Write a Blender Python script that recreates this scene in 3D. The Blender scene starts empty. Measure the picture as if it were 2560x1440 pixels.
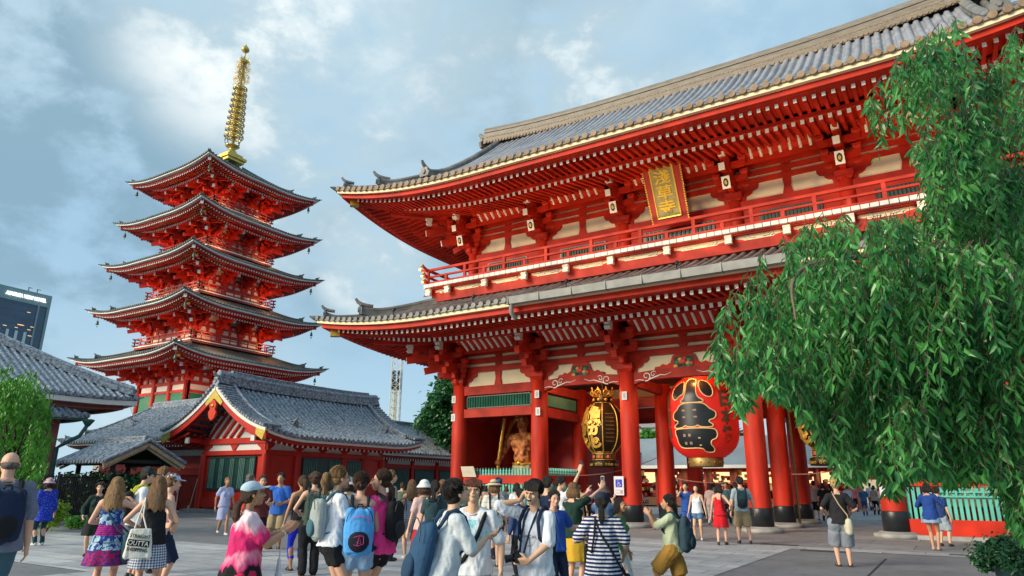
import bpy, bmesh, math, random
import numpy as np
from math import sin, cos, pi, radians, sqrt, atan2, hypot
from mathutils import Vector, Matrix, Euler
random.seed(7)
C = bpy.context.scene.collection
# ------------------------------------------------------------------ materials
MATS = {}
def mat(name, col, rough=.6, var=.12, scale=3., bump=0., bscale=30., metal=0., spec=.4, hue=None, emit=0., stretch=None, detail=4):
    if name in MATS: return MATS[name]
    m = bpy.data.materials.new(name); m.use_nodes = True
    nt = m.node_tree; b = nt.nodes['Principled BSDF']
    b.inputs['Roughness'].default_value = rough
    b.inputs['Metallic'].default_value = metal
    b.inputs['Specular IOR Level'].default_value = spec
    c = (col[0], col[1], col[2], 1)
    if var > 0:
        tc = nt.nodes.new('ShaderNodeTexCoord'); src = tc.outputs['Object']
        if stretch:
            mp = nt.nodes.new('ShaderNodeMapping'); mp.inputs['Scale'].default_value = stretch
            nt.links.new(src, mp.inputs['Vector']); src = mp.outputs['Vector']
        n = nt.nodes.new('ShaderNodeTexNoise'); n.inputs['Scale'].default_value = scale; n.inputs['Detail'].default_value = detail
        nt.links.new(src, n.inputs['Vector'])
        mx = nt.nodes.new('ShaderNodeMix'); mx.data_type = 'RGBA'
        h = hue or c
        lo = tuple(max(0, k*(1-var)) for k in c[:3])+(1,)
        hi = tuple(min(1, k*(1+var)) for k in h[:3])+(1,)
        mx.inputs[6].default_value = lo; mx.inputs[7].default_value = hi
        mr = nt.nodes.new('ShaderNodeMapRange'); mr.inputs[1].default_value = .32; mr.inputs[2].default_value = .68
        nt.links.new(n.outputs['Fac'], mr.inputs[0]); nt.links.new(mr.outputs[0], mx.inputs[0])
        nt.links.new(mx.outputs[2], b.inputs['Base Color'])
        if bump > 0:
            n2 = nt.nodes.new('ShaderNodeTexNoise'); n2.inputs['Scale'].default_value = bscale; n2.inputs['Detail'].default_value = 3
            nt.links.new(src, n2.inputs['Vector'])
            bp = nt.nodes.new('ShaderNodeBump'); bp.inputs['Strength'].default_value = bump; bp.inputs['Distance'].default_value = .02
            nt.links.new(n2.outputs['Fac'], bp.inputs['Height']); nt.links.new(bp.outputs[0], b.inputs['Normal'])
    else:
        b.inputs['Base Color'].default_value = c
    if emit > 0:
        b.inputs['Emission Color'].default_value = c; b.inputs['Emission Strength'].default_value = emit
    MATS[name] = m
    return m
# ------------------------------------------------------------------ mesh builder
class MB:
    def __init__(s): s.v = []; s.f = []; s.mi = []; s.m = 0; s.sm = []; s.smooth = False
    def add(s, vs, fs):
        o = len(s.v); s.v.extend(vs)
        for f in fs:
            s.f.append(tuple(i+o for i in f)); s.mi.append(s.m); s.sm.append(s.smooth)
    def box(s, x0, x1, y0, y1, z0, z1):
        s.add([(x0,y0,z0),(x1,y0,z0),(x1,y1,z0),(x0,y1,z0),(x0,y0,z1),(x1,y0,z1),(x1,y1,z1),(x0,y1,z1)],
              [(0,3,2,1),(4,5,6,7),(0,1,5,4),(1,2,6,5),(2,3,7,6),(3,0,4,7)])
    def bar(s, p, q, w, h, up=(0,0,1), endm=None, w2=None, h2=None):
        "box from p to q, width w across, height h along up; endm = material index of the q end face"
        p = Vector(p); q = Vector(q); d = (q-p).normalized(); up = Vector(up)
        sd = d.cross(up)
        if sd.length < 1e-5: sd = d.cross(Vector((1,0,0)))
        sd.normalize(); u = sd.cross(d)
        w2 = w if w2 is None else w2; h2 = h if h2 is None else h2
        vs = []
        for c, ww, hh in ((p, w, h), (q, w2, h2)):
            for a, b in ((-1,-1),(1,-1),(1,1),(-1,1)): vs.append(tuple(c+sd*(a*ww/2)+u*(b*hh/2)))
        s.add(vs, [(0,3,2,1),(0,1,5,4),(1,2,6,5),(2,3,7,6),(3,0,4,7)])
        m = s.m
        if endm is not None: s.m = endm
        o = len(s.v)-8; s.f.append((o+4,o+5,o+6,o+7)); s.mi.append(s.m); s.sm.append(False); s.m = m
    def tube(s, pts, rad, n=8, cap=True):
        pts = [Vector(p) for p in pts]
        if not hasattr(rad, '__len__'): rad = [rad]*len(pts)
        vs = []; fs = []; u = None
        for i, p in enumerate(pts):
            d = (pts[min(i+1, len(pts)-1)]-pts[max(i-1, 0)])
            if d.length < 1e-9: d = Vector((0,0,1))
            d.normalize()
            if u is None:
                a = Vector((0,0,1)) if abs(d.z) < .9 else Vector((1,0,0))
                u = d.cross(a).normalized()
            else:
                u = u-d*u.dot(d)
                u = u.normalized() if u.length > 1e-6 else d.orthogonal().normalized()
            w = d.cross(u)
            for k in range(n):
                t = 2*pi*k/n; vs.append(tuple(p+(u*cos(t)+w*sin(t))*rad[i]))
        for i in range(len(pts)-1):
            for k in range(n):
                a = i*n+k; b = i*n+(k+1) % n; fs.append((a, b, b+n, a+n))
        sm = s.smooth; s.smooth = True; s.add(vs, fs); s.smooth = False
        if cap: s.add(vs[:n], [tuple(range(n))[::-1]]); s.add(vs[-n:], [tuple(range(n))])
        s.smooth = sm
    def lathe(s, prof, c=(0,0,0), n=24, M=None):
        vs = []; fs = []
        for r, z in prof:
            for k in range(n):
                t = 2*pi*k/n; p = Vector((c[0]+r*cos(t), c[1]+r*sin(t), c[2]+z)) if M is None else M @ Vector((r*cos(t), r*sin(t), z))
                vs.append(tuple(p))
        for i in range(len(prof)-1):
            for k in range(n):
                a = i*n+k; b = i*n+(k+1) % n; fs.append((a, b, b+n, a+n))
        fs.append(tuple(range(n))[::-1]); fs.append(tuple(range((len(prof)-1)*n, len(prof)*n)))
        sm = s.smooth; s.smooth = True; s.add(vs, fs); s.smooth = sm
    def prism(s, poly, org, ux, uy, n, th):
        "2D polygon extruded by th along n (one side at org, other org+n*th)"
        org = Vector(org); ux = Vector(ux); uy = Vector(uy); n = Vector(n)
        a = [tuple(org+ux*x+uy*y) for x, y in poly]; b = [tuple(org+ux*x+uy*y+n*th) for x, y in poly]
        k = len(poly)
        s.add(a+b, [tuple(range(k))[::-1], tuple(range(k, 2*k))]+[(i, (i+1) % k, (i+1) % k+k, i+k) for i in range(k)])
    def ball(s, c, r, n=12, sq=(1,1,1)):
        prof = [(max(1e-4, sin(pi*i/(n//2)))*r, -cos(pi*i/(n//2))*r) for i in range(n//2+1)]
        M = Matrix.Translation(c) @ Matrix.Diagonal((sq[0], sq[1], sq[2], 1))
        s.lathe(prof, n=n, M=M)
    def grid(s, P, flip=False):
        "P: list of rows of points"
        R = len(P); K = len(P[0]); vs = [tuple(p) for r in P for p in r]; fs = []
        for i in range(R-1):
            for j in range(K-1):
                f = (i*K+j, i*K+j+1, (i+1)*K+j+1, (i+1)*K+j)
                fs.append(f[::-1] if flip else f)
        s.add(vs, fs)
    def merge(s, verts, faces, M=None, smooth=False, mi=None):
        sm = s.smooth; s.smooth = smooth; mm = s.m
        if mi is not None: s.m = mi
        s.add([tuple(M @ Vector(v)) if M else tuple(v) for v in verts], faces); s.smooth = sm; s.m = mm
    def build(s, name, mats, parent=None, loc=None, recalc=False):
        me = bpy.data.meshes.new(name); me.from_pydata(s.v, [], s.f)
        if not isinstance(mats, (list, tuple)): mats = [mats]
        for m in mats: me.materials.append(m)
        if len(s.f):
            me.polygons.foreach_set('material_index', s.mi)
            me.polygons.foreach_set('use_smooth', s.sm)
        if recalc:
            bm = bmesh.new(); bm.from_mesh(me); bmesh.ops.recalc_face_normals(bm, faces=bm.faces); bm.to_mesh(me); bm.free()
        me.update()
        o = bpy.data.objects.new(name, me); C.objects.link(o)
        if parent: o.parent = parent
        if loc: o.location = loc
        return o
def tag(o, label=None, cat=None, group=None, kind=None):
    if label: o['label'] = label
    if cat: o['category'] = cat
    if group: o['group'] = group
    if kind: o['kind'] = kind
    return o
def thing(name, label, cat, loc=(0,0,0), rz=0, group=None):
    o = bpy.data.objects.new(name, None); C.objects.link(o); o.empty_display_size = .3
    o.location = loc; o.rotation_euler = (0,0,rz)
    return tag(o, label, cat, group)
def copy_tree(o, parent=None):
    c = o.copy(); C.objects.link(c); c.parent = parent
    for ch in [x for x in o.children]: copy_tree(ch, c)
    return c
def text_mesh(txt, size=1., extrude=.02, offset=0., res=3, align='CENTER', bold=False):
    cu = bpy.data.curves.new('t', 'FONT'); cu.body = txt; cu.size = size; cu.extrude = extrude; cu.offset = offset
    cu.resolution_u = res; cu.align_x = align; cu.align_y = 'CENTER'
    o = bpy.data.objects.new('t', cu); C.objects.link(o)
    dg = bpy.context.evaluated_depsgraph_get(); dg.update()
    me = bpy.data.meshes.new_from_object(o.evaluated_get(dg))
    vs = [tuple(v.co) for v in me.vertices]; fs = [tuple(p.vertices) for p in me.polygons]
    bpy.data.objects.remove(o); bpy.data.curves.remove(cu); bpy.data.meshes.remove(me)
    return vs, fs
def bbox2(vs):
    xs = [v[0] for v in vs]; ys = [v[1] for v in vs]; return min(xs), max(xs), min(ys), max(ys)
def fit_text(txt, w, h, extrude=.01, offset=0., res=3):
    "text mesh scaled to w x h and centred at 0; text lies in XY"
    vs, fs = text_mesh(txt, 1., 1., 0, res)
    x0, x1, y0, y1 = bbox2(vs)
    if offset: vs, fs = text_mesh(txt, 1., 1., offset, res)
    sx = w/(x1-x0); sy = h/(y1-y0)
    return [((v[0]-(x0+x1)/2)*sx, (v[1]-(y0+y1)/2)*sy, v[2]*extrude) for v in vs], fs
# ------------------------------------------------------------------ camera model (a 24 mm lens, eye height 1.5 m)
FPX = 1707.; PITCH = math.atan(496/1707.); YAW = radians(32.2); ROLL = math.atan(50/5920.); EYE = Vector((0,0,1.5))
def _basis():
    fw = Vector((-sin(YAW)*cos(PITCH), cos(YAW)*cos(PITCH), sin(PITCH)))
    r0 = Vector((cos(YAW), sin(YAW), 0)); u0 = r0.cross(fw)
    return cos(ROLL)*r0+sin(ROLL)*u0, -sin(ROLL)*r0+cos(ROLL)*u0, fw
RT, UP, FW = _basis()
def build_camera():
    cd = bpy.data.cameras.new('camera'); cd.lens = 24.0; cd.sensor_width = 36; cd.clip_end = 5000; cd.clip_start = .05
    o = bpy.data.objects.new('camera', cd); C.objects.link(o)
    M = Matrix((RT, UP, -FW)).transposed().to_4x4(); M.translation = EYE; o.matrix_world = M
    bpy.context.scene.camera = o
# ------------------------------------------------------------------ materials of the temple
RED = mat('vermilion_paint', (.46,.021,.006), .60, .30, 1.1, .25, 30, spec=.25, detail=9)
RED2 = mat('weathered_vermilion', (.36,.034,.022), .7, .28, 1.5, .2, 30, spec=.2, detail=9)
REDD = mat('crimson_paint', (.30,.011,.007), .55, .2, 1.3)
CREAM = mat('cream_plaster', (.80,.68,.44), .8, .08, 1.5)
WHITE = mat('white_paint', (.76,.72,.62), .6, .06, 3)
WPLAS = mat('white_plaster', (.70,.70,.66), .8, .06, 2)
TILE = mat('grey_roof_tile', (.135,.135,.135), .5, .35, 1.6, .2, 12, hue=(.17,.165,.15))
TILEB = mat('titanium_roof_tile', (.27,.28,.31), .42, .22, 1.2, .1, 10)
TILEG = mat('green_grey_roof_tile', (.10,.125,.12), .5, .3, 1.2, .15, 12)
TILED = mat('dark_slate_roof_tile', (.10,.125,.15), .30, .40, 8, .2, 12, hue=(.27,.31,.36))
TBRN = mat('weathered_brown_tile_end', (.24,.165,.10), .6, .3, 4)
BLACK = mat('black_lacquer', (.014,.018,.022), .35, .2, 2)
GREEN = mat('turquoise_paint', (.085,.40,.33), .5, .14, 2)
GREEND = mat('green_slat_paint', (.045,.20,.12), .5, .2, 2)
GOLD = mat('gold_leaf', (.72,.42,.07), .32, .15, 6, metal=.75)
YEL = mat('yellow_paint', (.80,.50,.08), .5, .1, 4)
STONE = mat('base_stone', (.30,.30,.29), .8, .2, 3, .2, 40)
DARK = mat('dark_interior', (.02,.018,.016), .8, .1, 2)
WOOD = mat('dark_wood', (.07,.045,.03), .6, .2, 3)
BRONZE = mat('bronze', (.10,.14,.13), .45, .2, 4, metal=.5)

class Roof:
    """hip roof over the rectangle |x|<a, |y|<b (local); z = prof(inward distance) + corner upturn"""
    def __init__(s, a, b, z0, rise, dmax, conc=.4, up=.5, L=5., flare=0.):
        s.a, s.b, s.z0, s.rise, s.dmax, s.conc, s.up, s.L = a, b, z0, rise, dmax, conc, up, L
    def prof(s, d):
        t = d/s.dmax; return s.z0+s.rise*((1-s.conc)*t+s.conc*t*t)
    def corner(s, x, y):
        cx = max(0, 1-(s.a-abs(x))/s.L); cy = max(0, 1-(s.b-abs(y))/s.L); return s.up*min(1.2,cx)**2.2*min(1.2,cy)**2.2
    def z(s, x, y, d=None):
        if d is None: d = min(s.a-abs(x), s.b-abs(y))
        return s.prof(max(0, d))+s.corner(x, y)
    def side(s, k):
        "k: 0 south 1 east 2 north 3 west -> half length along, half depth, mapping (s_along, d_inward)->x,y"
        if k == 0: return s.a, s.b, lambda q, d: (q, -s.b+d)
        if k == 1: return s.b, s.a, lambda q, d: (s.a-d, q)
        if k == 2: return s.a, s.b, lambda q, d: (-q, s.b-d)
        return s.b, s.a, lambda q, d: (-s.a+d, -q)

def tile_side(mb, R, k, pitch, lim, T=10, r=None, disc=None, base_th=.10, gable=None, qmax=None):
    """rows of round cover tiles over pan tiles on one side; lim = deepest inward distance; gable = |q| within which rows run to lim"""
    hl, hd, mp = R.side(k); n = max(1, int(round(2*hl/pitch))); p = 2*hl/n; r = r or p*.30
    cs = [(-p/2, -.03), (-r*1.02, -.01), (-r*.92, r*.72), (-r*.40, r*1.25), (r*.40, r*1.25), (r*.92, r*.72), (r*1.02, -.01), (p/2, -.03)]
    for i in range(n):
        q0 = -hl+(i+.5)*p; jz = random.uniform(-.012,.012); jq = random.uniform(-.012,.012)
        D = []
        for dq, h in cs:
            q = q0+dq; dl = hl-abs(q)
            if gable is not None and abs(q0) < gable: D.append(lim)
            elif gable is not None: D.append(min(lim, max(0., dl)))
            else: D.append(min(lim, max(0., dl)))
        t_n = max(2, int(T*max(D)/lim)+1); rows = []
        for j in range(t_n+1):
            row = []
            for (dq, h), Dm in zip(cs, D):
                q = q0+dq+(jq if h > 0 else 0); d = Dm*j/t_n; x, y = mp(q, d); row.append((x, y, R.z(x, y, d)+h+(jz+random.uniform(-.006,.006) if h > 0 else 0)))
            rows.append(row)
        sm = mb.smooth; mb.smooth = True; mb.grid(rows); mb.smooth = sm
        if disc is not None:
            x, y = mp(q0, 0); x2, y2 = mp(q0, -.05); z = R.z(x, y, 0)
            m0 = mb.m; mb.m = disc
            o = Vector((x, y, z+r*.35)); o2 = Vector((x2, y2, z+r*.35)); x3, y3 = mp(q0, .25)
            mb.tube([Vector((x3, y3, z+r*.35)), o2], [r*1.08, r*1.08], 10)
            mb.m = m0
    # edge of the pan tiles
    m0 = mb.m
    if disc is not None: mb.m = disc
    rows = [[], [], []]
    N = 60
    for i in range(N+1):
        q = -hl+2*hl*i/N
        x, y = mp(q, 0); z = R.z(x, y, 0)
        rows[0].append((x, y, z+.01)); x1, y1 = mp(q, .0); rows[1].append((x1, y1, z-base_th)); x2, y2 = mp(q, .25); rows[2].append((x2, y2, z-base_th))
    mb.grid(rows, flip=True); mb.m = m0

def eave_strip(mb, R, k, d, z_lo, z_hi, th, upk=1., N=60, ext=0.):
    "board running parallel to the eave at inward distance d, from z0+z_lo to z0+z_hi following the upturn"
    hl, hd, mp = R.side(k); h2 = hl-d+ext
    A = [[], [], [], [], []]
    for i in range(N+1):
        q = -h2+2*h2*i/N
        x, y = mp(q, d); xi, yi = mp(q*(h2-th)/h2, d+th); cz = R.z0+R.corner(*mp(q*hl/h2*.999, 0))*upk
        A[0].append((xi, yi, cz+z_lo)); A[1].append((x, y, cz+z_lo)); A[2].append((x, y, cz+z_hi)); A[3].append((xi, yi, cz+z_hi)); A[4].append((xi, yi, cz+z_lo))
    mb.grid(A)

def rafters(mb, R, k, d_end, z_end, d_in, z_in, pitch, w, h, upk=1., endm=1, inner=None):
    "rafters perpendicular to the eave: outer end at inward distance d_end (height z0+z_end), inner end at d_in; clipped at the hip"
    hl, hd, mp = R.side(k); h2 = hl-d_end-.1
    n = int(2*h2/pitch); 
    for i in range(n+1):
        q = -h2+(2*h2)*i/n
        dl = hl-abs(q)
        di = min(d_in, dl)
        if di-d_end < .05: di = d_end+.05
        u = R.corner(*mp(q*hl/h2, 0))*upk
        t = (di-d_end)/(d_in-d_end)
        x0, y0 = mp(q, d_end); x1, y1 = mp(q, di)
        ui = u*max(0, 1-(di-d_end)/R.L*1.0)
        mb.bar((x1, y1, R.z0+z_end+(z_in-z_end)*t+ui), (x0, y0, R.z0+z_end+u), w, h, endm=endm)

def soffit(mb, R, k, d0, z0_, d1, z1_, upk=1., N=40, flip=True):
    hl, hd, mp = R.side(k); A = [[], []]
    for i in range(N+1):
        f = -1+2*i/N
        for row, d, z in ((A[0], d0, z0_), (A[1], d1, z1_)):
            q = f*(hl-d); x, y = mp(q, d); u = R.corner(*mp(f*hl*.999, 0))*upk*max(0, 1-(d-d0)/R.L)
            row.append((x, y, R.z0+z+u))
    mb.grid(A, flip=not flip)

def sweep_ridge(mb, pts, w, h, n_top=True):
    "stacked-tile ridge: box section with a round top following pts (base line)"
    pts = [Vector(p) for p in pts]; rows = []
    for i, p in enumerate(pts):
        d = pts[min(i+1, len(pts)-1)]-pts[max(i-1, 0)]; d.z = 0; d.normalize(); sd = Vector((-d.y, d.x, 0))
        hh = h[i] if hasattr(h, '__len__') else h
        sec = [(-w/2, 0), (-w/2, hh*.3), (-w*.42, hh*.32), (-w*.42, hh*.6), (-w*.47, hh*.62), (-w*.47, hh*.72), (-w*.3, hh*.92), (0, hh), (w*.3, hh*.92), (w*.47, hh*.72), (w*.47, hh*.62), (w*.42, hh*.6), (w*.42, hh*.32), (w/2, hh*.3), (w/2, 0)]
        rows.append([p+sd*a+Vector((0,0,b)) for a, b in sec])
    mb.grid(rows)
    mb.add([tuple(p) for p in rows[0]], [tuple(range(len(rows[0])))]); mb.add([tuple(p) for p in rows[-1]], [tuple(range(len(rows[-1])))[::-1]])

def horn(mb, p, dirv, s=.5, w=.2):
    "ridge-end tile: plate with scroll feet, and a slim spur tile curving out and up from its top"
    p = Vector(p); d = Vector(dirv); d.z = 0; d.normalize(); sd = Vector((-d.y, d.x, 0)); z = Vector((0,0,1))
    mb.prism([(-.5*w*1.5,-.1*s),(.5*w*1.5,-.1*s),(.62*w*1.5,.25*s),(.40*w*1.5,.42*s),(.42*w*1.5,.62*s),(0,.80*s),(-.42*w*1.5,.62*s),(-.40*w*1.5,.42*s),(-.62*w*1.5,.25*s)], p+d*(.02*s), sd, z, d, .16*s)
    mb.prism([(.12*w,.1*s),(.30*w,.3*s),(.12*w,.5*s),(-.12*w,.5*s),(-.30*w,.3*s),(-.12*w,.1*s)], p+d*(.18*s), sd, z, d, .1*s)
    mb.tube([p-d*(.9*s)+z*(.62*s), p-d*(.4*s)+z*(.66*s), p+z*(.74*s), p+d*(.30*s)+z*(.92*s), p+d*(.50*s)+z*(1.18*s)], [w*.30, w*.32, w*.33, w*.27, w*.18], 8)

def hip_ridges(mb, R, lim, w=.34, h=.38, split=.45, oni=.6, corners=((1,1),(1,-1),(-1,1),(-1,-1)), ext=.25):
    for sx, sy in corners:
        def P(d): 
            x = sx*(R.a-d); y = sy*(R.b-d); return Vector((x, y, R.z(x, y, max(d, 0))-.02))
        dv = Vector((sx, sy, 0)).normalized()
        n = 12
        # lower stage
        pts = []
        for i in range(n+1):
            d = .35+(lim*split+.3-.35)*i/n; p = P(d); p.z += max(0, (1-i/3))**2*.22*oni; pts.append(p)
        sweep_ridge(mb, pts, w*.8, h*.72)
        horn(mb, pts[0]+Vector((0,0,.0)), dv, oni*.62, w*.75)
        # corner tip tile
        tip = P(0); mb.tube([P(.3)+Vector((0,0,.05)), tip+Vector((0,0,.04)), tip+dv*ext+Vector((0,0,ext*.45))], [.1*oni/.6, .1*oni/.6, .03], 8)
        pts = []
        for i in range(n+1):
            d = lim*split+(lim-lim*split)*i/n; p = P(d); p.z += max(0, (1-i/3))**2*.3*oni; pts.append(p)
        sweep_ridge(mb, pts, w, h*1.25)
        horn(mb, pts[0]+Vector((0,0,.05)), dv, oni*.85, w*.95)
# ------------------------------------------------------------------ the two-storey gate (local: origin at its centre, -y faces the court)
GX, GY = -8.55, 30.7
CX6 = [-11.05, -6.7, -2.45, 2.45, 6.7, 11.05]; ROWS = [-4.1, -.1, 4.1]
RM = [RED, WHITE, GOLD, BLACK, CREAM]
def bracket_set(mb, c, z0, out, proj=1.55, step=.44, z_tail=None, emblem=False, diag=False, cross=True, tw=1):
    "three-step bracket complex; out = outward unit vector in plan"
    o = Vector((c[0], c[1], 0)); n = Vector((out[0], out[1], 0)).normalized(); t = Vector((-n.y, n.x, 0)); Z = Vector((0,0,1))
    z0 += random.uniform(0, .010); ks = 1+random.uniform(.0, .03); o += n*random.uniform(-.006,.006)+t*random.uniform(-.006,.006)
    def block(p, s=.3, h=.2):
        p = Vector(p); s *= ks
        vs = []
        for zz, k in ((0, .36), (h*.4, .5), (h, .5)):
            for a, b in ((-1,-1),(1,-1),(1,1),(-1,1)): vs.append(tuple(p+n*(a*s*k)+t*(b*s*k)+Z*zz))
        mb.add(vs, [(0,3,2,1),(8,9,10,11)]+[(i*4+j, i*4+(j+1) % 4, i*4+4+(j+1) % 4, i*4+4+j) for i in (0,1) for j in range(4)])
    def arm(p, d, L, w=.2, h=.24):
        # boat-shaped arm: lower corners rounded
        prof = [(-L/2, h), (-L/2, h*.45), (-L/2+.07, h*.16), (-L/2+.18, 0), (L/2-.18, 0), (L/2-.07, h*.16), (L/2, h*.45), (L/2, h)]
        sd = Z.cross(d).normalized(); mb.prism(prof, Vector(p)-sd*w/2, d, Z, sd, w)
    block(o+Z*z0, .66 if not diag else .6, .34)
    for k in range(3):
        z = z0+.34+k*step; dd = proj*(k+1)/3
        mb.bar(o-n*.35+Z*(z+.12), o+n*(dd+.12)+Z*(z+.12), .2, .24)
        block(o+n*dd+Z*(z+.24), .32, .2)
        if cross:
            pk = proj*k/3
            arm(o+n*pk+Z*(z), t, 1.25+.12*k)
            for s in (-1, 0, 1): block(o+n*pk+t*(s*(.5+.06*k))+Z*(z+.24), .3, .2)
    zt = z_tail if z_tail is not None else z0+.34+step
    for j, (L, zz) in enumerate(((proj+.42, zt+.28), (proj*.62+.42, zt-.20))):
        if j == 1 and not diag: 
            mb.bar(o+Z*(zz+.42), o+n*L+Z*zz, .24, .3, endm=0)
            if emblem:
                m0 = mb.m; q = o+n*(L+.0)+Z*(zz)
                dn = (n*L-Z*.42).normalized()
                mb.m = 1; mb.bar(q-dn*.002, q+dn*.03, .32, .5); mb.m = 3
                up = dn.cross(t).normalized(); up = up if up.z > 0 else -up
                mb.prism([(.1*cos(a), .17*sin(a)) for a in [i*pi/8 for i in range(16)]], q+dn*.032, t, up, dn, .012)
                mb.m = 2; mb.prism([(.055*cos(a), .09*sin(a)) for a in [i*pi/6 for i in range(12)]], q+dn*.045, t, up, dn, .012); mb.m = m0
        else:
            mb.bar(o+Z*(zz+.42), o+n*L+Z*zz, .24, .3, endm=tw)
    # white nose at the top step, a curled block
    m0 = mb.m; mb.m = 1; q = o+n*(proj+.14)+Z*(z0+.34+2*step+.30)
    mb.prism([(0,0),(.22,-.02),(.30,.10),(.24,.20),(.34,.30),(.26,.46),(0,.46)], q-t*.13, n, Z, t, .26); mb.m = m0
    mb.bar(o+Z*(z0+.34+2*step+.5), q+Z*.24, .22, .34)

def cream_panels(mb, x0, x1, y, z0, z1, out):
    pass

def wall_band(mb, mbc, xs, y, sgn, zp0, zp1, strips, axis=0, strut=True):
    """beams and cream strips between columns. xs: column positions along the wall; y: wall plane; sgn: outward direction sign.
       axis 0: wall runs along x (outward = sgn*y); axis 1: wall runs along y (outward = sgn*x)"""
    def bx(b, u0, u1, w0, w1, z0, z1):
        w0, w1 = min(w0, w1), max(w0, w1)
        if axis == 0: b.box(u0, u1, w0, w1, z0, z1)
        else: b.box(w0, w1, u0, u1, z0, z1)
    top = strips[-1][1]
    bx(mbc, xs[0], xs[-1], y+sgn*.02, y-sgn*.06, zp0-.02, top)
    for (za, zb) in strips: bx(mb, xs[0], xs[-1], y+sgn*.14, y-sgn*.1, za, zb)
    for i in range(len(xs)-1):
        m = (xs[i]+xs[i+1])/2; L = xs[i+1]-xs[i]
        if strut:
            Z = Vector((0,0,1)); ux = Vector((1,0,0)) if axis == 0 else Vector((0,1,0)); n = Vector((0,sgn,0)) if axis == 0 else Vector((sgn,0,0))
            o = (Vector((m, y, 0)) if axis == 0 else Vector((y, m, 0)))
            h = zp1-zp0
            mb.prism([(-.2,0),(.2,0),(.13,h*.5),(.17,h),(-.17,h),(-.13,h*.5)], o+n*.0+Z*zp0, ux, Z, n, .1)
            for j in range(len(strips)-1):
                mb.prism([(-.13,0),(.13,0),(.2,strips[j+1][0]-strips[j][1]),(-.2,strips[j+1][0]-strips[j][1])], o+Z*strips[j][1], ux, Z, n, .11)
        # rounded red corner pieces beside each column (lowest arms of the brackets)
        for s, xc in ((1, xs[i]), (-1, xs[i+1])):
            ux = Vector((s,0,0)) if axis == 0 else Vector((0,s,0)); n = Vector((0,sgn,0)) if axis == 0 else Vector((sgn,0,0)); Z = Vector((0,0,1))
            o = (Vector((xc, y, 0)) if axis == 0 else Vector((y, xc, 0)))
            h = zp1-zp0
            pl = [(0,h),(.98,h),(.98,h*.80),(.90,h*.66),(.74,h*.60),(.70,h*.46),(.60,h*.36),(.46,h*.30),(.42,0),(0,0)]
            mb.prism(pl, o+Z*zp0, ux, Z, n, .09)

def cove(mb, x0, x1, y0, z0, y1, z1, pitch=.33, axis=0):
    "slanting white ribs between two purlins, over red boards"
    def P(u, w, z): return (u, w, z) if axis == 0 else (w, u, z)
    m0 = mb.m; mb.m = 0
    f = [P(x0,y0,z0),P(x1,y0,z0),P(x1,y1,z1),P(x0,y1,z1)]; mb.add(f, [(0,1,2,3)])
    n = max(2, int((x1-x0)/pitch)); dz = Vector((0, (1 if y1 < y0 else -1)*.0, 0))
    for i in range(1, n):
        u = x0+(x1-x0)*i/n; mb.m = 1
        ym, zm = y0+(y1-y0)*.35, z0+(z1-z0)*.72+.02
        nn = Vector((0, y1-y0, z1-z0)).normalized()
        mb.tube([P(u, y0+(y1-y0)*.05, z0-.02), P(u, ym+(y1-y0)*.12, zm-.12), P(u, y1-(y1-y0)*.06, z1-.03)], .062, 6)
    for u, s in ((x0+.05, 1), (x1-.05, -1)):
        mb.m = 1
        mb.tube([P(u, y1-(y1-y0)*.1, z1-.04), P(u+s*.14, y0+(y1-y0)*.6, z1-.06), P(u+s*.20, y0+(y1-y0)*.6, z1+.02), P(u+s*.13, y0+(y1-y0)*.6, z1+.08)], [.05,.045,.035,.02], 6)
    mb.m = m0

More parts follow.
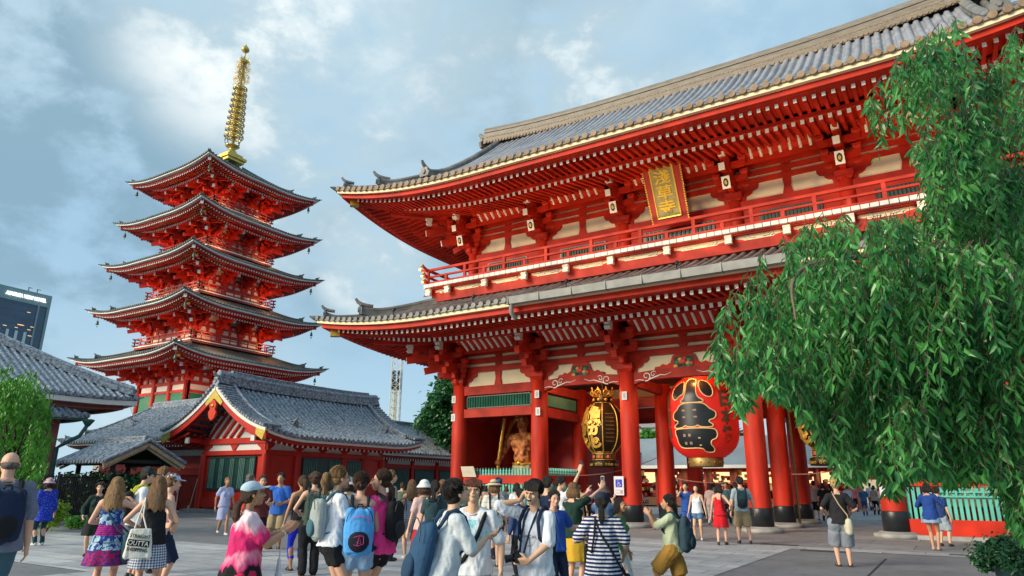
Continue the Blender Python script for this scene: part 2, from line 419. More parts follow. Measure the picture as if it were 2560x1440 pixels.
def build_gate():
    g = thing('temple_gate', 'huge vermilion two-storey temple gate with sweeping grey tiled roofs', 'temple gate', (GX, GY, 0))
    R1 = Roof(16.05, 9.1, 8.42, 2.15, 5.0, .25, .62, 7.0)
    R2 = Roof(15.75, 8.8, 14.72, 6.4, 8.8, .30, 1.0, 8.0)
    # ---- columns
    for ri, y in enumerate(ROWS):
        for ci, x in enumerate(CX6):
            m = MB(); m.lathe([(.385,.2),(.385,.9),(.38,3.5),(.36,6.1)], (x,y,0), 24); col = m.build('column', mat('column_paint', (.45,.022,.007), .6, .34, 1.6, .3, 24, spec=.3, stretch=(2.2,2.2,.35), detail=9), g)
            m = MB(); m.lathe([(.415,.19),(.415,.80),(.40,.83),(.386,.83)], (x,y,0), 24); m.build('black_sleeve', BLACK, col)
            m = MB(); m.lathe([(.72,0),(.72,.10),(.70,.13),(.60,.135),(.52,.2),(.2,.2)], (x,y,0), 28); m.build('foundation_stone', STONE, col)
    # ---- lower wall, front and back and sides
    lb = MB(); lc = MB()
    strips = [(6.70,6.96),(7.10,7.36),(7.50,7.74)]
    for y, s in ((-4.1,-1),(4.1,1)):
        wall_band(lb, lc, CX6, y, s, 6.03, 6.70, strips)
    for x, s in ((-11.05,-1),(11.05,1)): wall_band(lb, lc, ROWS, x, s, 6.03, 6.70, strips, axis=1)
    lb.build('wall_beams', RED, g); lc.build('plaster_panels', CREAM, g)
    # tie beams of the outer bays (front, back), inner cross beams
    def beam(nm, m_, *bx_):
        q = MB(); q.box(*bx_); return q.build(nm, m_, g)
    for i in (0, 4):
        for y in (-4.1, 4.1):
            beam('tie_beam', RED2, CX6[i], CX6[i+1], y-.17, y+.17, 5.62, 6.03); beam('tie_beam', RED2, CX6[i], CX6[i+1], y-.17, y+.17, 4.58, 4.97)
    for x in CX6: beam('tie_beam', RED2, x-.15, x+.15, -4.1, 4.1, 5.60, 6.01)
    for x in (-11.05, -6.7, 6.7, 11.05): beam('tie_beam', RED2, x-.15, x+.15, -4.1, 4.1, 4.50, 4.92)
    pb = MB()
    for x in (-6.7,-2.45,2.45,6.7):
        pass
    for i in (1,2,3):
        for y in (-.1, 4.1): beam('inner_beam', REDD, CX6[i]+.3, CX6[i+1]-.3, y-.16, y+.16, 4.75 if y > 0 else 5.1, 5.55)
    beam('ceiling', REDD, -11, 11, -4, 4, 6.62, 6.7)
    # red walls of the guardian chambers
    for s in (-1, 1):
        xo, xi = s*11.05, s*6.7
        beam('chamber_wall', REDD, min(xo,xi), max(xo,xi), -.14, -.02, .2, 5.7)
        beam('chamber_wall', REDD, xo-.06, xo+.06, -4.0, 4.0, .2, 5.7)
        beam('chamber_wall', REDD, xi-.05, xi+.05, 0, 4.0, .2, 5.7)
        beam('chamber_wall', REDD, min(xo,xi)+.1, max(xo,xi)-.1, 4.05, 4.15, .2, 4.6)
    # lattice windows over the outer bays + their side ones
    def lattice(u0, u1, w, z0, z1, axis, out):
        fr = MB()
        B = (lambda a,b,c,d,e,f,m: m.box(a,b,c,d,e,f)) if axis == 0 else (lambda a,b,c,d,e,f,m: m.box(c,d,a,b,e,f))
        B(u0,u1,w-.05,w+.05,z0,z0+.05,fr); B(u0,u1,w-.05,w+.05,z1-.05,z1,fr); B(u0,u0+.06,w-.05,w+.05,z0,z1,fr); B(u1-.06,u1,w-.05,w+.05,z0,z1,fr); 
        B(u0,u1,w+.045 if out < 0 else w-.06,w+.06 if out < 0 else w-.045,z0,z1,fr)
        o = fr.build('lattice_window', BLACK, g)
        sl = MB(); n = int((u1-u0-.1)/.145)
        for i in range(n):
            u = u0+.06+(u1-u0-.12)*(i+.5)/n
            if axis == 0: sl.prism([(-.05,0),(0,out*.05),(.05,0),(0,-out*.03)], (u, w, z0+.05), (1,0,0), (0,1,0), (0,0,1), z1-z0-.1)
            else: sl.prism([(-.05,0),(0,out*.05),(.05,0),(0,-out*.03)], (w, u, z0+.05), (0,1,0), (1,0,0), (0,0,1), z1-z0-.1)
        sl.build('slats', GREEND, o)
    for i in (0, 4): lattice(CX6[i]+.38, CX6[i+1]-.38, -4.1, 5.0, 5.59, 0, -1)
    lattice(-3.72, -.48, -6.7, 4.96, 5.58, 1, 1); lattice(-3.72, -.48, 6.7, 4.96, 5.58, 1, -1)
    # picket fences of the chambers
    def fence(u0, u1, w, axis):
        f = MB()
        B = (lambda a,b,c,d,e,f_: f.box(a,b,c,d,e,f_)) if axis == 0 else (lambda a,b,c,d,e,f_: f.box(c,d,a,b,e,f_))
        B(u0,u1,w-.16,w+.16,.10,.60); B(u0,u1,w-.12,w+.12,1.62,1.98)
        o = f.build('picket_fence', RED, g); p = MB(); n = int((u1-u0)/.155)
        for i in range(n):
            u = u0+(u1-u0)*(i+.5)/n
            prof = [(-.048,0),(.048,0),(.048,1.02),(-.048,1.02)]
            top = [(-.05,1.38),(.05,1.38),(.05,1.48),(.03,1.54),(.05,1.58),(.0,1.72),(-.05,1.58),(-.03,1.54),(-.05,1.48)]
            for pr in (prof, top):
                if axis == 0: p.prism(pr, (u, w-.03, .58), (1,0,0), (0,0,1), (0,1,0), .06)
                else: p.prism(pr, (w-.03, u, .58), (0,1,0), (0,0,1), (1,0,0), .06)
        p.build('pickets', GREEN, o)
        if u0 > 6 and axis == 0:
            s = MB()
            for z in (1.28, 1.42): s.box(u0+.9, u0+2.9, w-.12, w-.06, z, z+.05)
            for k in range(9): s.box(u0+.92+k*.24, u0+.97+k*.24, w-.125, w-.065, 1.28, 1.47)
            s.build('small_rack', GREEN, o)
        if u0 < -7 and axis == 0:
            s = MB(); s.prism([(0,0),(.75,0),(.66,.46),(-.05,.46)], (u0+.05, w-.2, 1.9), (1,0,0), (0,-.25,1), (0,-1,0), .03); s.build('notice_board', mat('pale_board', (.55,.50,.40), .7), o)
    for i in (0, 4): fence(CX6[i]+.36, CX6[i+1]-.36, -4.1, 0)
    fence(-3.72, -.48, -6.7, 1); fence(-3.72, -.48, 6.7, 1)
    for i in (0,4): 
        b = MB(); b.box(CX6[i]-.3, CX6[i+1]+.3, -4.55, 4.5, -.05, .12); b.build('plinth', STONE, g)
    # arched beams of the middle bays, white scrolls, frog-leg struts with painted carving
    for i in (1, 2, 3):
        x0, x1 = CX6[i]+.33, CX6[i+1]-.33; L = x1-x0; m = (x0+x1)/2
        b = MB(); N = 16; lo = []; hi = []
        for k in range(N+1):
            f = -1+2*k/N; x = m+f*L/2; hi.append((x, 6.03+.10*(1-f*f))); lo.append((x, 5.58+.16*max(0, 1-(abs(f))**6)))
        b.prism(lo+hi[::-1], (0, 4.1-.17, 0), (1,0,0), (0,0,1), (0,1,0), .34); b.build('arched_beam', RED2, g)
        b = MB(); b.prism(lo+hi[::-1], (0, -4.1-.17, 0), (1,0,0), (0,0,1), (0,1,0), .34)
        bo = b.build('arched_beam', RED2, g)
        sc = MB()
        for s in (-1, 1):
            def spiral(cx, cz, r0, turns, ph, dirn):
                return [(cx+dirn*r0*(1-t*.8)*cos(ph+turns*2*pi*t), -4.285, cz+r0*(1-t*.8)*sin(ph+turns*2*pi*t)) for t in [j/18 for j in range(19)]]
            ex = m+s*(L/2-.55)
            sc.tube(spiral(ex, 5.86, .20, 1.2, -pi*.6, -s), [.028-.012*j/18 for j in range(19)], 5)
            sc.tube(spiral(ex-s*.30, 5.93, .13, 1.0, pi*.2, -s), .018, 5)
            sc.tube([(ex-s*.1,-4.285,5.72),(ex-s*.35,-4.285,5.80),(ex-s*.6,-4.285,5.88),(ex-s*.8,-4.285,5.86),(ex-s*1.05,-4.285,5.95)], [.03,.03,.022,.016,.008], 5)
            sc.tube([(ex+s*.1,-4.285,5.70),(ex+s*.3,-4.285,5.74),(ex+s*.5,-4.285,5.72)], [.02,.02,.012], 5)
        sc.build('scroll_painting', WHITE, bo)
        k = MB()
        pr = [(-1.25,0),(-1.2,.12),(-1.0,.13),(-.88,.22),(-.72,.16),(-.55,.25),(-.46,.50),(-.30,.62),(-.2,.68),(.2,.68),(.30,.62),(.46,.50),(.55,.25),(.72,.16),(.88,.22),(1.0,.13),(1.2,.12),(1.25,0)]
        sc_ = .9 if i != 2 else 1.0
        pr = [(a*sc_, b) for a, b in pr]
        k.prism(pr, (m, -4.22, 6.10), (1,0,0), (0,0,1), (0,1,0), .1); ko = k.build('frog_leg_strut', RED, g)
        c = MB(); 
        for j, mi in enumerate((0,1,2,0,3,1,0,2,1,0,3,2)):
            c.m = mi; a = j*pi/11; rr = .30 if j % 2 else .18
            c.ball((m+rr*cos(a)*1.1, -4.24, 6.18+.36*sin(a)*(.8 if j % 2 else .55)), .085, 8, (1.2,.35,1))
        c.m = 1; c.ball((m, -4.25, 6.36), .12, 8, (1.2,.5,1)); c.m = 3; c.box(m-.4, m+.4, -4.235, -4.222, 6.13, 6.55)
        c.build('painted_carving', [mat('carving_green',(.05,.22,.10),.6), mat('carving_red',(.6,.05,.04),.5), mat('carving_gold',(.6,.36,.08),.5), mat('carving_dark',(.03,.06,.04),.7)], ko)
    # ---- brackets, lower (front, back, sides, corners)
    def bset(x, y, z0, out, **kw):
        m = MB(); bracket_set(m, (x, y), z0, out, **kw); return m.build('bracket_set', RM, g)
    for x in CX6:
        bset(x, -4.1, 6.1, (0,-1), z_tail=6.9, tw=0)
    for x in CX6[::5]: bset(x, 4.1, 6.1, (0,1), z_tail=6.9)
    for s in (-1, 1):
        for y in ROWS: bset(s*11.05, y, 6.1, (s,0), z_tail=6.9)
    for sx in (-1, 1):
        for sy in (-1, 1):
            o = bset(sx*11.05, sy*4.1, 6.1, (sx,sy), proj=2.25, diag=True, z_tail=6.95)
    # purlin, cove
    pm = MB()
    for y0, s in ((-4.1,-1),(4.1,1)):
        pm.bar((-12.7, y0+s*1.6, 8.12), (12.7, y0+s*1.6, 8.12), .26, .34); pm.bar((-11.9, y0+s*.75, 7.62), (11.9, y0+s*.75, 7.62), .2, .24)
        for i in range(5): 
            if s < 0 or i in (0,): cove(pm, CX6[i]+.6, CX6[i+1]-.6, y0+s*.8, 7.66, y0+s*1.5, 8.05)
    for x0, s in ((-11.05,-1),(11.05,1)):
        pm.bar((x0+s*1.6, -5.7, 8.12), (x0+s*1.6, 5.7, 8.12), .26, .34); pm.bar((x0+s*.75, -4.9, 7.62), (x0+s*.75, 4.9, 7.62), .2, .24)
        for i in range(2): cove(pm, ROWS[i]+.6, ROWS[i+1]-.6, x0+s*.8, 7.66, x0+s*1.5, 8.05, axis=1)
    pm.build('purlins_and_cove', RM, g)
    # ---- eaves function
    def eaves(R, dz, name, d_f=.62, d_b=1.8, d_in=3.6):
        r = MB()
        for k in range(4):
            # flying rafters then base rafters
            rafters(r, R, k, d_f, dz-.52, d_b+.5, dz-.40, .30, .12, .15)
            rafters(r, R, k, d_b, dz-.74, d_in+1.4, dz-.02, .30, .13, .16)
            # kayaoi on the rafters
            eave_strip(r, R, k, d_f-.10, dz-.43, dz-.20, .22)
            eave_strip(r, R, k, d_b-.06, dz-.65, dz-.50, .18)
            soffit(r, R, k, d_f, dz-.42, d_b+.1, dz-.34); soffit(r, R, k, d_b, dz-.62, d_in+1.5, dz+.10)
        ro = r.build('rafters', RM, g)
        f = MB()
        for k in range(4): eave_strip(f, R, k, .24, dz-.42, dz-.19, .5)
        f.build('fascia_board', RED, g)
        f = MB()
        for k in range(4): eave_strip(f, R, k, .07, dz-.20, dz-.05, .5)
        f.build('white_eave_board', CREAM, g)
        # corner beams with gold caps
        for sx in (-1, 1):
            for sy in (-1, 1):
                h = MB()
                def P(d, z): return Vector((sx*(R.a-d), sy*(R.b-d), R.z0+z+R.corner(sx*R.a, sy*R.b)*max(0, 1-max(0,d-.6)/R.L)))
                h.m = 0; h.bar(P(3.2, dz-.35), P(.62, dz-.58), .3, .42); h.bar(P(5.2, dz-.35), P(2.0, dz-.78), .3, .4, endm=2)
                h.m = 2; h.bar(P(.85, dz-.57), P(.55, dz-.60), .33, .45)
                h.build('corner_beam', RM, g)
    eaves(R1, 0., 'lower')
    t = MB()
    for k in range(4): tile_side(t, R1, k, .36, 5.2, 6, r=.105, disc=0, base_th=.05)
    lo = t.build('lower_roof', [TILE], g)
    for cc in ((1,1),(1,-1),(-1,1),(-1,-1)): h = MB(); hip_ridges(h, R1, 5.0, .34, .34, .30, .72, corners=(cc,)); h.build('corner_ridge', TILE, lo)
    gt = MB(); gt.box(-5.1, 5.1, -9.22, -9.06, 8.34, 8.36)
    gt = MB()
    gt.prism([(0,0),(.2,0),(.24,.28),(-.04,.28)], (-5.1, -9.34, 8.22), (0,1,0), (0,0,1), (1,0,0), 10.2)
    for k in range(8): gt.box(-5.1+k*1.36, -5.06+k*1.36, -9.40, -9.1, 8.2, 8.52)
    gt.tube([(-5.0,-9.22,8.3),(-5.0,-9.22,7.9),(-5.0,-8.9,7.75)], .09, 8)
    gt.build('gutter', mat('gutter_metal', (.27,.27,.25), .6, .15), g)
    # ---- upper storey
    UX = [-10.7, -6.6, -2.45, 2.45, 6.6, 10.7]; UY = 3.75
    UR = [-UY, 0, UY]
    b = MB(); c = MB()
    st2 = [(13.46,13.66),(13.79,14.0),(14.12,14.40)]
    for y, s in ((-UY,-1),(UY,1)): wall_band(b, c, UX, y, s, 12.74, 13.46, st2)
    for x, s in ((-10.7,-1),(10.7,1)): wall_band(b, c, UR, x, s, 12.74, 13.46, st2, axis=1)
    for y, s in ((-UY,-1),(UY,1)): b.box(-10.8, 10.8, y-.16, y+.16, 12.42, 12.74); b.box(-10.7, 10.7, y-.06, y+.06, 10.9, 12.42)
    for x, s in ((-10.7,-1),(10.7,1)): b.box(x-.16, x+.16, -UY, UY, 12.42, 12.74); b.box(x-.06, x+.06, -UY, UY, 10.9, 12.42)
    b.build('upper_wall', RED, g); c.build('upper_plaster_panels', CREAM, g)
    for x in UX:
        for y in (-UY, UY):
            m = MB(); m.lathe([(.30,10.8),(.29,12.9)], (x,y,0), 16); m.build('upper_column', RED, g)
    for i in range(5):
        w = MB(); x0, x1 = UX[i]+.9, UX[i+1]-.9; w.box(x0, x1, -UY-.12, -UY-.02, 11.3, 12.2); wo = w.build('window', BLACK, g)
        w = MB(); n = 16
        for k in range(n): xx = x0+.08+(x1-x0-.16)*(k+.5)/n; w.box(xx-.04, xx+.04, -UY-.17, -UY-.118, 11.34, 12.16)
        w.build('slats', mat('dark_green_slat', (.02,.07,.045), .6), wo)
    for x in UX: bset(x, -UY, 12.8, (0,-1), step=.40, proj=1.4, z_tail=13.42, emblem=True)
    for x in UX[::5]: bset(x, UY, 12.8, (0,1), step=.40, proj=1.4, z_tail=13.42)
    for s in (-1, 1):
        for y in UR: bset(s*10.7, y, 12.8, (s,0), step=.40, proj=1.4, z_tail=13.42, emblem=False)
        for sy in (-1, 1): bset(s*10.7, sy*UY, 12.8, (s,sy), step=.40, proj=2.1, diag=True, z_tail=13.5)
    pm = MB()
    for y0, s in ((-UY,-1),(UY,1)):
        pm.bar((-12.3, y0+s*1.45, 14.72), (12.3, y0+s*1.45, 14.72), .26, .36); pm.bar((-11.5, y0+s*.7, 14.2), (11.5, y0+s*.7, 14.2), .2, .24)
        for i in range(5): cove(pm, UX[i]+.6, UX[i+1]-.6, y0+s*.75, 14.26, y0+s*1.36, 14.66)
    for x0, s in ((-10.7,-1),(10.7,1)):
        pm.bar((x0+s*1.45, -5.2, 14.72), (x0+s*1.45, 5.2, 14.72), .26, .36); pm.bar((x0+s*.7, -4.5, 14.2), (x0+s*.7, 4.5, 14.2), .2, .24)
        for i in range(2): cove(pm, UR[i]+.6, UR[i+1]-.6, x0+s*.75, 14.26, x0+s*1.36, 14.66, axis=1)
    pm.build('upper_purlins_and_cove', RM, g)
    eaves(R2, 0., 'upper')
    # upper roof: full slopes between the gables, hips outside
    XG = 12.0
    t = MB()
    for k in (0, 2): tile_side(t, R2, k, .38, 8.75, 14, r=.12, disc=1, base_th=.05, gable=XG)
    for k in (1, 3): tile_side(t, R2, k, .38, R2.a-XG+.3, 6, r=.12, disc=1, base_th=.05)
    up = t.build('upper_roof', [TILEB, TBRN], g)
    for cc in ((1,1),(1,-1),(-1,1),(-1,-1)): h = MB(); hip_ridges(h, R2, R2.a-XG, .36, .38, .40, .72, corners=(cc,)); h.build('corner_ridge', TILE, up)
    for sx in (-1, 1):
        for sy in (-1, 1):
            h = MB(); pts = []
            for i in range(15):
                d = 2.3+(8.5-2.3)*i/14; y = sy*(R2.b-d); x = sx*(XG-.35+.25*(1-i/14)); z = R2.prof(d)+.03+max(0, 1-i/4)**2*.35
                pts.append((x, y, z))
            sweep_ridge(h, pts, .42, .46)
            horn(h, Vector(pts[0])+Vector((0,0,.05)), (0, sy, 0), .62, .34)
            # verge rows
            pts = [(sx*(XG+.32), sy*(R2.b-d), R2.prof(d)+.0-.05) for d in [3.4+(8.7-3.4)*i/10 for i in range(11)]]
            h.tube(pts, .14, 8); h.build('descending_ridge', TILE, up)
    r = MB(); pts = [(x, 0, R2.prof(8.8)-.45+.50*(abs(x)/12.5)**3) for x in [-12.6+25.2*i/24 for i in range(25)]]
    sweep_ridge(r, pts, .95, 1.2)
    r.m = 1
    for i in range(118):
        x = -12.4+i*.21; z = R2.prof(8.8)-.45+.50*(abs(x)/12.5)**3
        r.prism([(.09*cos(a), .09*sin(a)) for a in [j*pi/4 for j in range(8)]], (x, -.53, z+.10), (1,0,0), (0,0,1), (0,1,0), .08)
        r.prism([(.07*cos(a), .05*sin(a)) for a in [j*pi/4 for j in range(8)]], (x, -.49, z+.40), (1,0,0), (0,0,1), (0,1,0), .06)
    r.m = 0
    for s in (-1, 1): horn(r, (s*12.75, 0, R2.prof(8.8)+.0), (s,0,0), .9, .55)
    r.build('main_ridge', [mat('ridge_tile', (.20,.175,.14), .55, .25, 2., .2, 14, stretch=(1,1,6)), TBRN], up)
    ga = MB()
    for s in (-1, 1): ga.prism([(-5.2,0),(5.2,0),(0,4.0)], (s*(XG-.1), 0, R2.prof(8.8)-4.0-.3), (0,1,0), (0,0,1), (s,0,0), .1)
    ga.build('gable_board', RED, up)
    # ---- balcony
    bb = MB(); DB = 1.4; bx0, by0 = 11.05+DB, 4.1+DB
    for sx in (0,):
        bb.box(-12.2, 12.2, -5.2, 5.2, 10.2, 10.60)
        bb.box(-bx0+.05, bx0-.05, -by0+.05, by0-.05, 10.84, 10.90)
        bb.box(-bx0+.10, bx0-.10, -by0+.12, by0-.12, 10.80, 10.84)
    bal = bb.build('balcony', RED2, g)
    p = MB(); n = int(2*bx0/.30)
    for i in range(n):
        for s in (-1, 1): p.box(-bx0+2*bx0*i/n+.014, -bx0+2*bx0*(i+1)/n-.014, s*by0-.06, s*by0+.06, 10.89, 11.05)
    n = int(2*by0/.30)
    for i in range(n):
        for s in (-1, 1): p.box(s*bx0-.06, s*bx0+.06, -by0+2*by0*i/n+.012, -by0+2*by0*(i+1)/n-.012, 10.86, 11.06)
    p.build('plank_ends', mat('grey_white_paint', (.56,.56,.54), .6, .15, 3), bal)
    cp = MB(); cp.box(-12.18, 12.18, -5.17, 5.17, 10.60, 10.80); cp.build('plaster_band', CREAM, bal)
    ns = MB(); xs = sorted(set(CX6+[(CX6[i]+CX6[i+1])/2 for i in range(5)]+[-12.2, 12.2]))
    for x in xs:
        for s in (-1, 1):
            ns = MB(); ns.m = 0; ns.box(x-.13, x+.13, min(s*5.1, s*5.40), max(s*5.1, s*5.40), 10.55, 10.82)
            ns.prism([(-.55,0),(.55,0),(.48,.08),(.2,.12),(.2,.24),(-.2,.24),(-.2,.12),(-.48,.08)], (x, s*5.15, 10.56), (1,0,0), (0,0,1), (0,s,0), .06)
            ns.m = 1; ns.prism([(0,0),(.16,.0),(.2,.1),(.12,.17),(.22,.27),(.12,.34),(0,.34)], (x-.13, s*5.38, 10.48), (0,s,0), (0,0,1), (1,0,0), .26)
            ns.build('bracket_nose', RM, bal)
    ns = MB()
    for i in range(len(xs)-1):
        for s_ in (1, -1):
            x = xs[i]+.62 if s_ > 0 else xs[i+1]-.62
            ns = MB(); ns.m = 1; ns.tube([(x+s_*.0,-5.20,10.66),(x-s_*.1,-5.20,10.70),(x-s_*.08,-5.20,10.78),(x+s_*.02,-5.20,10.78),(x+s_*.06,-5.20,10.70),(x+s_*.3,-5.20,10.68)], .022, 5)
            ns.build('white_scroll', RM, bal)
    r = MB(); ry = by0-.12; rx = bx0-.12
    for s in (-1, 1):
        for z, h, e in ((11.14,.10,.25),(11.46,.08,.3),(11.82,.11,.45)):
            r.m = 0
            r.bar((-rx-e*.4, s*ry, z), (rx+e*.4, s*ry, z), .12, h); r.bar((s*rx, -ry-e*.4, z), (s*rx, ry+e*.4, z), .12, h)
            for q in (-1, 1):
                r.m = 0; r.bar((q*(rx+e*.35), s*ry, z), (q*(rx+e), s*ry, z+.10), .10, h*.9); r.bar((s*rx, q*(ry+e*.35), z), (s*rx, q*(ry+e), z+.10), .10, h*.9)
                r.m = 2; r.bar((q*(rx+e), s*ry, z+.10), (q*(rx+e+.12), s*ry, z+.14), .13, h); r.bar((s*rx, q*(ry+e), z+.10), (s*rx, q*(ry+e+.12), z+.14), .13, h)
        r.m = 0
        n = 22
        for i in range(n+1):
            x = -rx+2*rx*i/n; big = i % 2 == 0
            r.box(x-.07, x+.07, s*ry-.05, s*ry+.05, 11.06, 11.80 if big else 11.44)
        for i in range(10): y = -ry+2*ry*i/9; r.box(s*rx-.05, s*rx+.05, y-.07, y+.07, 11.06, 11.80 if i % 2 == 0 else 11.44)
    r.build('railing', [RED2]+RM[1:], bal)
    return g
GATE = build_gate()
# ------------------------------------------------------------------ five-storey pagoda
def build_pagoda():
    px, py = -58.13, 38.22
    g = thing('pagoda', 'tall red five-storey pagoda with a golden ringed spire, left of the gate', 'pagoda', (px, py, 0))
    PR = mat('pagoda_red', (.42,.018,.008), .6, .25, 1.5); PM = [PR, WPLAS, GOLD, BLACK]
    W = [7.95, 7.45, 7.15, 6.75, 6.45]; ZC = [12.25, 16.75, 21.15, 25.4, 29.75]; B = [3.55, 3.4, 3.15, 2.85, 2.55]
    m = MB(); m.box(-5.5, 5.5, -5.5, 5.5, 0, 5.2); m.build('base', STONE, g)
    for t in range(5):
        w, b = W[t], B[t]; zf = 5.2 if t == 0 else ZC[t-1]+1.25
        z0 = ZC[t]-.62; nb = B[t+1] if t < 4 else 0.6
        rise = 1.75 if t < 4 else 3.45
        lim = w-nb if t < 4 else w-.55
        R = Roof(w, w, z0, rise, lim, .35, .62, 5.)
        st = MB(); zt = z0-1.75      # top of the wall / start of brackets
        # body
        st.m = 1; st.box(-b, b, -b, b, zf, z0+.6); st.m = 0
        for k in range(4):
            for i in range(4):
                q = -b+2*b*i/3; x, y = ((q,-b),(b,q),(-q,b),(-b,-q))[k]
                st.tube([(x,y,zf),(x,y,zt+.2)], .2 if t else .27, 10)
        for s in (-1, 1):
            for z, h in ((zt, .26), (zt-.75, .22), (zt+.62, .16), (zt+1.02,.16)):
                st.bar((-b-.25, s*(b+.03), z), (b+.25, s*(b+.03), z), .2, h); st.bar((s*(b+.03), -b-.25, z), (s*(b+.03), b+.25, z), .2, h)
        st.build('storey_walls', PM, g)
        # doors and green windows
        for k in (0, 1):
            for i in range(3):
                q = -b+2*b*(i+.5)/3; hw = b/3-.34; za, zb = (zt-2.9, zt-.9) if t == 0 else (zf+.3, zt-.88)
                if zb-za < .25: continue
                mm = MB()
                if k == 0: mm.box(q-hw, q+hw, -b-.08, -b+.02, za, zb)
                else: mm.box(b-.02, b+.08, q-hw, q+hw, za, zb)
                mm.build('door' if i == 1 else 'window', REDD if i == 1 and t else mat('green_panel', (.01,.16,.09), .5), g)
        # brackets
        br = MB()
        for k in range(4):
            n = ((0,-1),(1,0),(0,1),(-1,0))[k]
            for i in range(4):
                q = -b+2*b*i/3; x, y = ((q,-b),(b,q),(-q,b),(-b,-q))[k]
                bracket_set(br, (x, y), zt+.12, n, proj=1.75, step=.36, z_tail=zt+.75)
        for sx in (-1,1):
            for sy in (-1,1): bracket_set(br, (sx*b, sy*b), zt+.12, (sx,sy), proj=2.6, step=.36, diag=True, z_tail=zt+.75)
        for s in (-1, 1):
            br.m = 0
            br.bar((-b-2.4, s*(b+1.75), z0-.30), (b+2.4, s*(b+1.75), z0-.30), .22, .26); br.bar((s*(b+1.75), -b-2.4, z0-.30), (s*(b+1.75), b+2.4, z0-.30), .22, .26)
            # struts with white panels between brackets
            for i in range(3):
                q = -b+2*b*(i+.5)/3
                for j in (0, 1):
                    zz = zt+.14+.42*j
                    br.prism([(-.09,0),(.09,0),(.16,.36),(-.16,.36)], (q, s*(b+.02), zz), (1,0,0), (0,0,1), (0,s,0), .1)
                    br.prism([(-.09,0),(.09,0),(.16,.36),(-.16,.36)], (s*(b+.02), q, zz), (0,1,0), (0,0,1), (s,0,0), .1)
        br.build('brackets', PM, g)
        # eaves
        r = MB()
        for k in range(4):
            rafters(r, R, k, .50, -.42, 1.7, -.32, .27, .135, .16)
            rafters(r, R, k, 1.45, -.60, w-b, .05, .27, .135, .16)
            eave_strip(r, R, k, .42, -.36, -.16, .2); eave_strip(r, R, k, 1.38, -.53, -.40, .16)
            soffit(r, R, k, .5, -.33, 1.5, -.24); soffit(r, R, k, 1.45, -.48, w-b+.1, .16)
        r.m = 1
        for k in range(4): eave_strip(r, R, k, .08, -.17, -.02, .5)
        for sx in (-1, 1):
            for sy in (-1, 1):
                def P(d, z): return Vector((sx*(R.a-d), sy*(R.b-d), R.z0+z+R.corner(sx*R.a, sy*R.b)*max(0, 1-max(0,d-.4)/R.L)))
                r.m = 0; r.bar(P(2.4,-.30), P(.45,-.46), .26, .34, endm=1); r.bar(P(4.2,-.1), P(1.4,-.62), .26, .34, endm=2)
        r.build('rafters', PM, g)
        tl = MB()
        for k in range(4): tile_side(tl, R, k, .30, lim, 5 if t < 4 else 8, r=.075, disc=0, base_th=.03)
        ro = tl.build('roof', [TILEG], g)
        for cc in ((1,1),(1,-1),(-1,1),(-1,-1)): h = MB(); hip_ridges(h, R, lim-.3, .26, .24, .36, .42, corners=(cc,), ext=.2); h.build('corner_ridge', TILEG, ro)
        for sx, sy in ((1,-1),(-1,-1),(1,1),(-1,1)):
            bl = MB(); z = ZC[t]-.75; x, y = sx*(w-.75), sy*(w-.75)
            bl.tube([(x,y,z+.1),(x,y,z-.22)], .02, 5); bl.lathe([(.05,0),(.09,-.05),(.11,-.26),(.15,-.36),(.02,-.36)], (x,y,z-.2), 10); bl.box(x-.07,x+.07,y-.01,y+.01,z-.8,z-.66); bl.build('wind_bell', BRONZE, g)
        # balcony
        if t > 0:
            q = (4.3, 4.0, 3.6, 3.25)[t-1]; zb = zf-.02
            rl = MB(); rl.m = 0; rl.box(-q, q, -q, q, zb-.25, zb-.1)
            rl.m = 1; rl.box(-q-.04, q+.04, -q-.04, q+.04, zb-.08, zb); rl.m = 0
            for s in (-1, 1):
                for z in (.12, .42, .74):
                    e = .25
                    rl.bar((-q-e, s*q, zb+z), (q+e, s*q, zb+z), .08, .08); rl.bar((s*q, -q-e, zb+z), (s*q, q+e, zb+z), .08, .08)
                n = 9
                for i in range(n+1):
                    u = -q+2*q*i/n; rl.box(u-.04, u+.04, s*q-.04, s*q+.04, zb, zb+.74); rl.box(s*q-.04, s*q+.04, u-.04, u+.04, zb, zb+.74)
            rl.build('balcony_railing', [mat('dull_red_rail', (.22,.03,.03), .6), WPLAS], g)
    # spire
    SG = mat('spire_gold', (.56,.40,.10), .38, .2, 3, metal=.6)
    zb = 33.15
    m = MB(); m.box(-.95,.95,-.95,.95,zb-.3,zb); m.box(-1.1,1.1,-1.1,1.1,zb,zb+.28); m.box(-.8,.8,-.8,.8,zb+.28,zb+.62)
    m.lathe([(.62,.62),(.60,.8),(.45,1.05),(.28,1.2),(.30,1.35),(.55,1.55),(.72,1.62),(.55,1.66),(.16,1.75),(.11,12.2)], (0,0,zb), 16)
    sp = m.build('spire', SG, g)
    for i in range(9):
        z = zb+2.75+i*.70; r = .95-.030*i; rg = MB(); N = 20
        for k in range(N):
            a = 2*pi*k/N; a2 = 2*pi*(k+1)/N
            rg.bar((r*cos(a), r*sin(a), z), (r*cos(a2), r*sin(a2), z), .04, .13)
            rg.bar((.62*r*cos(a), .62*r*sin(a), z), (.62*r*cos(a2), .62*r*sin(a2), z), .05, .08)
        for k in range(8):
            a = 2*pi*k/8; rg.bar((.15*cos(a), .15*sin(a), z), (r*cos(a), r*sin(a), z), .06, .12)
        for k in range(4):
            a = 2*pi*k/4+.4; rg.lathe([(.01,0),(.05,-.02),(.07,-.2),(.01,-.2)], (r*1.02*cos(a), r*1.02*sin(a), z-.1), 6)
        rg.lathe([(.24,-.16),(.28,0),(.24,.16)], (0,0,z), 12)
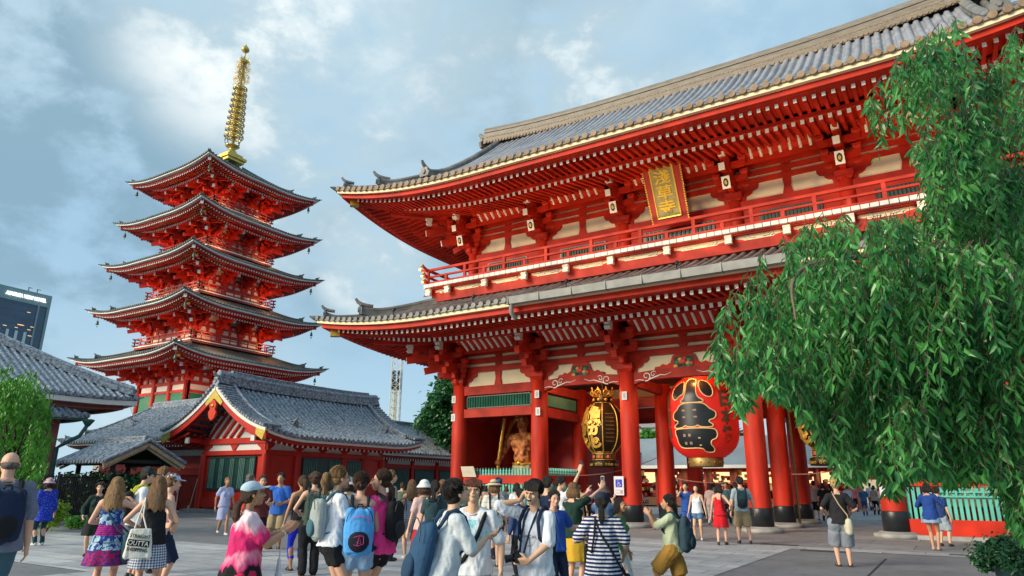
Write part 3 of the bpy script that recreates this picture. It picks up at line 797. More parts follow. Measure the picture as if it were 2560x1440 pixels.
        rg.build('spire_ring', SG, sp)
    fr = MB()
    for k in range(4):
        a = pi/2*k+.3
        fr.tube([(1.0*cos(a), 1.0*sin(a), zb+2.2), (.92*cos(a), .92*sin(a), zb+5), (.76*cos(a), .76*sin(a), zb+8.3), (.2*cos(a), .2*sin(a), zb+8.9)], .035, 5)
        fr.tube([(.5*cos(a), .5*sin(a), zb+1.5), (.75*cos(a), .75*sin(a), zb+1.7), (.9*cos(a), .9*sin(a), zb+2.2)], .05, 5)
    fr.build('chains', BRONZE, sp)
    fl = MB(); z1 = zb+9.0
    for k in range(4):
        a = pi/2*k+.5; rnd = random.Random(k)
        for j in range(60):
            u = rnd.random(); v = rnd.random(); w = .12+.78*(1-.30*v)*u; z = z1+2.9*v; R_ = .10+.05*rnd.random()
            pts = [(cos(a)*(w+R_*cos(t)), sin(a)*(w+R_*cos(t)), z+R_*1.2*sin(t)) for t in [i*pi/4 for i in range(8)]]
            fl.tube(pts, .020, 4, False)
        fl.tube([(cos(a)*.7, sin(a)*.7, z1), (cos(a)*.82, sin(a)*.82, z1+1.4), (cos(a)*.55, sin(a)*.55, z1+2.9)], .02, 4)
    fl.build('openwork_flame', SG, sp)
    jw = MB(); jw.lathe([(.02,-.35),(.3,-.2),(.34,0),(.25,.2),(.1,.3),(.08,1.0),(.2,1.1),(.40,1.3),(.42,1.45),(.3,1.68),(.12,1.9),(.02,2.1)], (0,0,zb+12.3-1.5+.9), 16)
    jw.tube([(0,0,zb+11.4),(0,0,zb+12.6)], .07, 8)
    jw.build('jewels', SG, sp)
    return g
PAG = build_pagoda()
# ------------------------------------------------------------------ low halls, wing, pavilion, distant things
def white_kae(mb, m, h, w, org, ux, n, s=.02):
    "white plaster field with curved shoulders (2D: centred at m)"
    mb.prism([(m-w/2,0),(m+w/2,0),(m+w*.42,h*.55),(m+w*.36,h*.95),(m+w*.2,h),(m-w*.2,h),(m-w*.36,h*.95),(m-w*.42,h*.55)], org, ux, (0,0,1), n, s)
def slat_window(parent, u0, u1, z0, z1, axis, w, out, n=None, cols=1):
    f = MB()
    def B(m, a, b, c, d, e, g_):
        c, d = min(c, d), max(c, d)
        if axis == 0: m.box(a, b, c, d, e, g_)
        else: m.box(c, d, a, b, e, g_)
    B(f, u0, u1, w, w+out*.05, z0, z1)
    for (a, b, c, d) in ((u0-.06,u1+.06,z1-.02,z1+.08),(u0-.06,u1+.06,z0-.08,z0+.02),(u0-.06,u0+.04,z0,z1),(u1-.04,u1+.06,z0,z1)): B(f, a, b, w, w+out*.10, c, d)
    o = f.build('window', mat('window_dark_green', (.012,.05,.045), .35), parent)
    s = MB(); n = n or int((u1-u0)/.13)
    for i in range(n):
        u = u0+(u1-u0)*(i+.5)/n
        if cols > 1 and (i*cols//n) % 2: continue
        B(s, u-.028, u+.028, w+out*.05, w+out*.10, z0, z1)
    s.build('slats', mat('window_slat', (.10,.22,.19), .5), o)
def build_halls():
    HR = mat('hall_red', (.46,.016,.006), .5, .14, 1.3)
    # ---- main small hall (local origin at its centre)
    cx, cy = -33.4, 29.2; g = thing('small_hall', 'low vermilion hall with curved grey tile roof and gable facing the court', 'hall', (cx, cy, 0))
    R = Roof(4.45, 6.2, 3.86, 2.75, 4.45, .55, 0.0, 3.)
    class R_(Roof): pass
    def zz(d, y): return R.prof(d)+.40*max(0, (abs(y)-3.4)/2.8)**2*(1-d/6) + .25*0
    R.z = lambda x, y, d=None: zz(d if d is not None else R.a-abs(x), y)
    R.corner = lambda x, y: .40*max(0, (abs(y)-3.4)/2.8)**2
    t = MB()
    for k in (1, 3): tile_side(t, R, k, .34, 4.4, 12, r=.115, disc=0, base_th=.08, gable=99)
    ro = t.build('roof', [TILED], g)
    # verge: short cross tiles along the gable edge, ridge, descending ridges
    v = MB(); N = 22
    for sy in (-1, 1):
        for sx in (-1, 1):
            for i in range(N):
                d = 4.3*(i+.5)/N; x = sx*(R.a-d); z = zz(d, 6.2)+.10
                v.tube([(x, sy*5.3, z), (x, sy*6.42, z+.02)], .085, 8)
            for yy in (6.42, 5.35):
                pts = [(sx*(R.a-d), sy*yy-sy*.05, zz(d, yy)+(.02 if yy > 6 else .1)) for d in [4.3*i/12 for i in range(13)]]
                if yy < 6: sweep_ridge(v, pts[2:], .2, .28)
    rp = [(0, y, R.prof(4.45)+.02+.18*(abs(y)/6.2)**3) for y in [-6.2+12.4*i/20 for i in range(21)]]
    sweep_ridge(v, rp, .42, .72)
    rp = [(0, y, R.prof(4.45)+.70+.10*(abs(y)/5.5)**3) for y in [-5.4+10.8*i/20 for i in range(21)]]
    sweep_ridge(v, rp, .25, .18)
    for s in (-1, 1): horn(v, (0, s*6.25, R.prof(4.45)+.12), (0, s, 0), .55, .3); horn(v, (s*2.9, -3.1, zz(1.6, 3)+.12), (s, 0, 0), .42, .2); horn(v, (s*2.6, 4.6, zz(1.6, 3)+.12), (s, 0, 0), .5, .22)
    v.build('ridge_and_verge', TILED, ro)
    # white edge, fascia, rafters along the eaves
    e = MB()
    for s in (-1, 1):
        pts = [(s*(R.a-.06), y, R.prof(0)+R.corner(0, y)-.15) for y in [-6.1+12.2*i/24 for i in range(25)]]
        e.m = 1
        for i in range(24): e.bar(pts[i], pts[i+1], .1, .12)
        e.m = 0; pts = [(p[0]-s*.25, p[1], p[2]-.14) for p in pts]
        for i in range(24): e.bar(pts[i], pts[i+1], .3, .14)
        for i in range(34):
            y = -5.9+11.8*i/33; z = R.prof(0)+R.corner(0, y)-.42
            e.bar((s*2.4, y, z+.45), (s*(R.a-.45), y, z), .11, .13, endm=1)
        e.m = 0; e.add([(s*2.4,-5.9,4.02),(s*(R.a-.2),-5.9,3.95),(s*(R.a-.2),5.9,3.95),(s*2.4,5.9,4.02)], [(0,1,2,3)])
    e.build('eaves', [HR, WHITE], g)
    # bargeboards
    for sy in (-1,):
        for sx in (-1, 1):
            bg = MB(); pts = [(sx*(R.a-d), zz(d, 6.2)) for d in [4.42*i/18 for i in range(19)]]
            def band(o0, o1, y, th, mi):
                bg.m = mi
                poly = [(x, z+o1) for x, z in pts]+[(x, z+o0-.12*(1-abs(x)/4.45)) for x, z in pts[::-1]]
                bg.prism(poly, (0, y, 0), (1,0,0), (0,0,1), (0,1,0), th)
            band(-.16, -.02, sy*6.30, .25, 1)
            band(-.50, -.16, sy*6.24, .14, 0)
            bg.m = 2
            bg.prism([(sx*(R.a+.02), zz(0,6.2)-.1), (sx*(R.a-.75), zz(.75,6.2)-.2), (sx*(R.a-.75), zz(.75,6.2)-.5), (sx*(R.a-.2), zz(0,6.2)-.62)], (0, sy*6.28, 0), (1,0,0), (0,0,1), (0,1,0), .1)
            bg.prism([(0, 6.40), (sx*.75, 5.72), (sx*.62, 5.55), (sx*.3, 5.75), (0, 5.95)], (0, sy*6.30, 0), (1,0,0), (0,0,1), (0,1,0), .1)
            bo = bg.build('bargeboard', [HR, WPLAS, mat('gilt_fitting', (.55,.42,.08), .4, .3, 20, metal=.4)], g)
        p = MB(); p.m = 0; p.prism([(0,0),(.22,.15),(.34,.45),(.2,.62),(.3,.85),(.12,1.1),(-.12,1.1),(-.3,.85),(-.2,.62),(-.34,.45),(-.22,.15)], (0, -6.34, 4.75), (1,0,0), (0,0,1), (0,1,0), .12)
        p.m = 1; p.ball((0,-6.36,5.55), .1, 8, (1,.5,1)); p.build('gable_pendant', [mat('bright_red', (.62,.05,.02), .4), GOLD], bo)
    # walls: front face x -2.55..2.7, at y=-4.7; east face x=2.7
    fy, ex, wx = -4.7, 2.7, -2.5
    w = MB(); w.box(wx, ex-.03, fy+.03, 4.2, .25, 3.9); w.build('walls', HR, g)
    f = MB(); f.m = 1
    # gable field
    f.prism([(-2.5,3.85),(2.6,3.85),(1.9,4.8),(.9,5.6),(0,6.2),(-.9,5.6),(-1.9,4.8)], (0, fy+.02, 0), (1,0,0), (0,0,1), (0,-1,0), .04)
    f.m = 0
    for i in range(5):
        x = -1.4+i*.62; f.bar((x-.8, fy-.08, 3.95), (x+.55, fy-.08, 5.3), .12, .13)
    for i in range(6):
        x0 = .25+i*.5; 
        for s in (-1, 1): f.bar((s*x0, -6.1, zz(4.45-x0, 6)-.35), (s*x0, fy+.1, zz(4.45-x0, 5)-.35), .1, .12)
    f.box(-3.0, 3.1, fy-.16, fy+.02, 3.62, 3.92); f.box(wx-.1, ex+.16, fy-.14, fy, 3.02, 3.26); f.box(ex, ex+.14, fy, 4.2, 3.02, 3.26)
    f.box(wx, ex+.1, fy-.1, fy, .25, .75); f.box(ex, ex+.1, fy, 4.2, .25, .75)
    f.box(ex-.01, ex+.12, fy, 4.2, 3.62, 3.80)
    f.m = 1; f.box(wx, ex, fy-.03, fy+.04, 3.26, 3.62); f.box(ex-.02, ex+.04, fy, 4.2, 3.26, 3.64)
    f.m = 0
    f.prism([(.08,0),(.20,.16),(.34,.30),(.40,.36),(-.40,.36),(-.34,.30),(-.2,.16),(-.08,0)], (.1, fy-.03, 3.26), (1,0,0), (0,0,1), (0,-1,0), .06)
    for x, s in ((wx, 1), (ex, -1)): f.prism([(0,0),(.3,0),(.42,.14),(.62,.22),(.66,.36),(0,.36)], (x, fy-.03, 3.26), (s,0,0), (0,0,1), (0,-1,0), .06)
    cols = [(wx, fy), (ex, fy), (ex, -2.55), (ex, .9), (ex, 2.6), (ex, 4.2)]
    for i, (y0, y1) in enumerate(((-4.7,-2.55),(-2.55,-.8),(-.8,.9),(.9,2.6),(2.6,4.2))):
        for y, s in ((y0, 1), (y1, -1)): f.prism([(0,0),(.12,0),(.3,.12),(.42,.20),(.48,.36),(0,.36)], (ex+.03, y, 3.26), (0,s,0), (0,0,1), (1,0,0), .06)
    f.box(ex+.02, ex+.1, -.86, -.74, 3.26, 3.64)
    f.box(-2.9,-2.6, fy-1.0, fy, 3.7, 3.95); f.box(2.75,3.05, fy-1.0, fy, 3.7, 3.95)
    f.m = 1; f.box(-2.9,-2.6, fy-1.1, fy-1.0, 3.66, 4.0); f.box(2.75,3.05, fy-1.1, fy-1.0, 3.66, 4.0)
    f.build('wall_beams', [HR, WPLAS], g)
    for x, y in cols:
        c = MB(); c.tube([(x, y, .1), (x, y, 3.05)], .21, 16); c.build('column', HR, g)
    slat_window(g, wx+.62, ex-.75, 1.25, 2.86, 0, fy+.01, -1, 30, 9)
    slat_window(g, -2.15, .6, 1.0, 2.86, 1, ex-.01, 1, 22, 3); slat_window(g, 1.2, 2.3, 1.25, 2.8, 1, ex-.01, 1)
    p = MB(); p.box(wx-.5, ex+.6, fy-.6, 4.7, 0, .18); p.build('plinth', STONE, g)
    # ---- wing running left of the hall (separate roof)
    g2 = thing('hall_wing', 'long low wing with pale grey tiled hip roof behind the little pavilion', 'building', (-45, 29, 0))
    R2 = Roof(8.5, 4.2, 4.15, 2.65, 4.2, .35, .25, 2.5)
    t = MB()
    for k in (0, 1, 3): tile_side(t, R2, k, .34, 4.2, 7, r=.10, disc=0, base_th=.08)
    r2 = t.build('roof', [TILED], g2)
    h = MB(); hip_ridges(h, R2, 4.1, .24, .22, .3, .35, corners=((-1,-1),(1,-1)))
    sweep_ridge(h, [(x, 0, R2.prof(4.2)-.05) for x in (-4.3, 0, 4.3, 10)], .36, .50); horn(h, (-2.9, -2.2, R2.prof(2)+.2), (0,-1,0), .42, .2)
    h.build('ridges', TILED, r2)
    e = MB(); eave_strip(e, R2, 0, .1, -.2, -.08, .3); e.m = 1; eave_strip(e, R2, 0, .4, -.36, -.2, .3); rafters(e, R2, 0, .5, -.42, 2.4, -.1, .30, .11, .13, endm=0)
    e.build('eaves', [WPLAS, REDD], g2)
    w = MB(); w.box(-6.3, 6.3, -2.2, 2, 0, 4.1); w.m = 1; w.box(-6.3, 6.3, -2.25, -2.19, 3.2, 3.55); w.build('walls', [REDD, WPLAS], g2)
    g2b = thing('rear_wing', 'grey tiled roof of another low hall behind the wing, left of the pagoda base', 'building', (-54, 37.5, 0))
    R2b = Roof(11, 5, 5.2, 3.0, 5, .35, .2, 2.5); t = MB()
    for k in (0, 1, 3): tile_side(t, R2b, k, .36, 5, 6, r=.11, disc=0, base_th=.08)
    r2b = t.build('roof', [TILED], g2b); h = MB(); sweep_ridge(h, [(x, 0, R2b.prof(5)-.05) for x in (-6, 0, 6)], .4, .55); h.build('main_ridge', TILED, r2b)
    for cc in ((-1,-1),(1,-1)): h = MB(); hip_ridges(h, R2b, 4.9, .3, .28, .3, .35, corners=(cc,)); h.build('corner_ridge', TILED, r2b)
    w = MB(); w.box(-9, 9, -3, 3, 0, 5.4); w.build('walls', REDD, g2b); e = MB(); eave_strip(e, R2b, 0, .1, -.25, -.08, .3); eave_strip(e, R2b, 1, .1, -.25, -.08, .3); e.build('eave_board', WPLAS, g2b)
    # ---- low red fence gate beside the hall
    g3 = thing('red_fence', 'low red board fence left of the small hall', 'fence', (-37.4, 25.2, 0))
    w = MB(); w.box(-1.5, 1.45, -.03, .03, .1, 2.0)
    for i in range(22): w.box(-1.5+i*.135, -1.44+i*.135, -.06, -.03, .1, 1.95)
    w.build('boards', mat('dull_red_board', (.28,.02,.012), .6, .2, 3), g3)
    w = MB(); w.box(-1.6, 1.5, -.12, .12, 2.0, 2.32); w.box(-1.6, -1.45, -.1, .1, 0, 2.1); w.box(-1.7,1.5,-.16,.16,2.32,2.38); w.build('rail', HR, g3)
    b = MB(); b.tube([(0,0,0),(.32,.1,1.75)], .025, 6); b.tube([(.0,0,0),(-.02,0,.35)], .07, 6); o = b.build('broom', mat('pale_wood', (.45,.33,.2), .7), None, (-35.9, 23.9, 0)); tag(o, 'wooden pole leaning on the red fence by the small hall', 'broom')
    s = thing('small_sign', 'small white oval sign on a post by the red fence', 'sign', (-36.6, 23.6, 0))
    b = MB(); b.tube([(0,0,0),(0,0,1.5)], .025, 8); b.lathe([(.22,0),(.22,.05),(.05,.08)], (0,0,0), 14); b.build('post', WHITE, s)
    b = MB(); b.prism([(.17*cos(a), .33*sin(a)) for a in [i*pi/10 for i in range(20)]], (0,-.03,1.35), (1,0,0), (0,0,1), (0,-1,0), .03); so = b.build('panel', WPLAS, s)
    b = MB(); b.box(-.035,.035,-.064,-.061,1.1,1.6); b.build('stripe', mat('deep_blue', (.02,.04,.2), .5), so)
    # ---- corridor hall behind, to the right
    g4 = thing('rear_corridor_hall', 'low red hall with dark slatted windows behind the small hall, beside the gate', 'hall', (-37.5, 42.5, 0))
    R4 = Roof(4.4, 8.0, 3.72, 2.5, 4.4, .4, .25, 2.5)
    t = MB()
    for k in (0, 1): tile_side(t, R4, k, .30, 4.3, 6, r=.09, disc=0, base_th=.08)
    r4 = t.build('roof', [TILED], g4)
    h = MB(); hip_ridges(h, R4, 4.2, .22, .2, .3, .35, corners=((1,-1),(1,1))); sweep_ridge(h, [(0, y, R4.prof(4.4)-.05) for y in (-3.8, 0, 4)], .3, .35); h.build('ridges', TILED, r4)
    e = MB(); eave_strip(e, R4, 1, .1, -.2, -.08, .3); e.m = 1; eave_strip(e, R4, 1, .4, -.34, -.2, .3); rafters(e, R4, 1, .5, -.42, 2.4, -.1, .28, .11, .13, endm=0); e.build('eaves', [WPLAS, REDD], g4)
    w = MB(); w.box(-3, 2.6, -6.5, 7, 0, 3.8); w.m = 1; w.box(2.55, 2.64, -6.5, 7, 3.0, 3.45); w.m = 0; w.box(2.55,2.72,-6.5,7,2.75,3.0)
    for y in (-6, -4.2, -1.2, 1.8, 4.8): w.box(2.55, 2.78, y-.15, y+.15, 0, 3.45)
    w.build('walls', [HR, WPLAS], g4)
    for y0, y1 in ((-5.7,-4.5),(-3.8,-1.6),(-.8,1.4),(2.2,4.4)): slat_window(g4, y0, y1, 1.1, 2.6, 1, 2.60, 1)
    # ---- little open pavilion
    g5 = thing('gate_pavilion', 'little wooden pavilion with grey tiled gable roof by the black fence', 'pavilion', (-34.0, 18.8, 0), 0)
    R5 = Roof(2.1, 1.95, 2.42, 1.0, 1.95, .1, 0, 2.)
    t = MB()
    for k in (0, 2): tile_side(t, R5, k, .26, 1.9, 6, r=.085, disc=0, base_th=.07, gable=99)
    r5 = t.build('roof', [TILED], g5)
    h = MB(); sweep_ridge(h, [(x, 0, 3.4) for x in (-2.05, 0, 1.85)], .26, .28)
    for s in (-1, 1): 
        for q in (-1, 1): h.tube([(s*2.12, q*(1.95-d), R5.prof(d)+.05) for d in (0,.6,1.2,1.95)], .08, 8)
    h.build('ridge', TILED, r5)
    b = MB()
    for s in (-1, 1):
        for q in (-1, 1):
            b.bar((s*2.05, q*1.95, 2.25), (s*2.05, 0, 3.25), .07, .16); b.bar((s*1.9, q*1.85, 2.15), (s*1.9, 0, 3.12), .06, .12)
    b.build('bargeboards', mat('pale_timber', (.42,.33,.22), .7, .2, 6), g5)
    b = MB(); b.add([(-2,-1.9,2.3),(2,-1.9,2.3),(2,0,3.25),(-2,0,3.25),(-2,1.9,2.3),(2,1.9,2.3)], [(0,1,2,3),(3,2,5,4)])
    for s in (-1, 1): b.box(-1.7, 1.7, s*1.2-.08, s*1.2+.08, 2.28, 2.46); b.box(s*1.5-.07, s*1.5+.07, -1.5, 1.5, 2.4, 2.55)
    b.build('frame', mat('black_timber', (.022,.026,.022), .7), g5)
    for x in (-1.5, 1.5):
        for y in (-1.2, 1.2): p = MB(); p.box(x-.08, x+.08, y-.08, y+.08, 0, 2.3); p.build('post', mat('black_timber', (.03,.03,.025), .7), g5)
    # ---- big left building
    X0, Y0 = -38., 21.4
    g6 = thing('temple_office', 'large building with wide grey tiled roof and pinkish posts at the left edge', 'building', (X0-12, Y0-12, 0))
    R6 = Roof(12, 12, 5.9, 7.2, 12, .12, .12, 3.)
    t = MB()
    for k in (0, 1, 2): tile_side(t, R6, k, .36, 11.8, 34, r=.10, disc=0, base_th=.1)
    r6 = t.build('roof', [TILED], g6)
    h = MB(); hip_ridges(h, R6, 11.8, .5, .42, .02, .3, corners=((1,1),(1,-1))); h.build('ridges', TILED, r6)
    e = MB(); eave_strip(e, R6, 1, .05, -.38, -.12, .3); e.m = 1; eave_strip(e, R6, 1, .5, -.62, -.38, .3); soffit(e, R6, 1, .3, -.5, 3, -.4)
    eave_strip(e, R6, 2, .5, -.62, -.38, .3); soffit(e, R6, 2, .3, -.5, 3, -.4)
    e.m = 0; eave_strip(e, R6, 2, .05, -.38, -.12, .3)
    e.build('eaves', [WPLAS, mat('pinkish_brown_post', (.30,.10,.085), .7, .15, 2)], g6)
    R7 = Roof(12.3, 9.4, 4.75, 1.1, 2.0, .1, .1, 2.)
    t = MB()
    for k in (1, ): tile_side(t, R7, k, .34, 1.9, 5, r=.10, disc=0, base_th=.1)
    tile_side(t, R7, 2, .34, 1.9, 3, r=.10, disc=0, base_th=.1)
    t.build('lower_roof', [TILED], g6)
    e = MB(); eave_strip(e, R7, 1, .05, -.2, -.08, .3); eave_strip(e, R7, 2, .05, -.2, -.08, .3); e.build('green_gutter', mat('green_copper', (.05,.13,.11), .6), g6)
    w = MB(); w.box(-10, 10.4, -10, 8.3, 0, 5.5); w.build('walls', mat('dull_grey_wall', (.30,.32,.31), .8), g6)
    p = MB()
    for y in (-4, -1.0, 2.2, 5.2, 8.2): p.box(10.3, 11.1, y-.38, y+.38, 0, 4.7)
    p.box(10.3, 11.0, -10, 8.3, 3.2, 3.55); p.box(10.3,11.0,-10,8.3,4.45,4.75); p.build('posts', MATS['pinkish_brown_post'], g6)
    d = MB(); d.lathe([(.32,.25),(.34,.2),(.2,.02),(.12,-.1),(.1,-.1)], (12.4, 9.3, 4.4), 4); d.tube([(12.4,9.3,4.35),(12.2,9.1,3.8),(11.6,8.7,3.4),(11.2,8.6,3.2),(11.2,8.6,0)], .10, 8); d.build('rain_hopper', MATS['green_copper'], g6)
build_halls()
def fence_line():
    # black rail fence and its kerbed planting bed
    A, B_ = Vector((-28.6, 10.6, 0)), Vector((-35.8, 21.5, 0)); d = (B_-A); L = d.length; d.normalize()
    g = thing('iron_fence', 'black iron rail fence behind the shrubs at the left', 'fence', A)
    m = MB(); n = int(L/.14)
    for i in range(n): p = d*(L*i/n); m.box(p.x-.014, p.x+.014, p.y-.014, p.y+.014, .1, 1.8)
    for z in (.2, 1.72): m.bar((0,0,z), d*L+Vector((0,0,z)), .04, .05)
    m.build('bars', BLACK, g)
    for i in range(6): p = d*(L*i/5); m = MB(); m.box(p.x-.05, p.x+.05, p.y-.05, p.y+.05, 0, 1.85); m.build('post', BLACK, g)
    k = MB(); off = Vector((d.y, -d.x, 0))*1.9
    pts = [A+off-d*4, B_+off-d*3.5, B_-d*2]
    for a, b in zip(pts[:-1], pts[1:]): k.bar(a+Vector((0,0,.13)), b+Vector((0,0,.13)), .18, .26)
    o = k.build('kerb', mat('kerb_stone', (.34,.35,.35), .8, .1, 4)); o['kind'] = 'structure'
    return A, B_, d, off
FA, FB, FD, FOFF = fence_line()
def far_things():
    def at(px, py, D):
        v = (FW+RT*((px-1280)/FPX)+UP*((720-py)/FPX)); v /= hypot(v.x, v.y); return EYE+v*D
    # hotel tower
    P = at(131, 741, 300); v = (FW+RT*((0-1280)/FPX)+UP*((720-710.)/FPX)); Q = EYE+v*((P.z-1.5)/v.z)
    ux = (P-Q); ux.z = 0; w0 = ux.length; ux.normalize(); n = Vector((ux.y, -ux.x, 0))
    if n.dot(EYE-P) < 0: n = -n
    rz = atan2(ux.y, ux.x)
    g = thing('hotel_tower', 'distant grey hotel high-rise with a white name sign at the far left', 'building', (P.x, P.y, 0), rz)
    H = P.z; WALL = mat('hotel_wall', (.20,.30,.32), .7, .08, .05); GL = mat('hotel_glass', (.02,.05,.10), .12, .35, .12, spec=.8)
    m = MB(); m.box(-70, 0, .5, 30, 0, H-.0); m.box(-70, 0, 0, .5, H-4.6, H); m.box(-.9, 0, 0, .5, 0, H-4.6); m.box(-4.2,-3.6,0,.5,0,H-4.6); m.build('facade', WALL, g)
    m = MB()
    for i in range(12): x = -4.2-2.9*i-2.9; m.box(x, x+.9, .0, .5, 0, H-15)
    m.build('white_piers', mat('hotel_pier', (.50,.62,.62), .7), g)
    m = MB(); m.box(-69, -4.2, .3, .49, H-15, H-4.6); m.box(-69,-4.2,.35,.49,0,H-15); m.box(-3.6,-.9,.35,.49,0,H-4.6); wi = m.build('windows', GL, g)
    m = MB(); rnd = random.Random(3)
    for i in range(34):
        x = -60+rnd.random()*55; z = H-4.6-rnd.choice([3.2,4.6,6.3,8.2,9.4,11.5]); m.box(x, x+.8+rnd.random()*1.2, .22, .295, z, z+.22)
    m.build('lit_windows', mat('warm_lit_window', (.8,.5,.25), .5, 0, emit=.8), wi)
    s_ = MB()
    for k in range(5): s_.box(-69, -4.2, .25, .30, H-15+k*2.4-.1, H-15+k*2.4+.2)
    s_.build('floor_bands', mat('hotel_band', (.05,.10,.16), .4), wi)
    vs, fs = fit_text('ASAKUSA VIEW HOTEL', w0*.76, 1.25, .15, .02)
    m = MB(); M = Matrix.Translation((-w0*.49, -.25, H-2.35)) @ Matrix.Rotation(pi/2, 4, 'X'); m.merge(vs, fs, M); m.build('name_letters', mat('lit_letter', (.95,1.,.9), .5, 0, emit=1.2), g)
    m = MB()
    for x in (-5, -8): m.box(x-.2, x+.2, 1, 1.4, H, H+1.6); m.box(x-.2, x+1.2, 1, 1.3, H+1.4, H+1.6)
    m.build('roof_crane', WALL, g)
    # lattice ride tower
    P = at(985, 1060, 160); top = at(985, 880, 160).z
    g = thing('lattice_ride_tower', 'slim white steel lattice tower rising behind the small hall', 'tower', (P.x, P.y, 0), .5)
    m = MB(); s = 1.05; z = 0
    for a, b in ((-1,-1),(1,-1),(1,1),(-1,1)): m.bar((a*s, b*s, 0), (a*s, b*s, top), .16, .16)
    while z < top-1.6:
        for (a, b), (c, d) in (((-1,-1),(1,-1)),((1,-1),(1,1)),((1,1),(-1,1)),((-1,1),(-1,-1))):
            m.bar((a*s, b*s, z), (c*s, d*s, z+1.7), .08, .08); m.bar((a*s, b*s, z+1.7), (c*s, d*s, z), .07, .07); m.bar((a*s, b*s, z), (c*s, d*s, z), .07, .07)
        z += 1.7
    m.build('lattice', mat('white_steel', (.6,.62,.6), .5), g)
    m = MB(); m.box(-.3,.3,-.3,.3,0,top*.78); m.build('core', mat('yellow_steel', (.55,.50,.28), .6), g)
    m = MB(); m.box(-.9,-.3,-.6,.6,top*.72,top*.86); m.box(.3,.9,-.6,.6,top*.72,top*.86); m.build('seats', BLACK, g)
    # boom crane far left
    P = at(345, 1010, 260); T = at(300, 935, 262)
    g = thing('construction_crane', 'faint crane boom beyond the roofs left of the pagoda', 'crane', (P.x, P.y, 0))
    m = MB(); o = Vector((0,0,P.z-6)); q = T-Vector((P.x, P.y, 0)); 
    off = RT*.8
    m.bar(o, q, .22, .22); m.bar(o+off, q+off, .22, .22)
    for i in range(14): a = o+(q-o)*(i/14); b = o+(q-o)*((i+1)/14)+off; m.bar(a, b, .12, .12)
    m.build('boom', mat('white_steel', (.6,.6,.6), .5), g)
    m = MB(); m.box(-2, 2, -2, 2, 0, P.z-5); m.build('mast', MATS['white_steel'], g)
    # apartment block behind the hall, building behind the gate
    for px0, px1, py, D, nm, lb, col in ((985,1060,1058,190,'apartment_block','pale flat-roofed block just above the roofs right of the lattice tower',(.45,.44,.40)),(1590,1680,1060,150,'apartment_block','pale block with a flat roof seen through the gate between columns',(.42,.42,.42)), (1740,1830,1140,130,'apartment_block','beige block far behind the shops under the red lantern',(.42,.40,.36))):
        P = at(px0, py, D); Q = at(px1, py, D); ux = Q-P; ux.z = 0; w = ux.length; ux.normalize()
        g = thing(nm, lb, 'building', (P.x, P.y, 0), atan2(ux.y, ux.x))
        m = MB(); m.box(0, w, 0, 12, 0, P.z-.8); m.build('wall', mat('block_wall_%d' % D, col, .8), g); m = MB(); m.box(-.6, w+.6, -.6, 12.6, P.z-.8, P.z); m.build('roof', mat('block_roof', (.3,.3,.3), .8), g)
        m = MB(); 
        for i in range(int(P.z/3.2)):
            for k in range(int(w/2.6)): m.box(.8+k*2.6, 2.4+k*2.6, -.05, .02, P.z-3.2-i*3.2, P.z-1.8-i*3.2)
        m.build('window_bands', GL, g)
far_things()
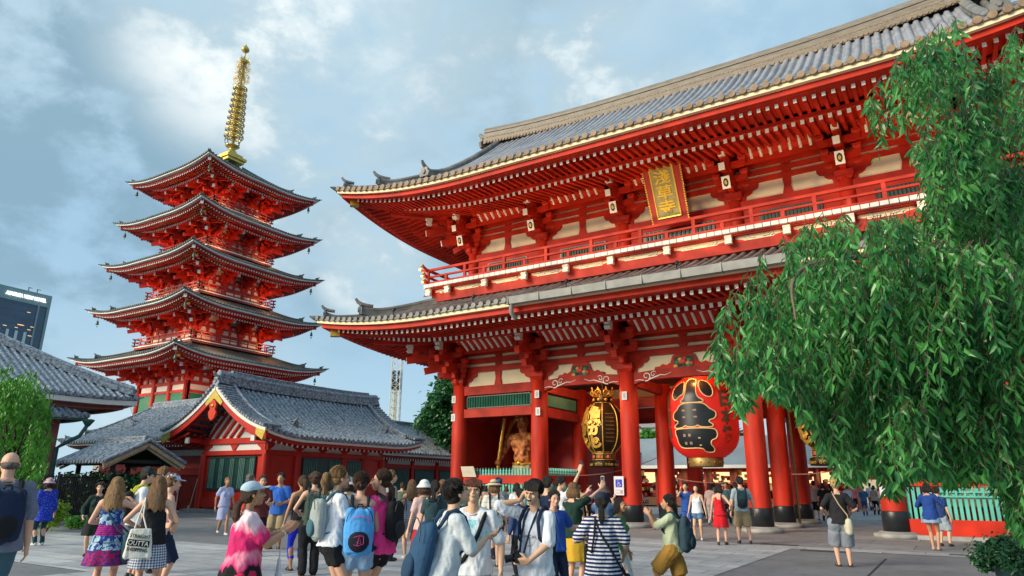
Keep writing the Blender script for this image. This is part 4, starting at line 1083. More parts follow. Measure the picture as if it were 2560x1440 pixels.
# ------------------------------------------------------------------ people
def pray(px, py):
    return FW+RT*((px-1280)/FPX)+UP*((720-py)/FPX)
def on_ground(px, py):
    v = pray(px, py); return EYE+v*(-EYE.z/v.z)
def at_depth(px, k):
    v = pray(px, 1215); h = Vector((v.x, v.y, 0)); s = k/(FW.x*h.x+FW.y*h.y+0); 
    p = EYE+h*s; return Vector((p.x, p.y, 0))
def proj_y(p):
    d = p-EYE; return 720-FPX*d.dot(UP)/d.dot(FW)
def z_at(pos, py):
    lo, hi = -1., 4.
    for _ in range(40):
        m = (lo+hi)/2
        if proj_y(Vector((pos.x, pos.y, m))) > py: lo = m
        else: hi = m
    return lo
class Prims:
    def __init__(s): s.v = []; s.f = []
    def _add(s, vs, fs): o = len(s.v); s.v += [tuple(v) for v in vs]; s.f += [tuple(i+o for i in f) for f in fs]
    def cap(s, p0, r0, p1, r1, n=10):
        p0 = Vector(p0); p1 = Vector(p1); d = p1-p0; L = d.length
        if L < 1e-6: d = Vector((0,0,1)); L = 1e-6
        d.normalize(); u = d.orthogonal().normalized(); w = d.cross(u)
        rings = []
        for a in (-80, -50, -20): rings.append((p0+d*(r0*sin(radians(a))), r0*cos(radians(a))))
        rings.append((p0, r0)); rings.append((p1, r1))
        for a in (20, 50, 80): rings.append((p1+d*(r1*sin(radians(a))), r1*cos(radians(a))))
        vs = []; fs = []
        for c, r in rings:
            for k in range(n): t = 2*pi*k/n; vs.append(c+u*(r*cos(t))+w*(r*sin(t)))
        for i in range(len(rings)-1):
            for k in range(n): a = i*n+k; b = i*n+(k+1) % n; fs.append((a, b, b+n, a+n))
        fs.append(tuple(range(n))[::-1]); fs.append(tuple(range((len(rings)-1)*n, len(rings)*n)))
        s._add(vs, fs)
    def ell(s, c, r, B=None, n=12):
        m = n//2+1; vs = []; fs = []; c = Vector(c)
        B = B or Matrix.Identity(3)
        for i in range(m):
            ph = -pi/2+.12+(pi-.24)*i/(m-1)
            for k in range(n):
                t = 2*pi*k/n; vs.append(c+B @ Vector((r[0]*cos(ph)*cos(t), r[1]*cos(ph)*sin(t), r[2]*sin(ph))))
        for i in range(m-1):
            for k in range(n): a = i*n+k; b = i*n+(k+1) % n; fs.append((a, b, b+n, a+n))
        fs.append(tuple(range(n))[::-1]); fs.append(tuple(range((m-1)*n, m*n))); s._add(vs, fs)
    def frus(s, rings, n=20):
        "rings: (centre, rx, ry, B)"
        vs = []; fs = []
        for q in rings:
            c, rx, ry, B = q[:4]; wv = q[4] if len(q) > 4 else 0.
            for k in range(n):
                t = 2*pi*k/n; e = 1+wv*sin(6*t+c[2]*3)+wv*.6*sin(10*t+1.3)
                vs.append(Vector(c)+B @ Vector((rx*cos(t)*e, ry*sin(t)*e, 0)))
        m = len(rings)
        for i in range(m-1):
            for k in range(n): a = i*n+k; b = i*n+(k+1) % n; fs.append((a, b, b+n, a+n))
        fs.append(tuple(range(n))[::-1]); fs.append(tuple(range((m-1)*n, m*n))); s._add(vs, fs)
_ntex = {}
def ntex(size):
    if size not in _ntex:
        t = bpy.data.textures.new('folds', 'CLOUDS'); t.noise_scale = size; t.noise_depth = 2; _ntex[size] = t
    return _ntex[size]
def meld(pr, name, m, parent, vox, smooth=3, disp=0., dsize=.08, mats=None):
    me = bpy.data.meshes.new('raw'); me.from_pydata([tuple(v) for v in pr.v], [], pr.f)
    o = bpy.data.objects.new('raw', me); C.objects.link(o)
    r = o.modifiers.new('r', 'REMESH'); r.mode = 'VOXEL'; r.voxel_size = vox; r.use_smooth_shade = True
    if smooth: s = o.modifiers.new('s', 'SMOOTH'); s.factor = .5; s.iterations = smooth
    if disp:
        d = o.modifiers.new('d', 'DISPLACE'); d.texture = ntex(dsize); d.strength = disp; d.mid_level = .5
        if disp > .01:
            if 'f' not in _ntex: e = bpy.data.objects.new('fold_frame', None); C.objects.link(e); e.scale = (1,1,2.8); e.rotation_euler = (.35,.25,0); _ntex['f'] = e
            d.texture_coords = 'OBJECT'; d.texture_coords_object = _ntex['f']
    dg = bpy.context.evaluated_depsgraph_get(); dg.update()
    me2 = bpy.data.meshes.new_from_object(o.evaluated_get(dg)); bpy.data.objects.remove(o); bpy.data.meshes.remove(me)
    me2.materials.clear(); me2.materials.append(m); me2.name = name
    ob = bpy.data.objects.new(name, me2); C.objects.link(ob); ob.parent = parent
    return ob
def ik(a, t, l1, l2, pole):
    a = Vector(a); t = Vector(t); d = t-a; L = min(d.length, (l1+l2)*.998); d.normalize(); t = a+d*L
    c = (l1*l1+L*L-l2*l2)/(2*l1*L); c = max(-1, min(1, c)); h = l1*sqrt(max(0, 1-c*c))
    p = Vector(pole); p = p-d*p.dot(d); p.normalize()
    return a+d*(l1*c)+p*h, t
SKIN = {'fair': mat('fair_skin', (.62,.36,.25), .5, .06, 9, spec=.35), 'tan': mat('tan_skin', (.46,.24,.14), .5, .06, 9, spec=.35), 'asian': mat('light_tan_skin', (.60,.37,.24), .5, .06, 9, spec=.35), 'brown': mat('brown_skin', (.36,.18,.10), .5, .06, 9, spec=.35)}
def hairmat(name, col): return mat(name, col, .5, .55, 16, 1.0, 90, stretch=(3.5,3.5,.35), spec=.35)
HAIR = {'black': hairmat('black_hair', (.013,.010,.009)), 'brown': hairmat('brown_hair', (.07,.035,.018)), 'lbrown': hairmat('light_brown_hair', (.20,.105,.045)), 'blond': hairmat('blond_hair', (.50,.33,.13)), 'dblond': hairmat('dark_blond_hair', (.28,.16,.065)), 'grey': hairmat('grey_hair', (.16,.14,.13)), 'red': hairmat('reddish_hair', (.13,.035,.018))}
def cloth(name, col, rough=.85, **kw): return mat(name, col, rough, .10, 5, .35, 22, spec=.2, **kw)
def pattern(name, kind, a, b, sc=20., c=None):
    if name in MATS: return MATS[name]
    m = bpy.data.materials.new(name); m.use_nodes = True; nt = m.node_tree; L = nt.links; bs = nt.nodes['Principled BSDF']; bs.inputs['Roughness'].default_value = .85; bs.inputs['Specular IOR Level'].default_value = .2
    tc = nt.nodes.new('ShaderNodeTexCoord'); se = nt.nodes.new('ShaderNodeSeparateXYZ'); L.new(tc.outputs['Object'], se.inputs[0])
    def M(op, x, y=None):
        n = nt.nodes.new('ShaderNodeMath'); n.operation = op
        for i, q in ((0, x), (1, y)):
            if q is None: continue
            if isinstance(q, (int, float)): n.inputs[i].default_value = q
            else: L.new(q, n.inputs[i])
        return n.outputs[0]
    def MX(f, x, y):
        n = nt.nodes.new('ShaderNodeMix'); n.data_type = 'RGBA'; L.new(f, n.inputs[0])
        for i, q in ((6, x), (7, y)):
            if isinstance(q, tuple): n.inputs[i].default_value = q+(1,)
            else: L.new(q, n.inputs[i])
        return n.outputs[2]
    X, Y, Z = se.outputs
    if kind == 'stripe': f = M('GREATER_THAN', M('SINE', M('MULTIPLY', Z, sc)), .0 if c is None else c); out = MX(f, a, b)
    elif kind == 'gingham':
        u = M('ARCTAN2', X, Y); fx = M('GREATER_THAN', M('SINE', M('MULTIPLY', u, sc*.16)), 0); fz = M('GREATER_THAN', M('SINE', M('MULTIPLY', Z, sc)), 0)
        out = MX(M('MULTIPLY', M('ADD', fx, fz), .5), a, b)
    elif kind == 'dots':
        v = nt.nodes.new('ShaderNodeTexVoronoi'); v.inputs['Scale'].default_value = sc; L.new(tc.outputs['Object'], v.inputs['Vector']); out = MX(M('LESS_THAN', v.outputs['Distance'], .22), a, b)
    elif kind == 'floral':
        v = nt.nodes.new('ShaderNodeTexVoronoi'); v.inputs['Scale'].default_value = sc; L.new(tc.outputs['Object'], v.inputs['Vector'])
        n = nt.nodes.new('ShaderNodeTexNoise'); n.inputs['Scale'].default_value = sc*.7; L.new(tc.outputs['Object'], n.inputs['Vector'])
        o1 = MX(M('GREATER_THAN', n.outputs['Fac'], .52), a, b); sv = nt.nodes.new('ShaderNodeSeparateColor'); L.new(v.outputs['Color'], sv.inputs[0]); out = MX(M('GREATER_THAN', sv.outputs[0], .62), o1, c)
    elif kind == 'tiedye':
        n = nt.nodes.new('ShaderNodeTexNoise'); n.inputs['Scale'].default_value = sc; n.inputs['Detail'].default_value = 4
        mp = nt.nodes.new('ShaderNodeMapping'); mp.inputs['Scale'].default_value = (1,1,.25); L.new(tc.outputs['Object'], mp.inputs[0]); L.new(mp.outputs[0], n.inputs['Vector'])
        z = M('ADD', Z, M('MULTIPLY', M('SUBTRACT', n.outputs['Fac'], .5), .35))
        r = nt.nodes.new('ShaderNodeValToRGB'); L.new(M('SUBTRACT', z, a[0]), r.inputs[0]); cr = r.color_ramp; cr.elements[0].position = 0; cr.elements[0].color = (.012,.012,.014,1); cr.elements[1].position = 1; cr.elements[1].color = (.72,.62,.66,1)
        for p, q in ((.14,(.012,.012,.014,1)),(.16,(.62,.03,.16,1)),(.24,(.75,.25,.36,1)),(.28,(.60,.02,.14,1)),(.44,(.62,.03,.15,1)),(.52,(.75,.55,.62,1))): e = cr.elements.new(p); e.color = q
        out = r.outputs[0]
    elif kind == 'dress':
        # blue and white floral panels with magenta striped bands
        n = nt.nodes.new('ShaderNodeTexNoise'); n.inputs['Scale'].default_value = 13; n.inputs['Detail'].default_value = 3; L.new(tc.outputs['Object'], n.inputs['Vector'])
        fl = MX(M('GREATER_THAN', n.outputs['Fac'], .5), (.02,.05,.22), (.35,.52,.58)); n2 = nt.nodes.new('ShaderNodeTexNoise'); n2.inputs['Scale'].default_value = 26; L.new(tc.outputs['Object'], n2.inputs['Vector']); fl = MX(M('GREATER_THAN', n2.outputs['Fac'], .60), fl, (.12,.22,.55))
        st = MX(M('GREATER_THAN', M('SINE', M('MULTIPLY', Z, 260)), .2), (.42,.015,.20), (.08,.02,.16))
        zb = M('MODULO', M('ADD', Z, a[0]), .42); band = M('LESS_THAN', zb, .13); out = MX(band, fl, st)
        low = M('LESS_THAN', Z, a[1]); out = MX(low, out, MX(M('GREATER_THAN', n2.outputs['Fac'], .5), (.38,.015,.10), (.05,.03,.18)))
    elif kind == 'print':
        # plain shirt with a soft printed patch on the front (+y) centred at c
        n = nt.nodes.new('ShaderNodeTexNoise'); n.inputs['Scale'].default_value = sc; n.inputs['Detail'].default_value = 3; L.new(tc.outputs['Object'], n.inputs['Vector'])
        dx = M('DIVIDE', X, c[0]); dz = M('DIVIDE', M('SUBTRACT', Z, c[1]), c[2]); rr = M('ADD', M('MULTIPLY', dx, dx), M('MULTIPLY', dz, dz))
        f = M('MULTIPLY', M('LESS_THAN', M('ADD', rr, M('MULTIPLY', n.outputs['Fac'], .8)), 1.2), M('GREATER_THAN', Y, .03)); f = M('MULTIPLY', f, M('ADD', M('MULTIPLY', M('GREATER_THAN', n.outputs['Fac'], .47), .7), .2)); out = MX(f, a, b)
    L.new(out, bs.inputs['Base Color'])
    n2 = nt.nodes.new('ShaderNodeTexNoise'); n2.inputs['Scale'].default_value = 18; L.new(tc.outputs['Object'], n2.inputs['Vector']); bp = nt.nodes.new('ShaderNodeBump'); bp.inputs['Strength'].default_value = .35; bp.inputs['Distance'].default_value = .02; L.new(n2.outputs['Fac'], bp.inputs['Height']); L.new(bp.outputs[0], bs.inputs['Normal'])
    MATS[name] = m; return m

def hand(pr, w, fd, pn, th, S, curl=.5, fine=True):
    "w wrist, fd finger direction, pn palm normal (curl side), th thumb side"
    fd = Vector(fd).normalized(); pn = Vector(pn); pn = (pn-fd*pn.dot(fd)).normalized(); sd = fd.cross(pn).normalized()
    if sd.dot(Vector(th)) < 0: sd = -sd
    w = Vector(w); c = w+fd*(.028*S)
    for i, o in enumerate((-.017, 0, .017)): pr.cap(w+fd*.008*S+sd*(o*.55*S), .0125*S, w+fd*(.052*S)+sd*(o*S), .0115*S, 8)
    tips = []
    for i, (o, L) in enumerate(((.0200,.040),(.0070,.045),(-.0065,.041),(-.0195,.033))):
        b = w+fd*(.054*S)+sd*(o*S); d = fd.copy(); p = b; r = (.0062 if fine else .0075)*S
        for j, f in enumerate((.5, .3, .22)):
            a = curl*(.5+.55*j)+.06*i; d = (fd*cos(a*1.0)+pn*sin(a*1.0)).normalized() if j == 0 else (fd*cos(a)+pn*sin(a)).normalized()
            q = p+d*(L*f*S*1.05); pr.cap(p, r, q, r*.92, 7); p = q; r *= .92
    b = w+fd*(.012*S)+sd*(.018*S); d = (sd*.75+fd*.65+pn*.35).normalized(); q = b+d*(.028*S); pr.cap(b, .0085*S, q, .0072*S, 7)
    d2 = (fd*.8+sd*.15+pn*(.3+curl*.6)).normalized(); pr.cap(q, .0072*S, q+d2*(.024*S), .0058*S, 7)
    return c

def person(label, px, top, k=None, feet=None, face=0, sex='m', skin='asian', hair='short', hc='black', build=1.0, lean=0., headp=0., heady=0., headr=0.,
           lw=(-.165,.03,.475), rw=(.165,.03,.475), lpole=(-.6,-.8,-.3), rpole=(.6,-.8,-.3), lh=None, rh=None, curl=.5,
           lf=(-.055,0), rf=(.055,.02), shirt=None, sleeve=.62, tank=False, hem=-.02, shirtr=1.0, pants=None, plen=1.0, pr_=1.0, skirt=None, sklen=.24, skflare=1.35,
           shoes=None, hat=None, hatm=None, glasses=False, mouth=None, extra=None, group=None, vox=None, fwd=0., hscale=1.0, kneeb=0.):
    pos = on_ground(px, feet) if feet else at_depth(px, k)
    dist = (pos-EYE).dot(FW)
    Z = z_at(pos, top)
    drop = (1-cos(radians(lean)))*.45
    Hh = Z/(1-drop-kneeb) if lean else Z/(1-kneeb)
    Hh = max(1.35, min(1.95, Hh))*hscale
    away = Vector((pos.x-EYE.x, pos.y-EYE.y, 0)).normalized()
    hd = atan2(away.y, away.x)+radians(face); rz = hd-pi/2
    g = thing('person', label, 'person', pos, rz, group)
    near = dist < 8.4
    v = vox or (.0062 if near else (.0095 if dist < 11 else (.013 if dist < 19 else .018)))
    S = Hh; B = build; fem = sex == 'f'
    kb = kneeb
    hipc = Vector((0, fwd, .50-kb))
    # torso frame
    la = radians(lean); Bt = Matrix(((1,0,0),(0,cos(la),sin(la)),(0,-sin(la),cos(la))))
    def T(x, y, z): return (hipc+Bt @ Vector((x, y, z)))*S
    ha = radians(headp); hyw = radians(heady); hr = radians(headr)
    Bh = Matrix.Rotation(hyw, 3, 'Z') @ Matrix.Rotation(-ha, 3, 'X') @ Matrix.Rotation(hr, 3, 'Y')
    hcn = hipc+Bt @ Vector((0, .012, .368)); hc_ = hcn+Matrix.Rotation(-ha*.5, 3, 'X') @ Vector((0, .008, .062))
    def Hd(x, y, z): return (hc_+Bh @ Vector((x*1.13, y*1.13, z*1.13)))*S
    sw = (.102 if not fem else .090)*(1+(B-1)*.5)
    body = Prims()
    wa = .083 if not fem else .068
    def torso(P, inf=0., legs=True):
        P.ell(T(0,-.004,.0), [(q+inf)*S for q in (.090*B, .062*B, .072)], Bt)
        P.ell(T(0,0,.10), [(q+inf)*S for q in (wa*B, .056*B, .085)], Bt)
        P.ell(T(0,.002,.205), [(q+inf)*S for q in ((.092 if not fem else .080)*B, .062*B, .10)], Bt)
        P.cap(T(-sw*.86,-.004,.292), (.036*sqrt(B)+inf)*S, T(sw*.86,-.004,.292), (.036*sqrt(B)+inf)*S, 12)
        for s in (-1, 1):
            P.ell(T(s*.04,-.036,-.005), [(q+inf*.7)*S for q in (.044*B,.038*B,.05)], Bt)
            if fem: P.ell(T(s*.040,.052,.205), [(q+inf)*S for q in (.034*B,.030*B,.034)], Bt)
    torso(body)
    for s in (-1, 1): body.cap(T(0,-.01,.335), .028*S, T(s*sw*.7,-.012,.302), .026*S)
    body.cap(T(0,-.004,.31), .034*S*(1 if not fem else .88), hc_*S+Vector((0,-.01*S,-.03*S)), .031*S*(1 if not fem else .86), 12)
    # head
    body.ell(Hd(0,-.004,.014), [q*S for q in (.0445,.0555,.052)], Bh, 16); body.ell(Hd(0,.016,-.018), [q*S for q in (.0375,.040,.040)], Bh, 14)
    body.ell(Hd(0,.030,-.040), [q*S for q in (.022,.022,.020)], Bh); 
    body.cap(Hd(0,.053,.004), .0045*S, Hd(0,.0635,-.014), .0068*S, 8); body.cap(Hd(-.007,.056,-.0165), .0045*S, Hd(.007,.056,-.0165), .0045*S, 8)
    body.cap(Hd(-.018,.0505,.012), .0048*S, Hd(.018,.0505,.012), .0048*S, 8); body.cap(Hd(-.008,.0525,-.030), .0042*S, Hd(.008,.0525,-.030), .0042*S, 8)
    for s in (-1, 1): body.ell(Hd(s*.0455,-.004,-.004), [q*S for q in (.005,.010,.017)], Bh, 8); body.ell(Hd(s*.022,.040,-.012), [q*S for q in (.014,.012,.014)], Bh, 8)
    # arms
    ua, fa = .172, .150; arms = {}
    for s, tgt, pole, hh in ((-1, lw, lpole, lh), (1, rw, rpole, rh)):
        sh = hipc+Bt @ Vector((s*sw,-.004,.292)); t = Vector(tgt)+Vector((0,fwd,-kb)) if tgt[2] < .9 or True else Vector(tgt)
        el, wr = ik(sh, t, ua, fa, pole); arms[s] = (sh, el, wr)
        br = (1+(B-1)*.8)*(1 if not fem else .88)
        body.cap(sh*S, .033*br*S, (sh*.55+el*.45)*S, .027*br*S); body.cap((sh*.55+el*.45)*S, .027*br*S, el*S, .0225*br*S)
        m = el*.7+wr*.3; body.cap(el*S, .0225*br*S, m*S, .0225*br*S); body.cap(m*S, .0225*br*S, wr*S, .0145*br*S)
        fdir = (wr-el).normalized()
        if hh is None: fd, pn = fdir, Vector((-s, .2, 0)); th = Vector((0,1,0))
        else: fd, pn, th = [Vector(q) for q in hh]
        hand(body, wr*S, fd, pn, th, S*1.0, curl, near)
    # legs
    lg = {}
    for s, f in ((-1, lf), (1, rf)):
        hp = hipc+Vector((s*.050*B, 0, -.015)); up = f[2] if len(f) > 2 else 0.
        kn, an = ik(hp, Vector((f[0], f[1], .045+up)), .235, .232, (s*.10, 1, 0)); lg[s] = (hp, kn, an, f)
        br = (1+(B-1)*.7)*(1 if not fem else .95)
        body.cap(hp*S, .053*br*S, (hp*.5+kn*.5)*S, .044*br*S, 12); body.cap((hp*.5+kn*.5)*S, .044*br*S, kn*S, .0315*br*S, 12)
        c1 = kn*.68+an*.32+Vector((0,-.010,0)); body.cap(kn*S, .030*br*S, c1*S, .0335*br*S, 12); body.cap(c1*S, .0335*br*S, an*S, .019*br*S, 12)
        tw = radians(f[3] if len(f) > 3 else -s*8); fd = Vector((-sin(tw), cos(tw), 0))
        body.cap((an+Vector((0,0,-.022)))*S-fd*.012*S, .018*S, (an+Vector((0,0,-.030)))*S+fd*.070*S, .014*S, 10)
    meld(body, 'body', SKIN[skin], g, v, 2)
    # footwear
    for s in (-1, 1):
        hp, kn, an, f = lg[s]; tw = radians(f[3] if len(f) > 3 else -s*8); fd = Vector((-sin(tw), cos(tw), 0)); q = Prims()
        if shoes == 'sandal':
            m = MB(); sd = Vector((fd.y, -fd.x, 0)); o = an*S-Vector((0,0,.045*S)); 
            m.prism([(-.035*S,-.022*S),(.03*S,-.026*S),(.088*S,-.022*S),(.098*S,0),(.088*S,.022*S),(.03*S,.026*S),(-.035*S,.022*S)], o+Vector((0,0,.002)), fd, sd, (0,0,1), .016)
            for a in (.0,.06): m.tube([o+fd*(a*S)+sd*(u*.027*S)+Vector((0,0,(.012+.022*(1-u*u))*S)) for u in (-1,-.5,0,.5,1)], .0045*S, 6)
            m.build('sandal', mat('sandal_leather', (.05,.03,.02), .6), g)
        else:
            q.cap((an+Vector((0,0,-.020)))*S-fd*.014*S, .024*S, (an+Vector((0,0,-.024)))*S+fd*.060*S, .0205*S, 10); q.ell((an+Vector((0,0,-.028)))*S+fd*.064*S, [.024*S,.028*S,.015*S], Matrix.Rotation(tw, 3, 'Z')); q.ell((an+Vector((0,0,-.005)))*S-fd*.01*S, [.023*S,.026*S,.02*S])
            meld(q, 'shoe', shoes or mat('dark_shoe', (.03,.03,.035), .5), g, max(v, .008), 1)
    cv = max(v*1.25, .009); dsp = .034 if near else .024
    # trousers / shorts
    if pants:
        P = Prims(); P.ell(T(0,-.004,.0), [q*S for q in (.097*B,.068*B,.074)], Bt); P.frus([(T(0,0,.0), .095*B*S, .067*B*S, Bt), (T(0,0,.085), .082*B*S*(1 if not fem else .93), .062*B*S, Bt)])
        for s in (-1, 1):
            hp, kn, an, f = lg[s]; P.ell(T(s*.042,-.040,-.01), [q*S for q in (.050*B,.042*B,.054)], Bt)
            def L(t): return hp*(1-t/.5)+kn*(t/.5) if t <= .5 else kn*(1-(t-.5)/.5)+an*((t-.5)/.5)
            n = 6; tt = [plen*i/n for i in range(n+1)]
            for i in range(n):
                def R(t): return ((.060-.030*min(1, t/.55)*(1 if t < .55 else 1))*B if t < .55 else (.036-.004*(t-.55)/.45))*pr_+(.004 if plen < .8 else .001)
                P.cap(L(tt[i])*S, R(tt[i])*S, L(tt[i+1])*S, R(tt[i+1])*S, 12)
            if plen < .8:
                d = (kn-hp).normalized(); e = L(plen)
                u = d.orthogonal().normalized(); w_ = d.cross(u); Bl = Matrix((u, w_, d)).transposed()
                P.frus([(L(plen*.35)*S, (.060*B*pr_)*S, .058*B*pr_*S, Bl), ((e+d*.012)*S, .056*B*pr_*S, .056*B*pr_*S, Bl, .02)])
        meld(P, 'shorts' if plen < .7 else 'trousers', pants, g, cv, 3, dsp, .08)
    if skirt:
        P = Prims(); a = .10 if not fem else .08; n = 6; rg = []
        for i in range(n+1):
            t = i/n; z = a-(a+sklen)*t; rx = (.070+.034*min(1, t*2.2))*B*(1+(skflare-1)*t); ry = (.056+.030*min(1, t*2.2))*B*(1+(skflare-1)*t)
            c = T(0, 0, z) if z > 0 else (hipc+Vector((0,.0,z)))*S
            rg.append((c, rx*S, ry*S, Matrix.Identity(3), .05*t))
        P.frus(rg, 40); meld(P, 'skirt', skirt, g, cv, 2, .006, .10)
    # shirt
    if shirt:
        P = Prims(); r = shirtr; inf = .007*r+.002
        if tank:
            P.ell(T(0,.002,.19), [(q+.006)*S for q in ((.092 if not fem else .080)*B,.062*B,.095)], Bt)
            for s in (-1, 1):
                P.cap(T(s*.052,.045,.24), .016*S, T(s*.055,.0,.328), .012*S); P.cap(T(s*.055,.0,.328), .012*S, T(s*.05,-.05,.23), .018*S)
                if fem: P.ell(T(s*.040,.052,.205), [(q+.006)*S for q in (.034*B,.030*B,.034)], Bt)
        else:
            P.ell(T(0,.0,.205), [(q+inf)*S for q in ((.095 if not fem else .083)*B, .064*B, .10)], Bt)
            P.cap(T(-sw*.84,-.004,.288), (.036*sqrt(B)+inf*.6)*S, T(sw*.84,-.004,.288), (.036*sqrt(B)+inf*.6)*S, 14)
            for s in (-1, 1):
                P.cap(T(s*.035,-.012,.325), .024*S, T(s*sw*.7,-.012,.300), .030*S)
                if fem: P.ell(T(s*.040,.052,.205), [(q+inf)*S for q in (.034*B,.030*B,.034)], Bt)
        rx = .090*B if not fem else .080*B; wx = (wa+.012)*B
        P.frus([(T(0,0,.22), (rx+inf)*S, (.062*B+inf)*S, Bt), (T(0,.002,.11), (wx+inf*1.3)*S, (.062*B+inf*1.3)*S, Bt, .01), (T(0,-.004,.03), (.094*B+inf*1.4)*S, (.074*B+inf*1.5)*S, Bt, .025), (T(0,-.010,hem), (.101*B+inf*1.5)*S, (.089*B+inf*1.4)*S, Bt, .04)], 30)
        if sleeve > 0 and not tank:
            for s in (-1, 1):
                sh, el, wr = arms[s]; br = (1+(B-1)*.8)
                if sleeve <= 1: e = sh*(1-sleeve)+el*sleeve; P.cap(sh*S, (.036*br+inf*.35)*S, e*S, (.031*br+inf*.75)*S, 12)
                else: P.cap(sh*S, (.040*br)*S, el*S, .033*br*S, 12); e = el*(2-sleeve)+wr*(sleeve-1); P.cap(el*S, .033*br*S, e*S, .026*br*S, 12)
        meld(P, 'top' if fem else 'shirt', shirt, g, cv, 3, dsp*1.2, .075)
    # hair
    hm = HAIR[hc]; P = Prims(); rnd = random.Random(int(px))
    if hair != 'bald':
        P.ell(Hd(0,-.012,.026), [q*S for q in (.0515,.0570,.0520)], Bh, 16); P.ell(Hd(0,-.024,.0), [q*S for q in (.049,.046,.050)], Bh, 14)
        for s in (-1, 1): P.ell(Hd(s*.041,-.004,.014), [q*S for q in (.010,.022,.026)], Bh, 8)
    if hair in ('short', 'fringe', 'curly'):
        n = 60 if hair != 'curly' else 90
        for i in range(n):
            a = rnd.random()*2*pi; e = radians(rnd.uniform(15, 85)); d = Vector((cos(a)*cos(e), sin(a)*cos(e), sin(e)))
            if d.y > .75: continue
            b = Vector((d.x*.050, d.y*.054-.012, d.z*.050+.026))
            q = b+d*.006+Vector((rnd.uniform(-.006,.006)+d.x*.006, rnd.uniform(-.004,.012), rnd.uniform(-.026,-.010)))
            P.cap(Hd(*b), (.0065 if hair != 'curly' else .0085)*S, Hd(*q), (.003 if hair != 'curly' else .009)*S, 6)
        if hair == 'fringe':
            for i in range(16):
                x = -.040+.080*i/15; z = .047-.012*abs(x)/.04; P.cap(Hd(x, .030, z+.018), .010*S, Hd(x*1.02+rnd.uniform(-.005,.005), .0545-.30*abs(x), .020+rnd.uniform(-.006,.006)+.0*x), .0035*S, 6)
    if hair == 'buzz': pass
    if hair in ('long', 'bob'):
        L = .20 if hair == 'long' else .075
        for i in range(22):
            a = radians(-20+220*i/21)+pi; x = .045*cos(a); y = -.012+.044*sin(a)
            if y > .02: continue
            p = Hd(x, y, .0); ln = L*rnd.uniform(.85, 1.05)
            q = p+Vector((x*.35*S, (-.02 if hair == 'long' else -.004)*S, -ln*.5*S)); q2 = q+Vector((x*.1*S, (-.012 if hair == 'long' else .004)*S, -ln*.5*S))
            P.cap(p, .013*S, q, .014*S, 7); P.cap(q, .014*S, q2, .006*S, 7)
    if hair == 'pony':
        p = Hd(0,-.064,.020); pts = [p, p+Bh @ Vector((0,-.030,-.004))*S, p+Bh @ Vector((.006,-.042,-.05))*S, p+Bh @ Vector((.010,-.030,-.125))*S]
        for i in range(3): P.cap(pts[i], (.013,.024,.026)[i]*S, pts[i+1], (.024,.026,.008)[i]*S)
        for i in range(10): 
            o = Vector((rnd.uniform(-.016,.016), rnd.uniform(-.014,.014), 0))*S; P.cap(pts[1]+o, .008*S, pts[3]+o*1.4+Vector((0,0,rnd.uniform(-.02,.02)*S)), .004*S, 6)
    if hair == 'lowpony':
        p = Hd(0,-.058,-.020); pts = [p, p+Vector((0,-.020,-.03))*S, p+Vector((0,-.022,-.09))*S, p+Vector((0,-.012,-.13))*S]
        for i in range(3): P.cap(pts[i], (.016,.024,.024)[i]*S, pts[i+1], (.024,.024,.010)[i]*S)
    if hair == 'bun':
        for i in range(14):
            o = Vector((rnd.uniform(-.014,.014), rnd.uniform(-.010,.006), rnd.uniform(-.014,.014))); P.ell(Hd(o.x, -.066+o.y, -.004+o.z), [.011*S]*3, Bh, 8)
    if hair == 'curly':
        for i in range(40):
            a = rnd.random()*2*pi; e = radians(rnd.uniform(-30, 70)); d = Vector((cos(a)*cos(e), sin(a)*cos(e), sin(e)))
            if d.y > .35 and e < .7: continue
            P.ell(Hd(d.x*.052, d.y*.056-.012, d.z*.050+.02), [.012*S]*3, Bh, 8)
    if hair == 'bald':
        P.ell(Hd(0,-.0165,-.004), [q*S for q in (.0462,.0470,.030)], Bh, 16)
    if P.v: meld(P, 'hair', hm, g, v, 2 if near else 1, .003, .02)
    if near and hair != 'bald' and not hat:
        m = MB(); lowz = {'long': -.20, 'bob': -.09}.get(hair, None)
        for i in range(420):
            a = rnd.random()*2*pi; e = radians(rnd.uniform(-12, 88)); dd = Vector((cos(a)*cos(e), sin(a)*cos(e), sin(e)))
            if dd.y > .55 and e < .9: continue
            R0 = lambda q: Vector((q.x*.0520, q.y*.0570-.013, q.z*.0525+.026))
            tg = Vector((dd.x*.3, -.55 if hair in ('pony','bun','lowpony') else (.5 if hair in ('short','fringe') and dd.y > -.2 else -.1), -.8)); 
            p0 = R0(dd*1.01); q1 = R0((dd+tg*.38).normalized()*1.03); q2 = R0((dd+tg*.75).normalized()*(1.05 if hair in ('short','fringe') else 1.01))
            pts = [Hd(*p0), Hd(*q1), Hd(*q2)]
            if lowz and dd.y < .2 and rnd.random() < .7: pts.append(pts[-1]+Vector((dd.x*.010, -.010, lowz*rnd.uniform(.35,.95)))*S)
            m.tube(pts, [.0014*S, .0016*S, .0010*S, .0007*S][:len(pts)], 3, False)
        m.build('loose_hair', hm, g)
    if near and shirt and not tank:
        m = MB(); m.tube([T(.036*cos(a)*(1 if not fem else .95), -.004+.040*sin(a), .330-.022*max(0, sin(a))) for a in [i*pi/10 for i in range(21)]], .0035*S, 6, False); m.build('neckband', shirt, g)
